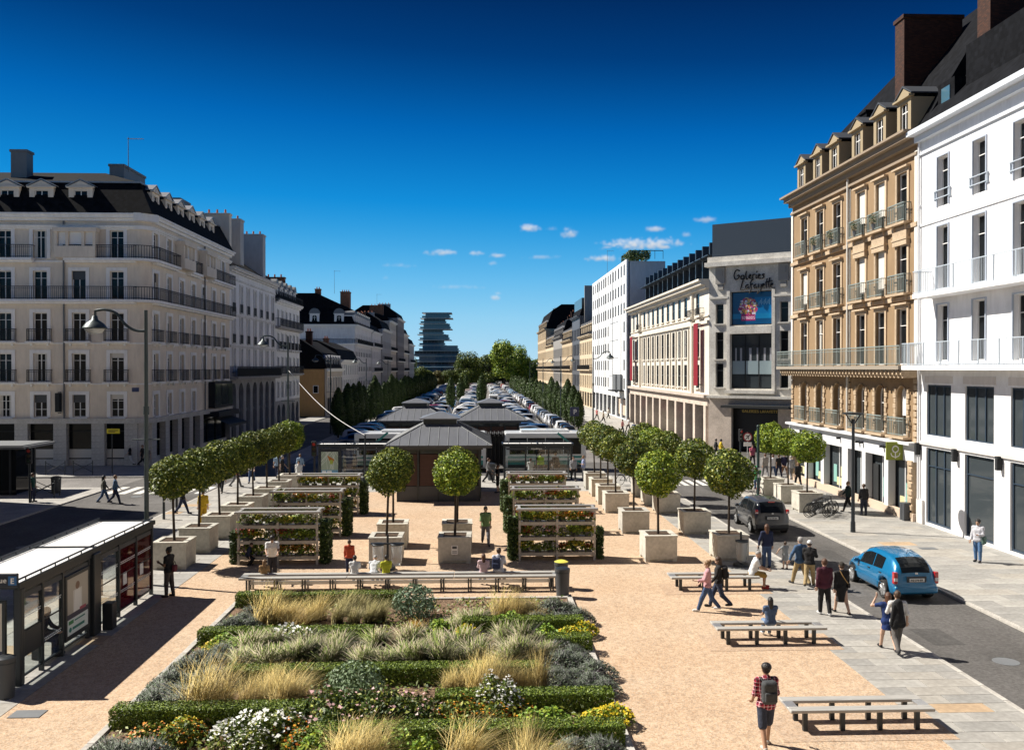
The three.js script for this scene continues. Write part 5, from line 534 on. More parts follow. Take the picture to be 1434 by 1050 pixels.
// ---------- dark steel kiosks with seamed hip roofs ----------
function kiosk(x, z, lb) { const W = 4.9, D = 6.4, t = thing('kiosk', lb, 'kiosk', x, 0, -z - D / 2), roofM = std([.27, .28, .30], .42, { metalness: .5, map: T.plaster }), panel = std([.10, .045, .035], .7, { map: T.wood });
  obj('core', [B(0, 1.6, 0, W - .2, 3.2, D - .2)], M.black, t); obj('plinth', [B(0, .45, 0, W, .9, D)], M.charcoal, t);
  for (let i = 0; i < 4; i++) { const w = (W - .3) / 4; const px = -W / 2 + .15 + w * (i + .5); mesh('front_panel', kioskPanel(w - .1, 1.85), panel, t).position.set(px, 1.85, D / 2 - .06); mesh('back_panel', kioskPanel(w - .1, 1.85), panel, t).position.set(px, 1.85, -D / 2 + .06); obj('transom_pane', [B(0, 0, 0, w - .12, .36, .05)], M.paneGrey, t).position.set(px, 2.99, D / 2 - .07); }
  for (let i = 0; i < 5; i++) { const w = (D - .3) / 5, pz = -D / 2 + .15 + w * (i + .5); for (const s of [-1, 1]) { const m = mesh('side_panel', kioskPanel(w - .1, 1.85), panel, t); m.position.set(s * (W / 2 - .06), 1.85, pz); m.rotation.y = Math.PI / 2; } }
  const posts = []; for (let i = 0; i <= 4; i++) for (const s of [-1, 1]) posts.push([-W / 2 + .05 + (W - .1) * i / 4, s * (D / 2)]); for (let i = 1; i < 5; i++) for (const s of [-1, 1]) posts.push([s * W / 2, -D / 2 + D * i / 5]); const pg = join(B(0, 1.6, 0, .1, 3.2, .1)); for (const [a, c] of posts) mesh('post', pg, M.darkSteel, t).position.set(a, 0, c);
  const ew = W / 2 + .68, ed = D / 2 + .68, tw = 1.05, td = 1.4, y0 = 3.34, y1 = 4.42; obj('eave', [B(0, 3.26, 0, ew * 2, .16, ed * 2), B(0, 3.12, 0, W + .3, .14, D + .3)], M.charcoal, t); obj('roof', [frust(-ew, ew, -ed, ed, y0, y1, [ew - tw, ew - tw, ed - td, ed - td])], roofM, t);
  const seam = (a, c) => CY(a, c, .022, .022, 4), ss = []; for (let i = -5; i <= 5; i++) { const px = i * ew / 5.5, k = Math.min(1, Math.abs(px) <= tw ? 1 : (ew - Math.abs(px)) / (ew - tw)); for (const s of [-1, 1]) ss.push(seam([px, y0 + .01, s * ed], [px, y0 + (y1 - y0) * k + .01, s * (ed - (ed - td) * k)])); } for (let i = -6; i <= 6; i++) { const pz = i * ed / 6.5, k = Math.min(1, Math.abs(pz) <= td ? 1 : (ed - Math.abs(pz)) / (ed - td)); for (const s of [-1, 1]) ss.push(seam([s * ew, y0 + .01, pz], [s * (ew - (ew - tw) * k), y0 + (y1 - y0) * k + .01, pz])); } for (const a of [-1, 1]) for (const c of [-1, 1]) ss.push(CY([a * ew, y0 + .01, c * ed], [a * tw, y1 + .01, c * td], .035, .035, 5)); obj('roof_seam', ss, M.lead, t);
  obj('lantern', [B(0, 4.6, 0, tw * 2 - .1, .4, td * 2 - .1)], M.darkSteel, t); obj('lantern_roof', [frust(-tw - .15, tw + .15, -td - .15, td + .15, 4.78, 5.12, [tw, tw, td * .8, td * .8]), B(0, 4.75, 0, tw * 2 + .34, .06, td * 2 + .34)], roofM, t); return t; }
function kioskPanel(w, h) { const k = 'kp' + w.toFixed(2); if (!wcache.has(k)) wcache.set(k, join(RB(0, 0, 0, w, h, .08, .012, 1))); return wcache.get(k); }
kiosk(-2.3, 53.7, 'dark steel and brown panel kiosk with a seamed hip roof standing on the sand'); kiosk(-5.5, 79, 'dark hip roofed kiosk behind the articulated bus, on the shaded side'); kiosk(1.15, 79, 'dark hip roofed kiosk behind the articulated bus, on the sunny side');

// ---------- bus shelters ----------
function textSign(txt, size, mat, parent, x, y, z, ry, name = 'lettering', font = 0, depth = .01) { const g = new TextGeometry(txt, { font: FONT[font], size, depth, curveSegments: 4 }); const m = mesh(name, boxUV(ND(g)), mat, parent); m.position.set(x, y, z); m.rotation.y = ry; return m; }
const FONT = [await new FontLoader().loadAsync('fonts/droid/droid_sans_bold.typeface.json')];
const redGlass = phy([.17, .018, .03], .05, { transmission: .7, thickness: 0, side: THREE.DoubleSide }), frost = std([.8, .82, .82], .9);
function frostBand(w, y, seed) { const g = []; for (let x = -w / 2 + .06; x < w / 2 - .05; x += .085) for (const k of [0, 1]) g.push(B(x + k * .035, y + k * .055, .012, .05, .03, .004)); return g; }
function shelter(t, L, bays, D, o) { // local x along the back wall, z points away from the sheltered side
  const H = 2.32, pg = join(RB(0, H / 2, 0, .1, H, .12, .015, 1)); for (let i = 0; i <= bays.length; i++) { let u = 0; for (let k = 0; k < i; k++) u += bays[k].w; mesh('post', pg, M.darkSteel, t).position.set(u, 0, 0); }
  obj('top_rail', [B(L / 2, H + .03, 0, L + .1, .12, .14), B(L / 2, H - .1, 0, L, .05, .06)], M.darkSteel, t);
  obj('roof_panel', [B(L / 2, H + .16, -D / 2, L + .1, .05, D)], M.white, t); const fr = [B(L / 2, H + .15, .06, L + .3, .14, .08), B(L / 2, H + .15, -D - .04, L + .3, .14, .08), B(-.1, H + .15, -D / 2, .08, .14, D), B(L + .1, H + .15, -D / 2, .08, .14, D), B(L / 2, H + .2, -D / 2, .1, .05, D)]; obj('roof_frame', fr, M.darkSteel, t); obj('roof_rail', [CY([-.1, H + .3, .02], [L + .1, H + .3, .02], .025, .025, 6), CY([-.1, H + .3, -D], [L + .1, H + .3, -D], .025, .025, 6), ...seq(.3, Math.floor(L / .8), .8).map((u) => [CY([u, H + .2, .02], [u, H + .3, .02], .02, .02, 5), CY([u, H + .2, -D], [u, H + .3, -D], .02, .02, 5)])], M.darkSteel, t);
  let u = 0; bays.forEach((b, i) => { const c = u + b.w / 2, w = b.w - .1; if (b.k !== 'open' && b.k !== 'red') { const p = obj('glass_panel', [B(0, 1.2, 0, w, 2.0, .012)], M.smoke, t); p.position.set(c, 0, 0); obj('frosted_band', [...frostBand(w, .72, i), ...frostBand(w, 1.62, i)], frost, p); obj('panel_rail', [B(0, .17, 0, w, .05, .05), B(0, 1.28, 0, w, .03, .03)], M.darkSteel, p); }
    if (b.k === 'dark') obj('lower_panel', [B(c, .95, .02, w, .62, .03)], M.darkSteel, t); if (b.k === 'red') { const p = obj('tinted_panel', [B(0, 1.2, 0, w, 2.0, .012)], redGlass, t); p.position.set(c, 0, 0); obj('frosted_band', [...frostBand(w, .72, i), ...frostBand(w, 1.62, i)], frost, p); obj('panel_rail', [B(0, .17, 0, w, .05, .05), B(0, 1.28, 0, w, .03, .03)], M.darkSteel, p); obj('paper_notice', [B(-.2, 1.1, .012, .3, .4, .006)], M.white, p); }
    if (b.k === 'poster' || b.k === 'map') { const f = obj('poster_frame', [RB(0, 1.22, .0, w - .06, 1.8, .1, .02)], M.darkSteel, t); f.position.set(c, 0, .03); const q = mesh('poster', new THREE.PlaneGeometry(w - .24, 1.55), std(0xffffff, .35, { map: posterTex(b.k, i) }), f); q.position.set(0, 1.24, .054); }
    u += b.w; });
  obj('route_strip', [B(L / 2, H - .16, .02, L - .3, .12, .03)], M.charcoal, t); obj('seat', [RB(L * .35, .46, -.5, L * .35, .05, .36, .02), B(L * .22, .23, -.5, .06, .44, .3), B(L * .48, .23, -.5, .06, .44, .3)], M.darkSteel, t);
  const fp = join(CY([0, 0, 0], [0, H, 0], .05, .05, 8)); for (const q of [.1, L / 2, L - .1]) mesh('post', fp, M.darkSteel, t).position.set(q, 0, -D + .15); }
function posterTex(k, i) { const cv = document.createElement('canvas'); cv.width = 256; cv.height = 380; const x = cv.getContext('2d'), r = rng(i * 7 + k.length);
  if (k === 'map') { x.fillStyle = '#9fae9a'; x.fillRect(0, 0, 256, 380); x.strokeStyle = '#dfe3dc'; x.lineWidth = 5; for (let j = 0; j < 14; j++) { x.beginPath(); const a = r() * 256; x.moveTo(a, 0); x.lineTo(a + (r() - .5) * 500, 300); x.stroke(); } x.fillStyle = '#b9701f'; x.beginPath(); x.moveTo(90, 60); x.lineTo(200, 130); x.lineTo(165, 220); x.lineTo(120, 150); x.fill(); x.fillStyle = '#a9b84a'; x.fillRect(130, 140, 46, 70); x.fillStyle = '#6fa3c4'; x.fillRect(0, 310, 256, 70); x.fillStyle = '#e8eef0'; x.fillRect(14, 320, 60, 50); x.fillRect(90, 320, 70, 50); }
  else if (k === 'red') { x.fillStyle = '#7a0f1c'; x.fillRect(0, 0, 256, 380); x.fillStyle = '#97202c'; x.beginPath(); x.arc(128, 150, 80, 0, 7); x.fill(); x.fillStyle = '#f2f2f0'; x.fillRect(40, 200, 70, 80); x.fillStyle = '#3a0a10'; x.fillRect(0, 320, 256, 60); }
  else if (k === 'dots') { x.fillStyle = '#c9c4b8'; x.fillRect(0, 0, 256, 380); x.fillStyle = '#a9a39a'; x.beginPath(); x.ellipse(128, 210, 70, 130, 0, 0, 7); x.fill(); const cs = ['#b0578a', '#c9a02c', '#2f8d84', '#7c5aa0', '#b98a1e', '#c77a2a', '#3c8a6a']; for (let j = 0; j < 9; j++) { x.fillStyle = cs[j % 7]; x.beginPath(); x.arc(48 + (j % 3) * 80, 60 + Math.floor(j / 3) * 52, 22, 0, 7); x.fill(); x.fillStyle = '#ffffffaa'; x.fillRect(38 + (j % 3) * 80, 56 + Math.floor(j / 3) * 52, 20, 5); } x.fillStyle = '#1c2a44'; x.fillRect(0, 330, 256, 50); x.fillStyle = '#ddd'; x.fillRect(40, 348, 150, 10); }
  else { x.fillStyle = '#b9b0a2'; x.fillRect(0, 0, 256, 380); x.fillStyle = '#d9d4cb'; x.fillRect(70, 90, 110, 160); x.fillStyle = '#7c5a44'; x.beginPath(); x.arc(124, 66, 26, 0, 7); x.fill(); x.fillStyle = '#e9e6e0'; x.beginPath(); x.moveTo(90, 96); x.lineTo(160, 96); x.lineTo(176, 240); x.lineTo(76, 240); x.fill(); x.fillStyle = '#2c2f4a'; x.fillRect(0, 240, 256, 34); x.fillStyle = '#a8435a'; x.fillRect(150, 226, 80, 22); x.fillStyle = '#e4ebe6'; x.fillRect(0, 274, 256, 106); x.fillStyle = '#2f8a4c'; x.fillRect(14, 286, 60, 24); x.fillStyle = '#1e7a6a'; x.beginPath(); x.arc(34, 346, 16, 0, 7); x.fill(); x.fillRect(60, 336, 150, 18); x.fillRect(86, 292, 130, 10); }
  const t = new THREE.CanvasTexture(cv); t.colorSpace = THREE.SRGBColorSpace; return t; }
{ const t = thing('bus_shelter', 'long glass bus shelter with a white roof and poster panels beside the flower bed', 'bus shelter', -11.3, 0, -22.9, EAST); const D = 1.8, L = 9.1;
  shelter(t, L, [{ w: 1.15, k: 'dark' }, { w: 1.15, k: 'clear' }, { w: 1.65, k: 'poster' }, { w: .75, k: 'open' }, { w: 1.5, k: 'clear' }, { w: 1.45, k: 'red' }, { w: 1.45, k: 'red' }], D);
  obj('column', [RB(4.32, 1.2, 0, .5, 2.4, .3, .03)], M.darkSteel, t); obj('ticket_box', [RB(4.9, .4, .25, .35, .8, .3, .02)], M.darkSteel, t);
  // end panel facing along the square, with its poster and name board
  const e = obj('end_panel', [B(0, 1.2, -D / 2, .012, 2.0, D - .2)], M.smoke, t); obj('end_frame', [RB(-.02, 1.35, -D / 2, .1, 1.5, 1.2, .02)], M.darkSteel, e); const q = mesh('poster', new THREE.PlaneGeometry(1.05, 1.36), std(0xffffff, .35, { map: posterTex('dots', 2) }), e); q.position.set(-.076, 1.36, -D / 2); q.rotation.y = -Math.PI / 2; obj('frosted_band', frostBand(D - .4, .45, 1).map((g) => g.rotateY(-Math.PI / 2).translate(-.01, 0, -D / 2)), frost, e);
  obj('near_post', [RB(0, 1.2, 0, .2, 2.4, .2, .04)], M.darkSteel, t);
  const nb = obj('name_board', [RB(-.14, 2.62, -.75, .1, .34, 1.6, .02)], std([.02, .028, .045], .5), t); { const tt = textSign('République', .115, M.white, nb, -.195, 2.57, 0, -Math.PI / 2); tt.geometry.computeBoundingBox(); tt.position.z = -.2 - tt.geometry.boundingBox.max.x; } obj('line_badge', [B(-.195, 2.62, -.06, .012, .22, .2)], std([.03, .14, .36], .5), nb); textSign('E', .14, M.white, nb, -.205, 2.55, -.11, -Math.PI / 2, 'badge_letter'); }
for (const [x, lb, first] of [[-11.05, 'glass bus shelter with a town map panel behind the flower racks', 'map'], [1.85, 'glass bus shelter with waiting people behind the flower racks', 'clear']]) { const t = thing('bus_shelter', lb, 'bus shelter', x, 0, -64); shelter(t, 4.75, [{ w: 1.5, k: first }, { w: 1.62, k: 'clear' }, { w: 1.63, k: 'clear' }], 1.6); for (const u of [0, 4.75]) obj('end_panel', [B(u, 1.2, -.8, .012, 2, 1.3)], M.smoke, t); textSign('République', .1, M.white, t, 1.9, 2.13, .04, 0); }
{ const p = G(-25, 716); const t = thing('ticket_pavilion', 'dark glazed transit pavilion with a thin flat roof in the shade', 'pavilion', -31.2, 0, -58.9); obj('roof', [B(-1, 2.95, 0, 9, .16, 4.2), B(-1, 3.06, 0, 8.6, .06, 3.9)], M.lead, t); for (let i = 0; i < 5; i++) { obj('wall_panel', [B(-4.6 + i * 1.65, 1.4, 1.5, 1.5, 2.8, .08)], i % 2 ? M.smoke : M.pane, t); obj('post', [B(-5.4 + i * 1.65, 1.42, 1.5, .1, 2.84, .12)], M.darkSteel, t); } obj('end_wall', [B(2.4, 1.4, 0, .1, 2.8, 3)], M.pane, t); obj('post', [B(2.4, 1.42, 1.5, .14, 2.84, .14), B(2.4, 1.42, -1.5, .14, 2.84, .14)], M.darkSteel, t); obj('back_wall', [B(-1.4, 1.4, -1.5, 7.6, 2.8, .1)], M.darkSteel, t); void p; }
// building outside the view that shades the bus lane
{ const b = thing('shading_house', 'plain beige house beside the bus lane that shades the carriageway', 'building'); obj('wall', [B(-36, 7, -33, 17.4, 14, 33)], std([.6, .55, .48], .9, { map: T.plaster }), b); obj('roof', [frust(-44.8, -27.2, -49.6, -16.4, 14, 16, 4)], M.slate, b); obj('rear_wing', [B(-38.2, 7.5, -52.65, 14, 15, 6.2)], std([.6, .55, .48], .9, { map: T.plaster }), b); obj('window', seq(-47, 9, 3.4).map((z) => [3.5, 6.8, 10.1].map((y) => B(-27.28, y + 1, z, .06, 2.1, 1.1))), M.pane, b); }

// the long sunlit palace front from whose first floor the square is seen
{ const b = thing('palace', 'long pale stone palace front with arched windows facing the flower bed', 'building'), st = std([.80, .74, .65], .9, bump(T.stone, .004)), F = { x: 48, z: 2.2, a: Math.PI }, W = 96, ops = []; for (const y of [1, 8.4, 14.2]) for (let u = 3; u < W - 2; u += 4.6) if (!(y === 8.4 && Math.abs(u - 48) < 3)) ops.push([u, y, 1.9, y < 2 ? 4.6 : 3.9, y < 9]); wall(b, F, W, 0, 20, [...ops, [48, 5.9, 3.2, 3.6]], st, .6); obj('core', [B(0, 10, 8.6, 95.6, 19.8, 10)], M.curtain, b); part(b, F, 'pane', ops.map(([u, y, w, h]) => B(u, y + h / 2, -.45, w, h, .04)), M.paneGrey); cornice(b, F, W, 19.6, st, 2); band(b, F, W, 6.2, .4, .3, st, 'string_course'); obj('roof', [frust(-48, 48, 2, 16, 20.8, 25, [3, 3, 3, 3])], M.slate, b); }

// ---------- articulated bus ----------
{ const t = thing('articulated_bus', 'white and teal articulated bus crossing behind the dark kiosk', 'bus', -.55, RY, -71), wh = phy([.74, .76, .77], .3, { clearcoat: .6 }), teal = std([.02, .28, .25], .4); const seg = (x0, x1, nm) => { const L = x1 - x0, c = (x0 + x1) / 2; obj(`${nm}_body`, [RB(c, 1.62, 0, L, 2.75, 2.5, .16, 3)], wh, t); obj('roof_pod', [RB(c, 3.06, 0, L * .6, .22, 1.8, .06, 2)], wh, t); for (const s of [1, -1]) { const n = Math.round(L / 1.5); for (let i = 0; i < n; i++) obj('side_window', [RB(x0 + .35 + (L - .7) * (i + .5) / n, 1.95, s * 1.252, (L - .7) / n - .05, 1.25, .03, .012, 1)], M.pane, t); obj('side_stripe', [B(c, 1.12, s * 1.254, L - .5, .16, .02), B(c, .62, s * 1.254, L - .5, .5, .02)], teal, t); obj('skirt', [B(c, .42, s * 1.256, L - .5, .22, .018)], M.darkSteel, t); } };
  seg(-8.85, 1.2, 'front'); seg(2.6, 8.85, 'rear'); obj('bellows', seq(1.25, 9, .155).map((x, i) => RB(x, 1.65, 0, .12, 2.6 - (i % 2) * .14, 2.36 - (i % 2) * .14, .05, 1)), M.rubber, t); obj('windscreen', [RB(-8.84, 1.75, 0, .06, 1.75, 2.2, .02, 1)], M.pane, t); obj('destination_display', [B(-8.88, 2.78, 0, .04, .26, 1.6)], M.black, t);
  for (const x of [-6.2, .1, 6.4]) for (const s of [1, -1]) { const w = obj('wheel', [CY([x, .48, s * .95], [x, .48, s * 1.27], .48, .48, 20)], M.rubber, t); obj('rim', [CY([x, .48, s * 1.26], [x, .48, s * 1.29], .27, .24, 14)], M.steel, w); } obj('flash_stripe', [B(-6.9, 2.5, 1.27, 1.6, .16, .02, 0, 0, .7), B(7.2, 2.5, 1.27, 1.4, .16, .02, 0, 0, -.7)], teal, t); obj('tail_lamp', [B(8.86, 1.2, .95, .04, .4, .14), B(8.86, 1.2, -.95, .04, .4, .14)], M.red, t); }

// ---------- cars ----------
const lerp = (a, b, t) => a + (b - a) * t; const curve = (pts) => (x) => { if (x <= pts[0][0]) return pts[0][1]; for (let i = 1; i < pts.length; i++) if (x <= pts[i][0]) { const t = (x - pts[i - 1][0]) / (pts[i][0] - pts[i - 1][0]), s = t * t * (3 - 2 * t); return lerp(pts[i - 1][1], pts[i][1], lerp(t, s, .5)); } return pts[pts.length - 1][1]; };
function carGeo(o, ns = 46) { const { L, W, top, belt, wid, wheels, wr } = o, topC = curve(top), beltC = curve(belt), widC = curve(wid), base = o.base || .2;
  const yb = (x) => { let y = base + (Math.abs(x) > L / 2 - .25 ? (Math.abs(x) - L / 2 + .25) * .55 : 0); for (const w of wheels) { const d = Math.abs(x - w); const r = wr + .07; if (d < r) y = Math.max(y, wr + Math.sqrt(r * r - d * d) * 1.0 - .02); } return y; };
  const sec = (x) => { const w = widC(x) * W / 2, ye = beltC(x), yt = Math.max(topC(x), ye + .03), g = Math.min(1, Math.max(0, (yt - ye) / .42)), b = Math.min(yb(x), ye - .12), wt = lerp(w * .88, w * (o.tum || .76), g), y7 = yt - .09 * g - .012 * (1 - g); return [[0, b], [w * .86, b], [w * .965, b + Math.min(.09, (ye - b) * .2)], [w, lerp(b, ye, .42)], [w * .99, lerp(b, ye, .84)], [w * .95, ye], [lerp(w * .95, wt, .5), lerp(ye, y7, .52)], [wt, y7], [wt * .82, yt - .025 * g], [wt * .4, yt + .008 * g], [0, yt + .014 * g]]; };
  const xs = Array.from({ length: ns }, (_, i) => -L / 2 + L * i / (ns - 1)); const rings = xs.map((x) => { const s = sec(x); return [...s.map(([z, y]) => [x, y, z]), ...s.slice(1, -1).reverse().map(([z, y]) => [x, y, -z])]; });
  const m = rings[0].length, P = [], I = []; rings.forEach((r) => r.forEach((p) => P.push(...p))); for (let i = 0; i < ns - 1; i++) for (let j = 0; j < m; j++) { const a = i * m + j, b = i * m + (j + 1) % m, c = a + m, d = b + m; I.push(a, c, b, b, c, d); } for (const [i, f] of [[0, 1], [ns - 1, 0]]) { const k = P.length / 3, yc = (rings[i][0][1] + rings[i][10][1]) / 2; P.push(rings[i][0][0] + (f ? -.03 : .03), yc, 0); for (let j = 0; j < m; j++) { const a = i * m + j, b = i * m + (j + 1) % m; f ? I.push(k, a, b) : I.push(k, b, a); } }
  const body = new THREE.BufferGeometry(); body.setAttribute('position', new THREE.Float32BufferAttribute(P, 3)); body.setIndex(I); body.computeVertexNormals();
  // glass patches follow the same skin, set slightly proud
  const pt = (x, k, t, off, s = 1) => { const q = sec(x), a = q[k], b = q[Math.min(10, k + 1)], p = [lerp(a[0], b[0], t), lerp(a[1], b[1], t)]; const nx = b[1] - a[1], ny = -(b[0] - a[0]), l = Math.hypot(nx, ny) || 1; return [x, p[1] + ny / l * off, s * (p[0] + nx / l * off)]; };
  const side = (x0, x1, sides = [1, -1]) => { const Q = []; for (const s of sides) { const N = 6; for (let i = 0; i < N; i++) { const xa = lerp(x0, x1, i / N), xb = lerp(x0, x1, (i + 1) / N); for (const [k, t0, t1] of [[5, .1, 1], [6, 0, .72]]) { const q = [pt(xa, k, t0, .008, s), pt(xb, k, t0, .008, s), pt(xb, k, t1, .008, s), pt(xa, k, t1, .008, s)]; Q.push(s > 0 ? q : q.reverse()); } } } return quadGeo(Q); };
  const over = (x0, x1, wmax) => { const Q = [], N = 5, f = (x, t) => { const q = sec(x), w = Math.min(wmax, q[8][0] * 1.02); const z = t * w; const az = Math.abs(z); let y = q[8][1]; if (az < q[9][0]) y = lerp(q[10][1], q[9][1], az / q[9][0]); else y = lerp(q[9][1], q[8][1], (az - q[9][0]) / Math.max(.01, q[8][0] - q[9][0])); return [x + (x < 0 ? -.012 : .012), y + .01, z]; }; for (let i = 0; i < N; i++) for (let j = 0; j < 6; j++) { const xa = lerp(x0, x1, i / N), xb = lerp(x0, x1, (i + 1) / N), ta = -1 + j / 3, tb = -1 + (j + 1) / 3; Q.push([f(xa, tb), f(xb, tb), f(xb, ta), f(xa, ta)]); } return quadGeo(Q); };
  return { body, side, over, sec }; }
const tyreG = join([CY([0, 0, -.1], [0, 0, .1], .31, .31, 22), new THREE.TorusGeometry(.27, .045, 6, 22).translate(0, 0, .095)]), rimG = join([CY([0, 0, .1], [0, 0, .112], .21, .2, 18), ...seq(0, 7, 6.2832 / 7).map((a) => B(Math.cos(a) * .13, Math.sin(a) * .13, .118, .17, .045, .02, 0, 0, a)), CY([0, 0, .11], [0, 0, .13], .05, .045, 10)]);
function heroCar(o, paint, lb, x, z, ry, name) { const g = carGeo(o), t = thing(name, lb, 'car', x, RY, -z, ry); mesh('body', join(g.body), paint, t); for (const sd of [1, -1]) for (const k of [0, 2]) obj('side_window', [g.side(o.sideG[k], o.sideG[k + 1], [sd])], M.pane, t); obj('rear_window', [g.over(o.rearG[0], o.rearG[1], .66)], M.pane, t); obj('windscreen', [g.over(o.frontG[0], o.frontG[1], .62)], M.pane, t);
  for (const w of o.wheels) for (const s of [1, -1]) { const k = mesh('wheel', tyreG, M.rubber, t); k.position.set(w, .31, s * (o.W / 2 - .12)); k.rotation.y = s > 0 ? 0 : Math.PI; mesh('rim', rimG, M.steel, k); }
  const b = -o.L / 2; const lampM = phy([.45, .015, .02], .15, { clearcoat: 1 }); for (const s of [1, -1]) { const l = obj('tail_lamp', [RB(0, 0, 0, .16, o.lampH, .14, .03, 2)], lampM, t); l.position.set(b + o.lampX, o.lampY, s * o.lampZ); obj('reverse_lamp', [RB(-.03, -.05, 0, .12, o.lampH * .3, .13, .02, 1)], phy([.75, .7, .7], .2), l); obj('mirror', [RB(o.mirX, o.mirY, s * (o.W / 2 + .06), .14, .14, .2, .04, 2)], paint, t); obj('door_handle', [RB(-.15, o.mirY - .1, s * (o.W / 2 - .008), .17, .035, .04, .01, 1), RB(-1.0, o.mirY - .09, s * (o.W / 2 - .012), .17, .035, .04, .01, 1)], M.darkSteel, t); obj('side_trim', [B(-.1, .52, s * (o.W / 2 + .001), 2.0, .05, .02)], paint, t); }
  obj('number_plate', [RB(b + o.plX, o.plY, 0, .03, .115, .52, .008, 1)], M.white, t); const tx = textSign('AQ-276-BK', .062, M.black, t, b + o.plX - .022, o.plY - .03, -.225, -Math.PI / 2, 'plate_text', 0, .004); void tx; obj('plate_recess', [RB(b + o.plX + .02, o.plY + .02, 0, .03, .2, .68, .02, 1)], M.darkSteel, t); obj('rear_bumper', [RB(b + .1, .42, 0, .24, .26, o.W * .9, .08, 3)], o.bump || paint, t); obj('emblem', [RB(b + o.plX + .03, o.plY + .22, 0, .02, .06, .09, .008, 1)], M.steel, t); if (o.brake) obj('brake_lamp', [B(o.brake[0], o.brake[1], 0, .05, .04, .3)], lampM, t); obj('aerial', [CY([o.rearG[1] + .15, o.H, 0], [o.rearG[1] + .05, o.H + .14, 0], .012, .008, 5)], M.black, t); return t; }
const hatch = { L: 3.85, W: 1.69, H: 1.5, wheels: [-1.2, 1.25], wr: .31, tum: .72, top: [[-1.925, .6], [-1.91, .8], [-1.87, .98], [-1.78, 1.14], [-1.62, 1.3], [-1.38, 1.42], [-1.0, 1.5], [-.5, 1.54], [0, 1.53], [.35, 1.45], [.8, 1.2], [1.15, 1.0], [1.5, .9], [1.75, .78], [1.87, .66], [1.925, .52]], belt: [[-1.925, .6], [-1.88, .78], [-1.7, .93], [-1.3, .95], [.9, .86], [1.3, .82], [1.75, .66], [1.925, .5]], wid: [[-1.925, .78], [-1.82, .9], [-1.5, .97], [-.6, 1], [.6, 1], [1.3, .97], [1.7, .86], [1.925, .6]], sideG: [-1.05, -.42, -.36, .62], rearG: [-1.86, -1.36], frontG: [.3, 1.05], lampX: .1, lampY: .82, lampZ: .71, lampH: .4, mirX: .72, mirY: .93, plX: -.01, plY: .76, brake: null };
const mpv = { L: 4.08, W: 1.75, H: 1.64, wheels: [-1.25, 1.3], wr: .32, tum: .78, top: [[-2.04, .66], [-2.02, .9], [-1.98, 1.1], [-1.88, 1.34], [-1.72, 1.54], [-1.4, 1.62], [-.4, 1.66], [.3, 1.6], [.9, 1.36], [1.4, 1.06], [1.7, .95], [1.95, .76], [2.04, .55]], belt: [[-2.04, .62], [-2.0, .86], [-1.85, 1.0], [-1.2, 1.02], [1.0, .95], [1.5, .88], [1.9, .7], [2.04, .5]], wid: [[-2.04, .84], [-1.95, .93], [-1.6, .98], [-.6, 1], [.7, 1], [1.4, .97], [1.8, .86], [2.04, .6]], sideG: [-1.4, -.5, -.42, .75], rearG: [-1.99, -1.72], frontG: [.4, 1.3], lampX: .1, lampY: 1.12, lampZ: .74, lampH: .2, mirX: .85, mirY: 1.04, plX: -.03, plY: .82, brake: [-1.86, 1.56], bump: std([.03, .032, .036], .6) };
{ const rr = G(1244, 834, RY), c = V(14.15, 0, 0); void rr; heroCar(hatch, phy([.008, .17, .37], .26, { metalness: .2, clearcoat: 1, clearcoatRoughness: .05 }), 'bright blue hatchback driving away along the road', 14.72, 32.1, Math.PI / 2 + .03, 'hatchback_car'); heroCar(mpv, phy([.07, .075, .085], .3, { metalness: .4, clearcoat: 1, clearcoatRoughness: .06 }), 'dark grey people carrier driving along the road past the planters', 13.95, 44.6, Math.PI / 2 - .02, 'people_carrier_car'); void c; }
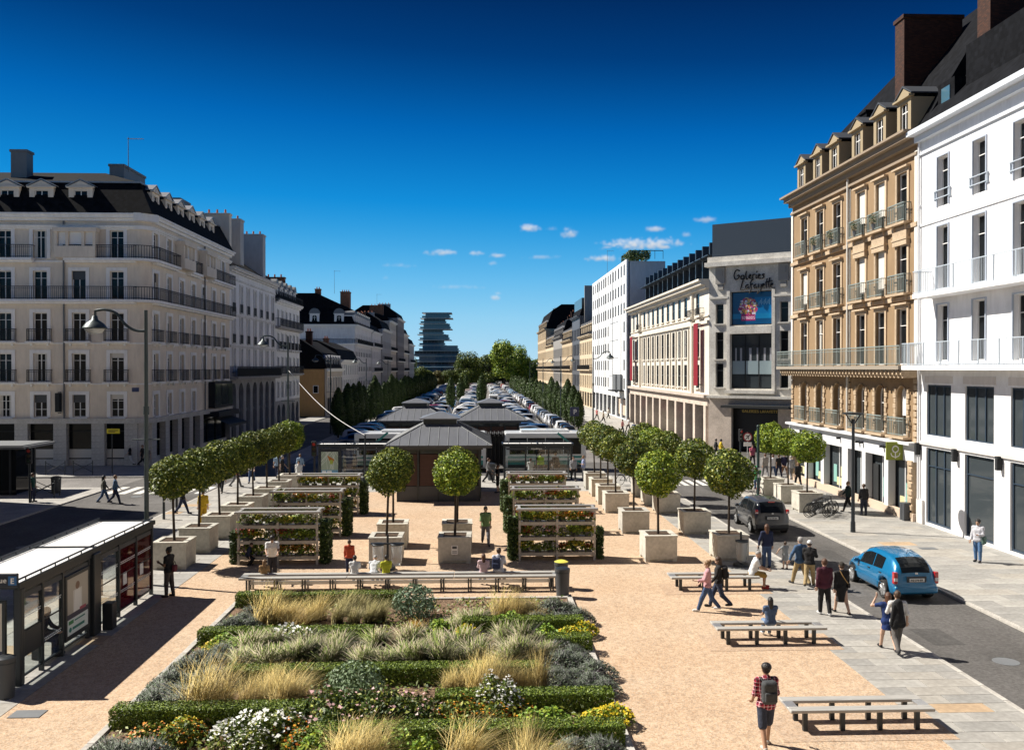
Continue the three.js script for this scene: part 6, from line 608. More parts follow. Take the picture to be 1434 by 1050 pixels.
// parked cars
{ const kinds = [hatch, mpv, { ...hatch, L: 4.3, H: 1.46, top: [[-2.15, .62], [-2.1, .84], [-1.9, .98], [-1.3, 1.04], [-.85, 1.36], [-.4, 1.45], [.2, 1.44], [.95, 1.02], [1.7, .88], [2.1, .7], [2.15, .55]], belt: [[-2.15, .6], [-2.05, .8], [-1.8, .92], [.9, .9], [1.4, .84], [1.95, .66], [2.15, .5]], wid: [[-2.15, .75], [-2, .9], [-1.6, .97], [0, 1], [1.4, .97], [1.95, .86], [2.15, .6]], sideG: [-.95, -.35, -.28, .55], rearG: [-1.3, -.9], frontG: [.25, .95] }];
  const geos = kinds.map((k) => { const g = carGeo(k, 22); return { body: join(g.body), glass: join([g.side(k.sideG[0], k.sideG[3]), g.over(k.rearG[0], k.rearG[1], .6), g.over(k.frontG[0], k.frontG[1], .62)]), wheel: join(k.wheels.flatMap((w) => [1, -1].map((s) => CY([w, .31, s * .62], [w, .31, s * .84], .31, .31, 12)))), all: join([g.body]) }; });
  const cols = [['white', [.74, .74, .74], 6], ['silver', [.42, .43, .45], 6], ['grey', [.16, .17, .18], 5], ['black', [.02, .02, .022], 4], ['blue', [.03, .07, .16], 2], ['red', [.2, .015, .02], 1], ['pale blue', [.2, .28, .36], 1], ['beige', [.45, .40, .32], 1]].flatMap(([n, c, k]) => { const m = phy(c, .32, { clearcoat: .8 }); return Array(k).fill([n, m, c]); });
  const r = rng(21), far = []; const place = (x, z, ry) => { const k = Math.floor(r() * 3), [cn, m, c] = cols[Math.floor(r() * cols.length)], kn = ['hatchback', 'people carrier', 'saloon'][k]; if (z > 262) { far.push([k, x, z, ry, c]); return; } const t = thing('parked_car', `${cn} ${kn} in the rows of the car park`, 'car', x, RY + .006, -z, ry, `${cn} ${kn} cars in the car park`); mesh('body', geos[k].body, m, t); mesh('window_glass', geos[k].glass, M.pane, t).userData.kind = 'stuff'; mesh('tyres', geos[k].wheel, M.rubber, t).userData.kind = 'stuff'; };
  for (const [x, ry, z0, step] of [[-12.0, 0.12, 92, 2.75], [-6.6, -.1, 99, 2.75], [-1.9, Math.PI - .1, 101, 2.75], [6.0, .1, 97, 2.9], [10.1, Math.PI / 2, 90, 5.4]]) for (let z = z0; z < 400; z += step) { if (r() < .1 || (x === -1.9 && Math.abs(z % 31) < 2.6)) continue; place(x + (r() - .5) * .35, z + (r() - .5) * .25, ry + (r() - .5) * .06 + (r() > .5 ? Math.PI : 0)); }
  for (const z of [118, 141, 176, 214]) place(2.9 + r() * .4, z, -Math.PI / 2); for (const z of [152, 196, 244]) place(14.2, z, Math.PI / 2);
  // the most distant rows, too small to tell apart
  const gs = far.map(([k, x, z, ry, c]) => tint(geos[k].all.clone().rotateY(ry).translate(x, RY, -z), c)); const m = obj('distant_cars', gs, phy([1, 1, 1], .3, { vertexColors: true, clearcoat: .8 })); tag(m, 'distant mass of parked cars at the far end of the car park', 'cars', null, 'stuff');
  const v = thing('white_van', 'white delivery van waiting in the car park lane', 'van', 3.3, RY, -190, Math.PI / 2); obj('body', [RB(0, 1.4, 0, 4.6, 2.1, 1.9, .14, 2), RB(2.3, .95, 0, .8, 1.1, 1.85, .16, 2)], phy([.78, .78, .78], .3), v); obj('rear_window', [B(-2.31, 1.75, 0, .03, .6, 1.4)], M.pane, v); obj('wheel', [1.5, -1.4].flatMap((x) => [1, -1].map((s) => CY([x, .36, s * .75], [x, .36, s * .96], .36, .36, 12))), M.rubber, v); }
console.log('vehicles done');
// ---------- people: skinned from joints by a distance field ----------
function netMesh(f, lo, hi, c) { const nx = Math.ceil((hi[0] - lo[0]) / c) + 1, ny = Math.ceil((hi[1] - lo[1]) / c) + 1, nz = Math.ceil((hi[2] - lo[2]) / c) + 1, D = new Float32Array(nx * ny * nz); const S = 5, far = c * S * 1.35; for (let bk = 0; bk < nz; bk += S) for (let bj = 0; bj < ny; bj += S) for (let bi = 0; bi < nx; bi += S) { const m = (S - 1) / 2, d0 = f(lo[0] + (bi + m) * c, lo[1] + (bj + m) * c, lo[2] + (bk + m) * c), skip = Math.abs(d0) > far; for (let k = bk; k < Math.min(nz, bk + S); k++) for (let j = bj; j < Math.min(ny, bj + S); j++) for (let i = bi; i < Math.min(nx, bi + S); i++) D[(k * ny + j) * nx + i] = skip ? d0 : f(lo[0] + i * c, lo[1] + j * c, lo[2] + k * c); }
  const id = new Int32Array(nx * ny * nz).fill(-1), P = [], I = [], at = (i, j, k) => (k * ny + j) * nx + i; const E = [[0, 1], [2, 3], [4, 5], [6, 7], [0, 2], [1, 3], [4, 6], [5, 7], [0, 4], [1, 5], [2, 6], [3, 7]];
  for (let k = 0; k < nz - 1; k++) for (let j = 0; j < ny - 1; j++) for (let i = 0; i < nx - 1; i++) { const d00 = D[at(i, j, k)]; if (d00 > 2.2 * c || d00 < -2.2 * c) continue; const v = []; let m = 0; for (let n = 0; n < 8; n++) { const d = D[at(i + (n & 1), j + ((n >> 1) & 1), k + (n >> 2))]; v.push(d); if (d < 0) m |= 1 << n; } if (m === 0 || m === 255) continue; let x = 0, y = 0, z = 0, s = 0; for (const [a, b] of E) { if ((v[a] < 0) === (v[b] < 0)) continue; const t = v[a] / (v[a] - v[b]); x += (a & 1) + t * ((b & 1) - (a & 1)); y += ((a >> 1) & 1) + t * (((b >> 1) & 1) - ((a >> 1) & 1)); z += (a >> 2) + t * ((b >> 2) - (a >> 2)); s++; } id[at(i, j, k)] = P.length / 3; P.push(lo[0] + (i + x / s) * c, lo[1] + (j + y / s) * c, lo[2] + (k + z / s) * c); }
  const quad = (a, b, c2, d, fl) => { if (a < 0 || b < 0 || c2 < 0 || d < 0) return; fl ? I.push(a, c2, b, a, d, c2) : I.push(a, b, c2, a, c2, d); };
  for (let k = 1; k < nz - 1; k++) for (let j = 1; j < ny - 1; j++) for (let i = 1; i < nx - 1; i++) { const s = D[at(i, j, k)] < 0; if (s !== D[at(i + 1, j, k)] < 0) quad(id[at(i, j - 1, k - 1)], id[at(i, j, k - 1)], id[at(i, j, k)], id[at(i, j - 1, k)], !s); if (s !== D[at(i, j + 1, k)] < 0) quad(id[at(i - 1, j, k - 1)], id[at(i - 1, j, k)], id[at(i, j, k)], id[at(i, j, k - 1)], !s); if (s !== D[at(i, j, k + 1)] < 0) quad(id[at(i - 1, j - 1, k)], id[at(i, j - 1, k)], id[at(i, j, k)], id[at(i - 1, j, k)], !s); }
  const g = new THREE.BufferGeometry(), Nn = new Float32Array(P.length), e = c * .5; for (let i = 0; i < P.length; i += 3) { const [x, y, z] = [P[i], P[i + 1], P[i + 2]]; const a = f(x + e, y, z) - f(x - e, y, z), b = f(x, y + e, z) - f(x, y - e, z), d = f(x, y, z + e) - f(x, y, z - e), l = Math.hypot(a, b, d) || 1; Nn[i] = a / l; Nn[i + 1] = b / l; Nn[i + 2] = d / l; } g.setAttribute('position', new THREE.Float32BufferAttribute(P, 3)); g.setAttribute('normal', new THREE.BufferAttribute(Nn, 3)); g.setIndex(I); return g; }
const cap = (a, b, r0, r1 = r0) => { const bx = b[0] - a[0], by = b[1] - a[1], bz = b[2] - a[2], bb = bx * bx + by * by + bz * bz || 1e-9; return (x, y, z) => { const px = x - a[0], py = y - a[1], pz = z - a[2]; let t = (px * bx + py * by + pz * bz) / bb; t = t < 0 ? 0 : t > 1 ? 1 : t; const dx = px - bx * t, dy = py - by * t, dz = pz - bz * t; return Math.sqrt(dx * dx + dy * dy + dz * dz) - (r0 + (r1 - r0) * t); }; };
const ell = (c, r) => (x, y, z) => { const a = (x - c[0]) / r[0], b = (y - c[1]) / r[1], d = (z - c[2]) / r[2], l = Math.sqrt(a * a + b * b + d * d); return (l - 1) * Math.min(...r); };
const uni = (fs, k = .03) => (x, y, z) => { let d = 9; for (const f of fs) { const e = f(x, y, z), h = Math.max(k - Math.abs(d - e), 0) / k; d = Math.min(d, e) - h * h * k * .25; } return d; };
const boundsOf = (pts, r) => { const lo = [9, 9, 9], hi = [-9, -9, -9]; for (const p of pts) for (let i = 0; i < 3; i++) { lo[i] = Math.min(lo[i], p[i] - r); hi[i] = Math.max(hi[i], p[i] + r); } return [lo, hi]; };
// shared head and hand
const headG = (() => { const b = uni([ell([0, .02, -.008], [.078, .108, .098]), ell([0, -.055, .022], [.058, .062, .066]), cap([0, .005, .092], [0, -.028, .108], .008, .013), cap([-.03, -.068, .075], [.03, -.068, .075], .012), ell([.079, -.005, -.008], [.012, .032, .02]), ell([-.079, -.005, -.008], [.012, .032, .02]), cap([0, -.09, -.01], [0, -.17, -.02], .05, .054), cap([-.035, .022, .088], [.035, .022, .088], .012)], .02); const f = (x, y, z) => Math.max(b(x, y, z), -ell([.033, .002, .1], [.016, .01, .018])(x, y, z), -ell([-.033, .002, .1], [.016, .01, .018])(x, y, z)); return ND(netMesh(f, [-.12, -.18, -.13], [.12, .15, .15], .011)); })();
const eyesG = join([SP(.032, .003, .083, .012, 8, 6), SP(-.032, .003, .083, .012, 8, 6)]), lipG = null; void lipG;
const handG = (() => { const fs = [cap([-.024, -.03, 0], [.026, -.03, 0], .016), cap([-.026, -.085, .004], [.026, -.085, .004], .014), cap([0, .0, 0], [0, -.09, 0], .022, .02)], fg = []; [[-.031, .055, .95], [-.01, .07, 1], [.011, .066, .98], [.031, .05, .9]].forEach(([x, l]) => { const a = [x, -.09, .004], b = [x * 1.06, -.09 - l * .5, .014], c = [x * 1.05, -.09 - l * .85, .034], d = [x * 1.02, -.09 - l * 1.0, .052]; fg.push(cap(a, b, .0095, .009), cap(b, c, .009, .0085), cap(c, d, .0085, .0075)); }); fs.push(cap([-.026, -.025, .006], [-.05, -.055, .02], .013, .011), cap([-.05, -.055, .02], [-.054, -.09, .03], .011, .009)); const f0 = uni(fs, .012), f1 = uni(fg, .002); return ND(netMesh((x, y, z) => Math.min(f0(x, y, z), f1(x, y, z)), [-.075, -.175, -.035], [.055, .03, .075], .0055)); })();
const mirrorX = (g) => { g = g.clone().scale(-1, 1, 1); const p = g.attributes.position.array, n = g.attributes.normal.array; for (let i = 0; i < p.length; i += 9) for (let k = 0; k < 3; k++) { let t = p[i + 3 + k]; p[i + 3 + k] = p[i + 6 + k]; p[i + 6 + k] = t; t = n[i + 3 + k]; n[i + 3 + k] = n[i + 6 + k]; n[i + 6 + k] = t; } return g; };
const handL = mirrorX(handG);
const SKINS = { light: std([.52, .34, .25], .6), tan: std([.40, .24, .16], .6), brown: std([.16, .085, .05], .6) }, HAIRS = { black: std([.012, .01, .01], .5), brown: std([.06, .032, .018], .55), light: std([.20, .11, .05], .55), grey: std([.30, .29, .28], .6), red: std([.075, .03, .014], .55) };
const matC = new Map(); const cloth = (c) => { if (!c) return M.black; if (c.isMaterial) return c; const k = c.join(); if (!matC.has(k)) matC.set(k, std(c, .9, { map: T.plaster, bumpMap: T.leaf, bumpScale: .02 })); return matC.get(k); };
const d2r = Math.PI / 180;
function person(x, y, z, face, o, lb) {
  const H = o.H || 1.72, s = H / 1.75, cell = (o.far ? .034 : .02), p = o.pose || {}, lean = (p.lean || 0) * d2r, gir = o.gir || 1;
  const leg = (k, a, b) => { const A = a * d2r, Bn = (a - b) * d2r, hip = [k * .088, .92, 0], knee = [k * .1, .92 - .44 * Math.cos(A), .44 * Math.sin(A)], ank = [k * .1, knee[1] - .4 * Math.cos(Bn), knee[2] + .4 * Math.sin(Bn)]; return { hip, knee, ank, toe: [k * .115, ank[1] - .035 - (b > 30 && a < 20 ? .08 : 0), ank[2] + .155] }; };
  const l1 = leg(1, ...(p.l || [4, 4])), l2 = leg(-1, ...(p.r || [-3, 3])), off = .075 - Math.min(l1.ank[1], l2.ank[1]); for (const l of [l1, l2]) for (const k in l) l[k][1] += off;
  const hy = .92 + off, L = (q) => { const yy = q[1] - .92, c = Math.cos(lean), n = Math.sin(lean); return [q[0], hy + yy * c - q[2] * n, q[2] * c + yy * n]; };
  const pel = L([0, .95, 0]), wst = L([0, 1.1, .005]), chest = L([0, 1.3, 0]), nk = L([0, 1.47, -.015]), hd = L([0, 1.635, .01]);
  const arm = (k, a) => { const [P, Q, E, In = 0] = a.map((v) => v * d2r), sh = L([k * .178, 1.415, -.01]), u = [k * Math.sin(Q), -Math.cos(P) * Math.cos(Q), Math.sin(P) * Math.cos(Q)], el = [sh[0] + u[0] * .28, sh[1] + u[1] * .28, sh[2] + u[2] * .28]; const t = P + E; const w = V(k * Math.sin(Q) * .3 - k * Math.sin(In), -Math.cos(t), Math.sin(t)).normalize(); return { sh, el, wr: [el[0] + w.x * .25, el[1] + w.y * .25, el[2] + w.z * .25], d: w }; };
  const a1 = arm(1, p.la || [6, 9, 12]), a2 = arm(-1, p.ra || [-4, 9, 14]);
  const torso = (e) => [cap(l1.hip, l2.hip, .1 * gir + e), cap([pel[0] - .045, pel[1], pel[2]], [wst[0] - .04, wst[1], wst[2]], .105 * gir + e, .098 * gir + e), cap([pel[0] + .045, pel[1], pel[2]], [wst[0] + .04, wst[1], wst[2]], .105 * gir + e, .098 * gir + e), cap([wst[0] - .045, wst[1], wst[2]], [chest[0] - .075, chest[1], chest[2]], .098 * gir + e, .108 + e), cap([wst[0] + .045, wst[1], wst[2]], [chest[0] + .075, chest[1], chest[2]], .098 * gir + e, .108 + e), cap(a1.sh, a2.sh, .06 + e), cap(chest, nk, .1 + e, .06 + e)];
  const legs = (e, cut = 1, sc = 1) => [l1, l2].flatMap((l) => { const th = cap(l.hip, l.knee, .084 * gir * sc + e, .06 * sc + e); if (cut < .5) return [cap(l.hip, [lerp(l.hip[0], l.knee[0], cut * 2), lerp(l.hip[1], l.knee[1], cut * 2), lerp(l.hip[2], l.knee[2], cut * 2)], .084 * gir * sc + e, (.06 + .012) * sc + e)]; const t = (cut - .5) * 2; return [th, cap(l.knee, [lerp(l.knee[0], l.ank[0], t), lerp(l.knee[1], l.ank[1], t), lerp(l.knee[2], l.ank[2], t)], .058 * sc + e, lerp(.058, .042, t) * sc + e)]; });
  const arms = (e, cut = 1) => [a1, a2].flatMap((a) => { const q = [cap(a.sh, cut < .5 ? [lerp(a.sh[0], a.el[0], cut * 2), lerp(a.sh[1], a.el[1], cut * 2), lerp(a.sh[2], a.el[2], cut * 2)] : a.el, .05 + e, .041 + e)]; if (cut >= .5) { const t = (cut - .5) * 2; q.push(cap(a.el, [lerp(a.el[0], a.wr[0], t), lerp(a.el[1], a.wr[1], t), lerp(a.el[2], a.wr[2], t)], .041 + e, lerp(.041, .029, t) + e)); } return q; });
  const all = [l1.toe, l2.toe, l1.ank, l2.ank, l1.knee, l2.knee, pel, a1.sh, a2.sh, a1.el, a2.el, a1.wr, a2.wr, nk];
  const g = thing('person', lb, 'person', x, y, z, face); g.scale.setScalar(s);
  const bodyF = uni([...torso(-.012), ...legs(0), ...arms(0), cap(nk, [hd[0], hd[1] - .08, hd[2]], .05), ...[l1, l2].map((l) => cap(l.ank, l.toe, .036, .03))], .03); const [lo, hi] = boundsOf(all, .16); const parts = [ND(netMesh(bodyF, lo, hi, cell))];
  const qh = new THREE.Quaternion().setFromEuler(new THREE.Euler(lean + (p.nod || 0) * d2r, (p.yaw || 0) * d2r, 0, 'YXZ')); const toHead = (q) => q.clone().applyQuaternion(qh).translate(...hd); parts.push(toHead(headG));
  for (const [a, hg] of [[a1, handL], [a2, handG]]) { const q = new THREE.Quaternion().setFromUnitVectors(V(0, -1, 0), a.d); parts.push(hg.clone().applyQuaternion(q).translate(...a.wr)); }
  obj('body', parts, SKINS[o.skin || 'light'], g); mesh('eyes', join(toHead(eyesG)), M.black, g);
  const hemY = pel[1] - (o.hem === undefined ? .07 : o.hem), tc = cloth(o.top), bc = cloth(o.bottom), sitting = (p.l || [0])[0] > 50;
  if (o.dress) { const hemH = sitting ? pel[1] - .12 : o.dress, f0 = uni([...torso(.018), ...arms(.016, o.sleeve || .3), ...(sitting ? legs(.03, .42) : [cap([pel[0], pel[1] - .02, pel[2]], [pel[0], hemH - .06, (l1.knee[2] + l2.knee[2]) / 2], .15, o.flare || .19)])], .035); obj('dress', [netMesh((a, b, c) => Math.max(f0(a, b, c), hemH - b), lo, hi, cell)], tc, g); }
  else { const f0 = uni([...torso(.02), ...arms(.015, o.sleeve === undefined ? .3 : o.sleeve)], .035); obj('shirt', [netMesh((a, b, c) => Math.max(f0(a, b, c), hemY - b), [lo[0], pel[1] - .25, lo[2]], hi, cell)], tc, g);
    const f1 = uni([cap(l1.hip, l2.hip, .112 * gir), cap(pel, wst, .1 * gir), ...legs(.016, o.len === undefined ? .97 : o.len, 1.05)], .03); obj(o.len < .6 ? 'shorts' : 'trousers', [netMesh((a, b, c) => Math.max(f1(a, b, c), b - pel[1] - .06), lo, [hi[0], pel[1] + .2, hi[2]], cell)], bc, g); }
  obj('shoes', [l1, l2].map((l) => netMesh(uni([cap([l.ank[0], l.ank[1] - .02, l.ank[2] - .02], l.toe, .047, .042)], .01), l.ank.map((v, i) => v - (i === 1 ? .13 : .09)), [l.ank[0] + .1, l.ank[1] + .09, l.toe[2] + .08], .02)), cloth(o.shoes || [.03, .03, .035]), g);
  const hs = o.hair || 'short', hc = HAIRS[o.hairC || 'brown'] || cloth(o.hairC); const cut = (a, b, c) => -(.75 * b - .66 * c + (hs === 'bald' ? -.055 : .048)); const base = ell([0, .03, -.014], [.09, .115, .107]); const extra = []; if (hs === 'long') extra.push(cap([0, .02, -.05], [0, -.2, -.075], .088, .07), cap([.06, .0, -.02], [.065, -.14, -.03], .035, .03), cap([-.06, .0, -.02], [-.065, -.14, -.03], .035, .03)); if (hs === 'bob') extra.push(cap([0, .02, -.045], [0, -.08, -.05], .092, .09)); if (hs === 'bun') extra.push(ell([0, .12, -.09], [.05, .05, .05])); if (hs === 'curly') extra.push(ell([0, .06, -.03], [.105, .09, .11]));
  const hf = (a, b, c) => { let d = Math.max(base(a, b, c), cut(a, b, c)); for (const e of extra) d = Math.min(d, e(a, b, c)); return d + (hs === 'curly' ? .006 * Math.sin(a * 130) * Math.sin(b * 120) * Math.sin(c * 140) : .0025 * Math.sin(a * 220)); };
  if (hs !== 'cap') obj('hair', [toHead(ND(netMesh(hf, [-.15, -.3, -.2], [.15, .2, .13], .014)))], hc, g);
  else { obj('hair', [toHead(ND(netMesh((a, b, c) => Math.max(base(a, b, c), cut(a, b, c), b - .03), [-.13, -.13, -.15], [.13, .16, .13], .014)))], HAIRS.brown, g); obj('cap', [toHead(ND(netMesh((a, b, c) => Math.min(Math.max(ell([0, .04, -.01], [.096, .11, .112])(a, b, c), .035 - b), Math.max(ell([0, .045, .08], [.075, .012, .09])(a, b, c), .02 - b)), [-.13, -.02, -.15], [.13, .2, .2], .013)))], hc, g); }
  return g; }
const walk = { l: [24, 6], r: [-18, 22], la: [-18, 8, 14], ra: [20, 8, 18] }, walk2 = { l: [-16, 30], r: [22, 8], la: [18, 8, 20], ra: [-16, 8, 12] }, sit = { l: [84, 82], r: [82, 86], la: [30, 8, 40, 14], ra: [28, 8, 44, 14] }, stand = {}, phone = { la: [10, 8, 95, 25], ra: [4, 8, 10] };
const AWAY = Math.PI, TO = 0, RIGHT = Math.PI / 2, LEFTW = -Math.PI / 2;
const at2 = (px, py, h = 0) => { const p = G(px, py, h); return [p.x, h, p.z]; };
const NAVY = [.012, .02, .06], BLK = [.012, .012, .014], JEAN = [.05, .09, .19], WHT = [.72, .72, .72], KHA = [.38, .28, .14], GRY = [.16, .16, .17];
const check = std([1, 1, 1], .9, { map: T.check });
const bagOn = (name, lb, g, off, dims, mat, pocket = true, cat = 'bag') => { const v = V(...off).multiplyScalar(g.scale.x).applyAxisAngle(V(0, 1, 0), g.rotation.y).add(g.position); const t = thing(name, lb, cat, v.x, v.y, v.z, g.rotation.y); const [w, h, d] = dims; obj('sack', [RB(0, 0, 0, w, h, d, Math.min(w, d) * .42, 4)], mat, t); if (pocket) obj('pocket', [RB(0, -h * .16, -d / 2, w * .8, h * .42, .07, .03, 3)], mat, t); obj('strap', pocket ? [-1, 1].map((s) => TB([[s * w * .32, h * .4, d * .4], [s * w * .38, h * .52, d * .9], [s * w * .42, h * .3, d * 1.5]], .022, 8, 5)) : [TB([[-w * .3, h * .45, 0], [0, h * 1.0, 0], [w * .3, h * .45, 0]], .012, 10, 5)], M.black, t); return t; };
{ // people near the camera
  const a = person(...at2(1073, 1047), AWAY + .06, { H: 1.76, top: check, sleeve: .56, hem: .16, bottom: [.035, .045, .075], len: .47, shoes: [.5, .48, .45], hair: 'curly', hairC: 'black', skin: 'tan', pose: { l: [-10, 12], r: [16, 6], la: [8, 10, 34, 6], ra: [6, 12, 30, 10] } }, 'person in a red checked shirt and navy shorts walking on the sand'); bagOn('backpack', 'dark grey backpack on the person in the red checked shirt', a, [.02, 1.22, -.235], [.32, .48, .2], cloth([.06, .065, .07]));
  const w = person(...at2(1244, 911), AWAY - .1, { H: 1.66, top: [.008, .03, .14], dress: .62, sleeve: .3, hair: 'long', hairC: 'red', shoes: BLK, pose: { ...walk, ra: [12, 10, 10], la: [60, 62, 112, 52] } }, 'person in a blue dress raising a hand to the head on the slab paving'); void w;
  const m = person(...at2(1257, 914), AWAY - .1, { H: 1.74, top: WHT, sleeve: .5, bottom: [.13, .12, .115], hair: 'short', hairC: 'brown', pose: { ...walk2, ra: [-8, 14, 20], la: [20, 14, 100, 10] } }, 'person in a white shirt and grey trousers carrying a dark jacket over the shoulder'); const j = V(.24, 1.12, -.13).applyAxisAngle(V(0, 1, 0), m.rotation.y).add(m.position); const jk = thing('jacket', 'dark jacket slung behind the person in the white shirt', 'jacket', j.x + .22, j.y, j.z, m.rotation.y); obj('cloth', [netMesh(uni([cap([-.05, .28, 0], [-.1, -.3, .02], .07, .12), cap([.06, .26, 0], [.1, -.34, -.02], .07, .11), cap([0, .3, 0], [0, -.2, -.03], .09, .12)], .05), [-.32, -.55, -.25], [.32, .45, .25], .022)], cloth([.01, .011, .014]), jk); obj('sleeve', [netMesh(cap([.12, .2, -.04], [.2, -.3, -.05], .055, .045), [0, -.42, -.16], [.3, .32, .08], .022)], cloth([.012, .013, .016]), jk);
  person(...at2(1155, 861), AWAY, { H: 1.78, top: [.07, .012, .028], sleeve: .95, hem: .12, bottom: BLK, hair: 'short', hairC: 'red', shoes: WHT, pose: { l: [8, 4], r: [-8, 10], la: [-6, 10, 14], ra: [8, 10, 16] } }, 'person in a maroon sweater and black trousers walking on the slab paving');
  const bl = person(...at2(1179, 860), AWAY, { H: 1.7, top: BLK, dress: .42, flare: .17, sleeve: .95, hair: 'cap', hairC: [.03, .025, .02], shoes: BLK, pose: { ...walk, la: [-8, 8, 16], ra: [10, 8, 12] } }, 'person in a long black dress and dark cap walking beside a maroon sweater'); const st = thing('bag_strap', 'tan bag strap across the back of the black dress', 'strap', bl.position.x, 0, bl.position.z, bl.rotation.y); obj('strap', [TB([[.1, 1.42, -.1], [.0, 1.22, -.155], [-.16, 1.0, -.12]], .014, 12, 5)], cloth([.5, .32, .12]), st); obj('pouch', [RB(-.2, .93, -.02, .08, .16, .22, .03, 2)], M.black, st);
  person(8.43, .035, -25.98, AWAY, { H: 1.5, top: [.07, .11, .2], sleeve: .3, bottom: [.16, .24, .38], hair: 'long', hairC: 'black', shoes: WHT, skin: 'tan', pose: sit }, 'girl in a denim blue top seated on a ring bench facing the road');
  person(...at2(991, 856), LEFTW - .25, { H: 1.68, top: [.55, .30, .33], sleeve: .9, bottom: JEAN, hair: 'bun', hairC: 'light', shoes: WHT, pose: { ...walk, la: [20, 8, 60, 10] } }, 'person in a pink sweater and jeans walking past a ring bench'); const bk = person(...at2(1006, 851), LEFTW - .2, { H: 1.7, top: BLK, sleeve: .95, bottom: [.03, .045, .09], hair: 'long', hairC: 'brown', shoes: BLK, pose: walk2 }, 'person in dark clothes with a black backpack walking beside a pink sweater'); bagOn('backpack', 'black backpack on the person beside the pink sweater', bk, [0, 1.2, -.22], [.3, .44, .18], cloth([.015, .015, .018]));
  person(9.75, .0, -32.1, RIGHT - .15, { H: 1.72, gir: 1.15, top: WHT, sleeve: .3, bottom: [.42, .26, .06], len: .5, hair: 'bald', hairC: 'grey', shoes: [.4, .03, .03], skin: 'tan', pose: { ...sit, lean: 18 } }, 'bald person in a white shirt and tan shorts seated at a bench end');
  const mo = person(...at2(1074, 795), AWAY, { H: 1.7, top: NAVY, sleeve: .95, bottom: JEAN, hair: 'long', hairC: 'red', pose: { ...stand, la: [2, 22, 6], ra: [-2, 8, 8] } }, 'person in a navy top holding a small child by the hand'); bagOn('handbag', 'black handbag hanging beside the person in the navy top', mo, [.33, .52, 0], [.1, .34, .3], M.black, false);
  person(...at2(1100, 797), AWAY + .2, { H: 1.08, top: [.3, .32, .33], dress: .55, flare: .2, sleeve: .3, hair: 'short', hairC: 'brown', pose: { ...stand, la: [6, 60, 20], ra: [30, 10, 60] } }, 'small child in a grey dress holding an adult hand');
  person(...at2(1121, 819), AWAY + .3, { H: 1.78, top: [.05, .11, .22], sleeve: .95, hem: .12, bottom: KHA, hair: 'short', hairC: 'grey', pose: { ...walk, la: [10, 30, 10] } }, 'person in a denim jacket and khaki trousers beside the road'); person(...at2(1134, 822), AWAY - .5, { H: 1.7, top: BLK, sleeve: .9, bottom: KHA, hair: 'cap', hairC: WHT, pose: { ...walk2, ra: [30, 10, 90, 20] } }, 'person in a black top and white cap eating beside the road');
  const sh = person(...at2(1370, 787), LEFTW + .7, { H: 1.72, top: [.55, .55, .6], sleeve: .95, hem: .2, bottom: [.08, .17, .33], hair: 'curly', hairC: 'black', skin: 'tan', pose: { la: [14, 10, 80, 30], ra: [4, 10, 20] } }, 'person in a pale cardigan and blue jeans before the white shop front'); bagOn('shoulder_bag', 'green shoulder bag of the person before the white shop front', sh, [.26, .92, .05], [.12, .3, .28], cloth([.08, .14, .12]), false);
  const lw = person(...at2(236, 836), LEFTW - .3, { H: 1.7, top: BLK, sleeve: .3, bottom: [.06, .05, .05], hair: 'bun', hairC: 'black', skin: 'brown', pose: { ...phone, r: [-6, 4] } }, 'person in black with a hair bun looking at a phone beside the bus shelter'); bagOn('handbag', 'dark red bag of the person in black beside the bus shelter', lw, [-.05, 1.02, -.2], [.22, .24, .12], cloth([.12, .02, .035]), false);
  person(-11.9, .0, -25.2, EAST + .1, { H: 1.72, top: BLK, sleeve: .95, bottom: NAVY, hair: 'short', hairC: 'grey', pose: { ...sit, lean: 16 } }, 'person in dark clothes seated inside the long bus shelter');
  person(...at2(680, 763), TO + .1, { H: 1.76, top: [.17, .28, .12], sleeve: .5, bottom: [.2, .2, .22], hair: 'short', hairC: 'black', skin: 'tan', pose: walk }, 'person in a green shirt and grey trousers walking on the sand');
  person(...at2(284, 735), AWAY + .4, { H: 1.74, far: 1, top: [.55, .35, .02], sleeve: .6, bottom: [.5, .3, .02], hair: 'cap', hairC: [.05, .08, .2], pose: stand }, 'person in yellow work clothes standing between planters');
  // long bench
  const bz = -32.62, bx = (px) => (px - 669) * 32.6 / 1280; person(...at2(489, 806), AWAY, { H: 1.35, top: [.45, .07, .03], sleeve: .9, bottom: NAVY, hair: 'short', hairC: 'brown', skin: 'tan', pose: stand }, 'child in an orange red top standing behind the long bench');
  person(bx(497), .05, bz, AWAY, { H: 1.4, top: WHT, sleeve: .4, bottom: GRY, hair: 'short', hairC: 'black', pose: { ...sit, lean: 6 } }, 'person in a white shirt seated on the long bench beside a child'); person(bx(524), .05, bz, AWAY, { H: 1.5, top: [.66, .68, .7], sleeve: .6, bottom: JEAN, hair: 'bald', hairC: 'grey', pose: { ...sit, lean: 42 } }, 'person in a white top bending forward on the long bench'); person(bx(541), .05, bz, AWAY + .3, { H: 1.42, top: [.5, .52, .03], sleeve: .4, bottom: GRY, hair: 'short', hairC: 'black', pose: sit }, 'person in a yellow green shirt seated on the long bench');
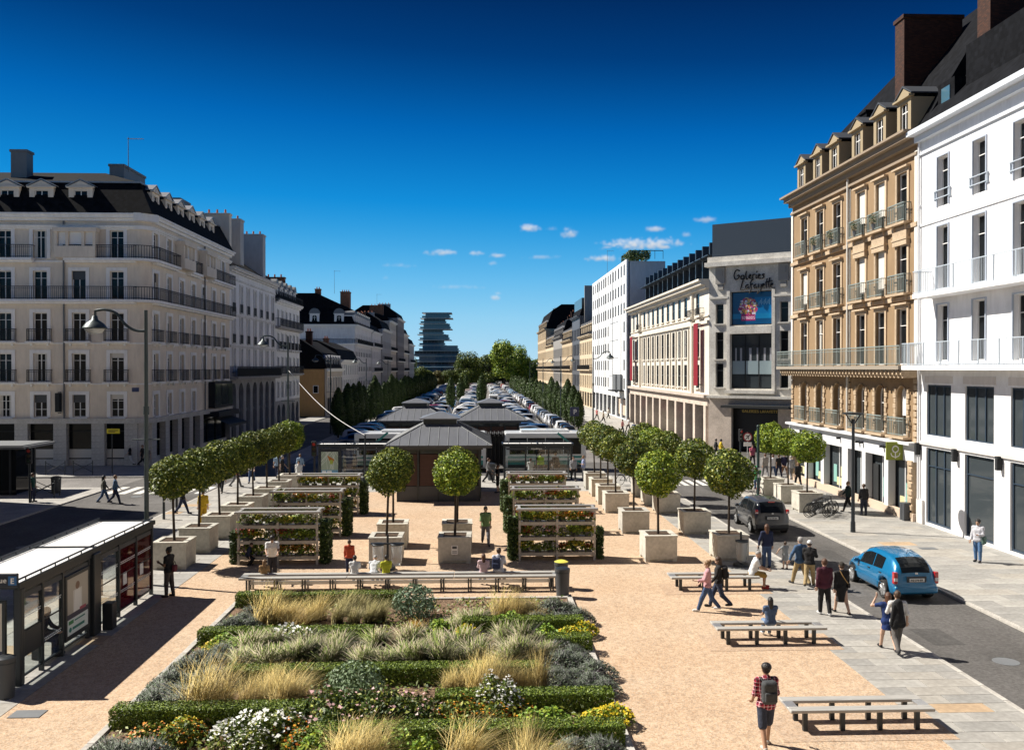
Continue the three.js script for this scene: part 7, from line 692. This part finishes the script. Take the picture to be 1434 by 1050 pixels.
  person(bx(677), .05, bz, AWAY + .1, { H: 1.45, top: [.62, .45, .48], sleeve: .5, bottom: JEAN, hair: 'long', hairC: 'red', pose: sit }, 'person in a pale pink top seated on the long bench'); const np = person(bx(698), .05, bz, AWAY - .3, { H: 1.7, top: [.5, .52, .6], sleeve: .4, bottom: GRY, hair: 'short', hairC: 'brown', pose: { ...sit, lean: 4 } }, 'person in a pale shirt with a navy backpack seated on the long bench'); bagOn('backpack', 'navy backpack on the person seated on the long bench', np, [.02, .86, -.24], [.3, .42, .18], cloth([.02, .03, .08]));
  person(...at2(381, 812), TO + .2, { H: 1.74, top: WHT, sleeve: .32, bottom: [.03, .03, .04], hair: 'short', hairC: 'black', skin: 'tan', pose: { lean: 22, nod: 20, la: [30, 10, 40, 10], ra: [36, 8, 40, 10] } }, 'person in a white shirt bending over a child beside the long bench'); person(bx(372), .05, bz, AWAY + .2, { H: 1.25, top: [.35, .22, .1], sleeve: .5, bottom: NAVY, hair: 'long', hairC: 'light', pose: sit }, 'small child with light brown hair seated at the end of the long bench'); person(...at2(346, 792), RIGHT, { H: 1.1, top: [.02, .03, .07], sleeve: .9, bottom: BLK, hair: 'short', hairC: 'brown', pose: { l: [60, 90], r: [50, 95], lean: 20 } }, 'small child in navy crouching beside a flower rack');
}
{ // further away
  const F = (px, py, face, top, bottom, lb, o = {}) => person(...at2(px, py, o.y || 0), face, { far: 1, top, bottom, H: 1.66 + .12 * R0(), hairC: ['black', 'brown', 'light', 'grey', 'red'][Math.floor(R0() * 5)], sleeve: R0() > .4 ? .9 : .35, pose: R0() > .5 ? walk : walk2, ...o }, lb);
  F(145, 704, RIGHT + .5, [.12, .12, .1], [.05, .1, .2], 'person with long hair crossing the bus lane', { hair: 'long', y: RY }); F(161, 706, RIGHT + .3, [.06, .12, .22], NAVY, 'person in a denim jacket striding across the bus lane', { y: RY }); F(182, 652, LEFTW, BLK, WHT, 'person in black with white trousers before the shop piers'); F(199, 653, RIGHT, BLK, BLK, 'person in black standing at the corner pier'); F(206, 655, TO, GRY, GRY, 'person in grey beside the corner pier');
  F(45, 703, RIGHT, [.01, .06, .05], NAVY, 'person in a dark green shirt waiting beside the traffic signal', { pose: stand, y: 0 }); F(255, 720, RIGHT, BLK, NAVY, 'person in navy walking behind the planters'); F(310, 690, TO, [.5, .2, .25], BLK, 'person in dark pink walking on the shaded pavement'); F(330, 682, RIGHT, [.4, .1, .08], GRY, 'person in red walking on the shaded pavement'); F(352, 676, TO, WHT, JEAN, 'person in white walking towards the crossing'); F(388, 668, AWAY, [.3, .42, .55], NAVY, 'person in pale blue beside the last ball tree'); F(420, 668, AWAY, [.28, .4, .55], [.4, .4, .42], 'person in light blue near the map shelter'); F(395, 672, RIGHT, BLK, BLK, 'person in black near the last planters'); F(418, 679, TO, WHT, BLK, 'person in a white top behind a flower rack');
  F(482, 670, RIGHT, [.5, .48, .36], GRY, 'person in a cream top waiting inside the map shelter', { pose: stand }); F(496, 670, LEFTW, [.55, .45, .38], BLK, 'person in a beige top waiting inside the map shelter', { pose: stand });
  F(697, 690, LEFTW, BLK, BLK, 'person in black shorts standing beside the kiosk bin', { len: .45, pose: phone }); F(684, 676, RIGHT, GRY, BLK, 'person in grey leaning near the kiosk corner'); F(743, 668, AWAY, [.6, .6, .62], NAVY, 'person in white seated in the sunny shelter', { pose: sit }); F(757, 668, AWAY, [.45, .75, .02], NAVY, 'person in a bright yellow vest inside the sunny shelter', { pose: stand }); F(778, 668, AWAY, BLK, BLK, 'person in black inside the sunny shelter', { pose: stand }); F(803, 673, TO, [.3, .3, .32], BLK, 'person in grey beside the sunny shelter'); F(817, 673, LEFTW, [.28, .32, .5], [.3, .3, .32], 'person in a lilac shirt beside the sunny shelter', { pose: phone });
  F(1003, 640, RIGHT, BLK, BLK, 'person in black walking past the store corner'); F(1010, 642, RIGHT, [.55, .4, .02], GRY, 'person in a yellow top walking past the store corner'); F(1054, 652, TO, [.5, .12, .18], BLK, 'person in a pink red top before the store entrance'); F(1072, 668, AWAY, [.3, .28, .26], GRY, 'person in taupe with a pram beside the planters'); F(1083, 668, AWAY, [.6, .62, .66], JEAN, 'person in pale blue among the crowd at the tan building'); F(1091, 668, AWAY, BLK, NAVY, 'person in black among the crowd at the tan building'); F(1099, 668, TO, [.02, .02, .06], [.3, .18, .12], 'person in navy shorts among the crowd at the tan building', { len: .4 }); F(1108, 672, AWAY, [.3, .3, .32], GRY, 'grey haired person in a grey jacket beside a planter', { hairC: 'grey' }); F(1118, 682, AWAY, BLK, BLK, 'person in a black coat beside a planter'); F(1188, 716, LEFTW, [.02, .04, .035], BLK, 'person in dark green beside the street lamp'); F(1210, 722, AWAY, BLK, [.015, .02, .04], 'person in black looking into the shop window', { pose: stand });
  for (const [px, py, c, w] of [[872, 606, [.5, .2, .2], 'red'], [880, 604, [.6, .6, .6], 'white'], [888, 612, [.1, .15, .3], 'blue'], [897, 612, BLK, 'black'], [906, 612, [.3, .3, .3], 'grey'], [845, 592, [.5, .4, .3], 'tan'], [836, 588, [.5, .15, .15], 'dull red'], [990, 620, [.2, .25, .4], 'slate blue'], [852, 586, [.6, .55, .5], 'cream']]) F(px, py, R0() * 6, c, BLK, `person in a ${w} top walking below the department store arcade`);
}
console.log('people done');
// ---------- bicycles, lamps, signs and small street furniture ----------
const wheelG = join([new THREE.TorusGeometry(.33, .02, 6, 26), ...seq(0, 8, Math.PI / 8).map((a) => CY([Math.cos(a) * .32, Math.sin(a) * .32, 0], [-Math.cos(a) * .32, -Math.sin(a) * .32, 0], .003, .003, 3)), CY([0, 0, -.04], [0, 0, .04], .03, .03, 8)]);
function bicycle(x, y, z, ry, lean, m, lb, grp) { const t = thing('bicycle', lb, 'bicycle', x, y, z, ry, grp); t.rotation.order = 'YXZ'; t.rotation.x = lean; for (const w of [-.52, .52]) mesh('wheel', wheelG, M.rubber, t).position.set(w, .35, 0); obj('frame', [CY([-.52, .35, 0], [-.1, .32, 0], .018, .018, 6), CY([-.1, .32, 0], [-.22, .82, 0], .018, .016, 6), CY([-.52, .35, 0], [-.2, .76, 0], .014, .014, 6), CY([-.2, .76, 0], [.36, .82, 0], .018, .018, 6), CY([-.1, .32, 0], [.38, .72, 0], .02, .02, 6)], m, t); obj('fork', [CY([.36, .88, 0], [.52, .35, 0], .018, .014, 6)], m, t); obj('handlebar', [CY([.36, .86, 0], [.33, 1.02, 0], .014, .014, 6), TB([[.24, 1.03, -.28], [.33, 1.04, -.1], [.33, 1.04, .1], [.24, 1.03, .28]], .013, 10, 5)], M.darkSteel, t); obj('saddle', [RB(-.24, .9, 0, .26, .06, .14, .03, 2), CY([-.22, .8, 0], [-.23, .88, 0], .014, .014, 6)], M.black, t); obj('chainwheel', [CY([-.1, .32, .05], [-.1, .32, .06], .09, .09, 14), CY([-.1, .32, .06], [-.1, .18, .09], .012, .012, 5), CY([-.1, .32, -.06], [-.1, .46, -.09], .012, .012, 5)], M.steel, t); obj('mudguard', [new THREE.TorusGeometry(.37, .016, 5, 14, 2.2).translate(-.52, .35, 0)], M.darkSteel, t); return t; }
{ const base = G(1155, 724); const bm = [M.black, M.darkSteel, std([.1, .11, .12], .5), M.black, M.charcoal]; for (let i = 0; i < 5; i++) bicycle(base.x - .4 + i * .2, .02, base.z + .2 - i * .3, .12 + i * .05 - (i % 2) * .2, .09, bm[i], 'dark bicycle locked in a cluster on the pavement beside a street lamp', 'bicycles locked on the pavement'); const rk2 = thing('bicycle_stand', 'low metal hoop stand among the locked bicycles', 'bicycle stand', base.x, 0, base.z - .35); obj('hoop', [TB([[-.5, 0, 0], [-.5, .7, 0], [0, .8, 0], [.5, .7, 0], [.5, 0, 0]], .025, 20, 6)], M.steel, rk2);
  const cy = G(1061, 697, RY); bicycle(cy.x, RY + .02, cy.z, Math.PI / 2 + .1, 0, M.red, 'red bicycle ridden by a person in green'); person(cy.x, RY + .34, cy.z + .1, AWAY - .1, { far: 1, H: 1.7, top: [.02, .22, .06], sleeve: .4, bottom: JEAN, hair: 'cap', hairC: [.02, .3, .1], pose: { l: [62, 70], r: [30, 45], lean: 22, la: [60, 10, 20], ra: [60, 10, 20] } }, 'person in a green shirt riding a red bicycle'); const cg = person(cy.x - .6, RY + .34, cy.z - 2.4, AWAY, { far: 1, H: 1.74, top: BLK, sleeve: .9, bottom: BLK, hair: 'short', hairC: 'black', pose: { l: [40, 60], r: [60, 70], lean: 20, la: [60, 10, 20], ra: [60, 10, 20] } }, 'person in black riding a dark bicycle'); void cg; bicycle(cy.x - .6, RY + .02, cy.z - 2.5, Math.PI / 2, 0, M.black, 'dark bicycle ridden by a person in black');
  bicycle(-34.5, .02, -69.6, .05, .05, M.black, 'dark bicycle leaning on a rail before the corner shop'); const p = G(878, 679); bicycle(p.x, .02, p.z, .4, .05, M.darkSteel, 'bicycle standing behind the planter row'); }
function arcLamp(x, z, dir, h, lb, grp) { const t = thing('street_lamp', lb, 'street lamp', x, 0, -z, dir > 0 ? 0 : Math.PI, grp); const lm = std([.05, .07, .075], .45, { metalness: .3 }); obj('pole', [CY([0, 0, 0], [0, 1.6, 0], .11, .1, 12), CY([0, 1.6, 0], [0, h, 0], .085, .06, 12), CY([0, 1.55, 0], [0, 1.68, 0], .13, .12, 12), CY([0, h * .62, 0], [0, h * .62 + .3, 0], .1, .1, 10), CY([-.5, h * .53, 0], [.5, h * .53, 0], .025, .025, 6)], lm, t); obj('arm', [TB([[0, h - .75, 0], [.4, h - .72, 0], [.75, h - .5, 0], [1.05, h - .12, 0], [1.45, h + .02, 0], [1.8, h - .02, 0]], .05, 24, 8), CY([1.8, h - .02, 0], [1.8, h - .3, 0], .045, .045, 8)], lm, t); const hd = obj('lamp_head', [LA([[.02, .16], [.09, .14], [.12, .0], [.3, -.12], [.42, -.28], [.43, -.32], [.36, -.32]], 20).translate(1.82, h - .35, 0)], lm, t); obj('lamp_glass', [LA([[.36, -.3], [.3, -.42], [.16, -.5], [.01, -.52]], 16).translate(1.82, h - .35, 0)], phy([.85, .88, .88], .1, { transmission: .6, thickness: 0 }), hd); return t; }
arcLamp(-11.95, 33.4, -1, 9.9, 'tall dark street lamp with a curved arm behind the long bus shelter'); arcLamp(-14, 68, -1, 10.2, 'tall dark street lamp with a curved arm at the bus crossing'); for (const z of [110, 145, 180]) arcLamp(-17.6, z, -1, 9.4, 'tall street lamp with a curved arm along the shaded yews', 'street lamps along the shaded yews'); for (const z of [97, 135, 172, 215]) arcLamp(12.3, z, 1, 9.6, 'tall street lamp with a curved arm along the sunny yews', 'street lamps along the sunny yews');
{ const p = G(1195, 745), t = thing('street_lamp', 'modern dark street lamp with a flat round head on the wide pavement', 'street lamp', p.x, 0, p.z); obj('pole', [CY([0, 0, 0], [0, 5.1, 0], .09, .07, 12), CY([0, 0, 0], [0, .5, 0], .12, .11, 12)], M.darkSteel, t); obj('head', [CY([0, 5.62, 0], [0, 5.7, 0], .46, .46, 24), CY([0, 5.1, 0], [-.36, 5.62, 0], .03, .03, 6), CY([0, 5.1, 0], [.36, 5.62, 0], .03, .03, 6), CY([0, 5.1, 0], [0, 5.4, 0], .07, .09, 10)], M.darkSteel, t); const c = thing('wall_box', 'small dark utility box at the foot of the white building', 'utility box', WX - .35, 0, -46.2); obj('cabinet', [RB(0, .45, 0, .45, .9, .5, .02)], M.charcoal, c); obj('door_seam', [B(-.228, .45, 0, .008, .8, .02)], M.black, c); }
{ // shop sign with a flower mark
  const C = { x: WX, z: -64.3, a: WEST }, t = thing('shop_sign', 'square olive green projecting sign with a white flower mark', 'sign'); put(t, C, 17.4, 0, 0); obj('panel', [RB(0, 3.5, .62, .08, .95, .95, .03)], std([.22, .26, .02], .5), t); obj('bracket', [B(0, 3.7, .1, .05, .06, .3), B(0, 3.3, .1, .05, .06, .3)], M.iron, t); for (const s of [-1, 1]) obj('flower_mark', [new THREE.TorusGeometry(.16, .035, 5, 16).rotateY(Math.PI / 2).translate(s * .05, 3.6, .62), TB([[s * .05, 3.12, .62], [s * .05, 3.3, .62], [s * .05, 3.42, .62]], .03, 6, 5), TB([[s * .05, 3.18, .62], [s * .05, 3.25, .8], [s * .05, 3.4, .86]], .028, 8, 5), TB([[s * .05, 3.18, .62], [s * .05, 3.25, .44], [s * .05, 3.4, .38]], .028, 8, 5)], M.white, t); }
function signal(x, z, ry, lb) { const t = thing('traffic_signal', lb, 'traffic signal', x, 0, -z, ry); obj('pole', [CY([0, 0, 0], [0, 3.2, 0], .06, .06, 10)], M.darkSteel, t); obj('signal_head', [RB(0, 2.75, .12, .32, .95, .24, .05, 2)], M.black, t); const c = [[.55, .03, .02], [.05, .035, .01], [.01, .04, .02]]; for (let i = 0; i < 3; i++) { obj('lens', [CY([0, 3.04 - i * .29, .23], [0, 3.04 - i * .29, .25], .1, .1, 16)], std(c[i], .3), t); obj('visor', [new THREE.CylinderGeometry(.115, .115, .16, 14, 1, true, -1.7, 3.4).rotateX(-Math.PI / 2).translate(0, 3.04 - i * .29, .3)], M.black, t); } return t; }
{ const p = G(1037, 660); signal(p.x, -p.z, .1, 'black traffic signal with a red lens before the store entrance'); const q = G(41, 704); signal(q.x, -q.z, .2, 'black traffic signal on the shaded corner'); const b = G(468, 668); signal(b.x, -b.z - 8, 0, 'black traffic signal beside the bus crossing');
  const sp = G(1047, 664), t = thing('road_sign', 'round red and white no turn sign with a plate below', 'road sign', sp.x, 0, sp.z); obj('post', [CY([0, 0, 0], [0, 3.1, 0], .035, .035, 8)], M.steel, t); obj('disc', [CY([0, 2.75, .05], [0, 2.75, .07], .34, .34, 24)], M.red, t); obj('face', [CY([0, 2.75, .07], [0, 2.75, .076], .26, .26, 24)], M.white, t); obj('symbol', [B(0, 2.75, .08, .5, .06, .008, 0, 0, .78), B(.04, 2.72, .08, .06, .26, .006), B(-.05, 2.84, .08, .2, .06, .006)], M.black, t); obj('plate', [RB(0, 2.22, .05, .6, .3, .02, .008, 1)], M.white, t);
  const gp = G(1062, 702), g = thing('banner_pole', 'tall dark green post beside the cyclist', 'post', gp.x, 0, gp.z); obj('shaft', [CY([0, 0, 0], [0, 4.4, 0], .09, .08, 12)], std([.02, .045, .045], .5), g); obj('cap', [SP(0, 4.4, 0, .1, 12, 8)], std([.02, .045, .045], .5), g); obj('sticker', [B(0, 1.5, .088, .1, .2, .01), B(.02, 1.9, .086, .08, .14, .01)], M.white, g);
  const pp = V(11.9, 0, -112), s2 = thing('parking_sign', 'dark square sign with a white letter beside the sunny yews', 'sign', pp.x, 0, pp.z); obj('post', [CY([0, 0, 0], [0, 3, 0], .05, .05, 8)], M.darkSteel, s2); obj('panel', [RB(0, 2.5, .06, 1.1, 1.1, .06, .03, 2)], std([.05, .06, .12], .5), s2); textSign('P', .6, M.white, s2, -.2, 2.2, .1, 0, 'letter');
  const y = thing('direction_sign', 'small yellow direction sign on a post before the corner pier', 'sign', -27.2, 0, -69); obj('post', [CY([0, 0, 0], [0, 3.4, 0], .04, .04, 8)], M.darkSteel, y); obj('panel', [B(.1, 3.15, .04, .95, .36, .03)], std([.6, .52, .02], .5), y); obj('text_line', [B(.1, 3.2, .06, .7, .05, .006), B(.0, 3.1, .06, .5, .05, .006)], M.black, y); }
// crossed barriers and bollards at the shaded corner
function barrier(x, z, ry, lb, grp) { const t = thing('crossed_barrier', lb, 'barrier', x, 0, -z, ry, grp); for (const s of [-.7, .7]) obj('post', [CY([s, 0, 0], [s, 1, 0], .035, .035, 8), SP(s, 1, 0, .045, 8, 6)], M.darkSteel, t); obj('cross_bar', [CY([-.7, .2, 0], [.7, .9, 0], .022, .022, 6), CY([-.7, .9, 0], [.7, .2, 0], .022, .022, 6)], M.darkSteel, t); }
for (const [px, py] of [[58, 697], [66, 694]]) { const p = G(px, py); barrier(p.x, -p.z, .1, 'dark crossed barrier rail on the shaded corner pavement', 'crossed barriers on the shaded corner'); } for (const x of [-36.5, -31, -29]) barrier(x, 68.2, 0, 'dark crossed barrier rail before the corner shop windows', 'crossed barriers before the corner shop');
for (let i = 0; i < 9; i++) barrier(15.9 - i * .0 + .3, 90 + i * 1.7, Math.PI / 2, 'metal crowd barrier along the store pavement', 'barriers along the store pavement');
for (const [px, py] of [[229, 727], [247, 716], [1060, 742]].slice(0, 2)) { const p = G(px, py), t = thing('bollard', 'slim dark bollard beside the bus lane kerb', 'bollard', p.x, 0, p.z, 0, 'bollards beside the bus lane'); obj('shaft', [CY([0, 0, 0], [0, 1.1, 0], .07, .06, 12), SP(0, 1.1, 0, .07, 12, 8)], M.darkSteel, t); obj('collar', [CY([0, .9, 0], [0, .96, 0], .075, .075, 12)], M.steel, t); }
// slack white cable from the lamp down to the kiosk roof
{ const p0 = [-14, 7.7, -68], p1 = [-7.4, 3.42, -60.3], pts = []; for (let i = 0; i <= 12; i++) { const t = i / 12; pts.push([lerp(p0[0], p1[0], t), lerp(p0[1], p1[1], t) - Math.sin(Math.PI * t) * .55, lerp(p0[2], p1[2], t)]); } tag(obj('slack_cable', [TB(pts, .022, 40, 6)], M.white), 'slack white cable sloping from the lamp towards the kiosk roof', 'cable');
  const t = thing('cable_post', 'thin dark post holding the low end of the white cable', 'post', -7.4, 0, -60.3); obj('shaft', [CY([0, 0, 0], [0, 3.45, 0], .05, .05, 8)], M.darkSteel, t); obj('hook', [CY([0, 3.4, 0], [-.15, 3.42, 0], .02, .02, 5)], M.darkSteel, t); }
// balloons-like dark advertising column and waste cupboards near the store
{ const C = scene.userData.C, t = thing('door_sign', 'gold lettered sign over the store entrance', 'sign'); put(t, C, 0, 0, 0); obj('board', [B(5.1, 3.75, -.3, 4.4, .5, .06)], M.iron, t); const g = new TextGeometry('GALERIES LAFAYETTE', { font: FONT[0], size: .26, depth: .02 }); const m = mesh('lettering', boxUV(ND(g)), std([.45, .33, .1], .4, { metalness: .6 }), t); m.position.set(3.2, 3.64, -.26); }
scene.traverse((o) => { if (o.isMesh) { o.castShadow = o.receiveShadow = true; } });
delete scene.userData.C;
renderer.render(scene, camera);
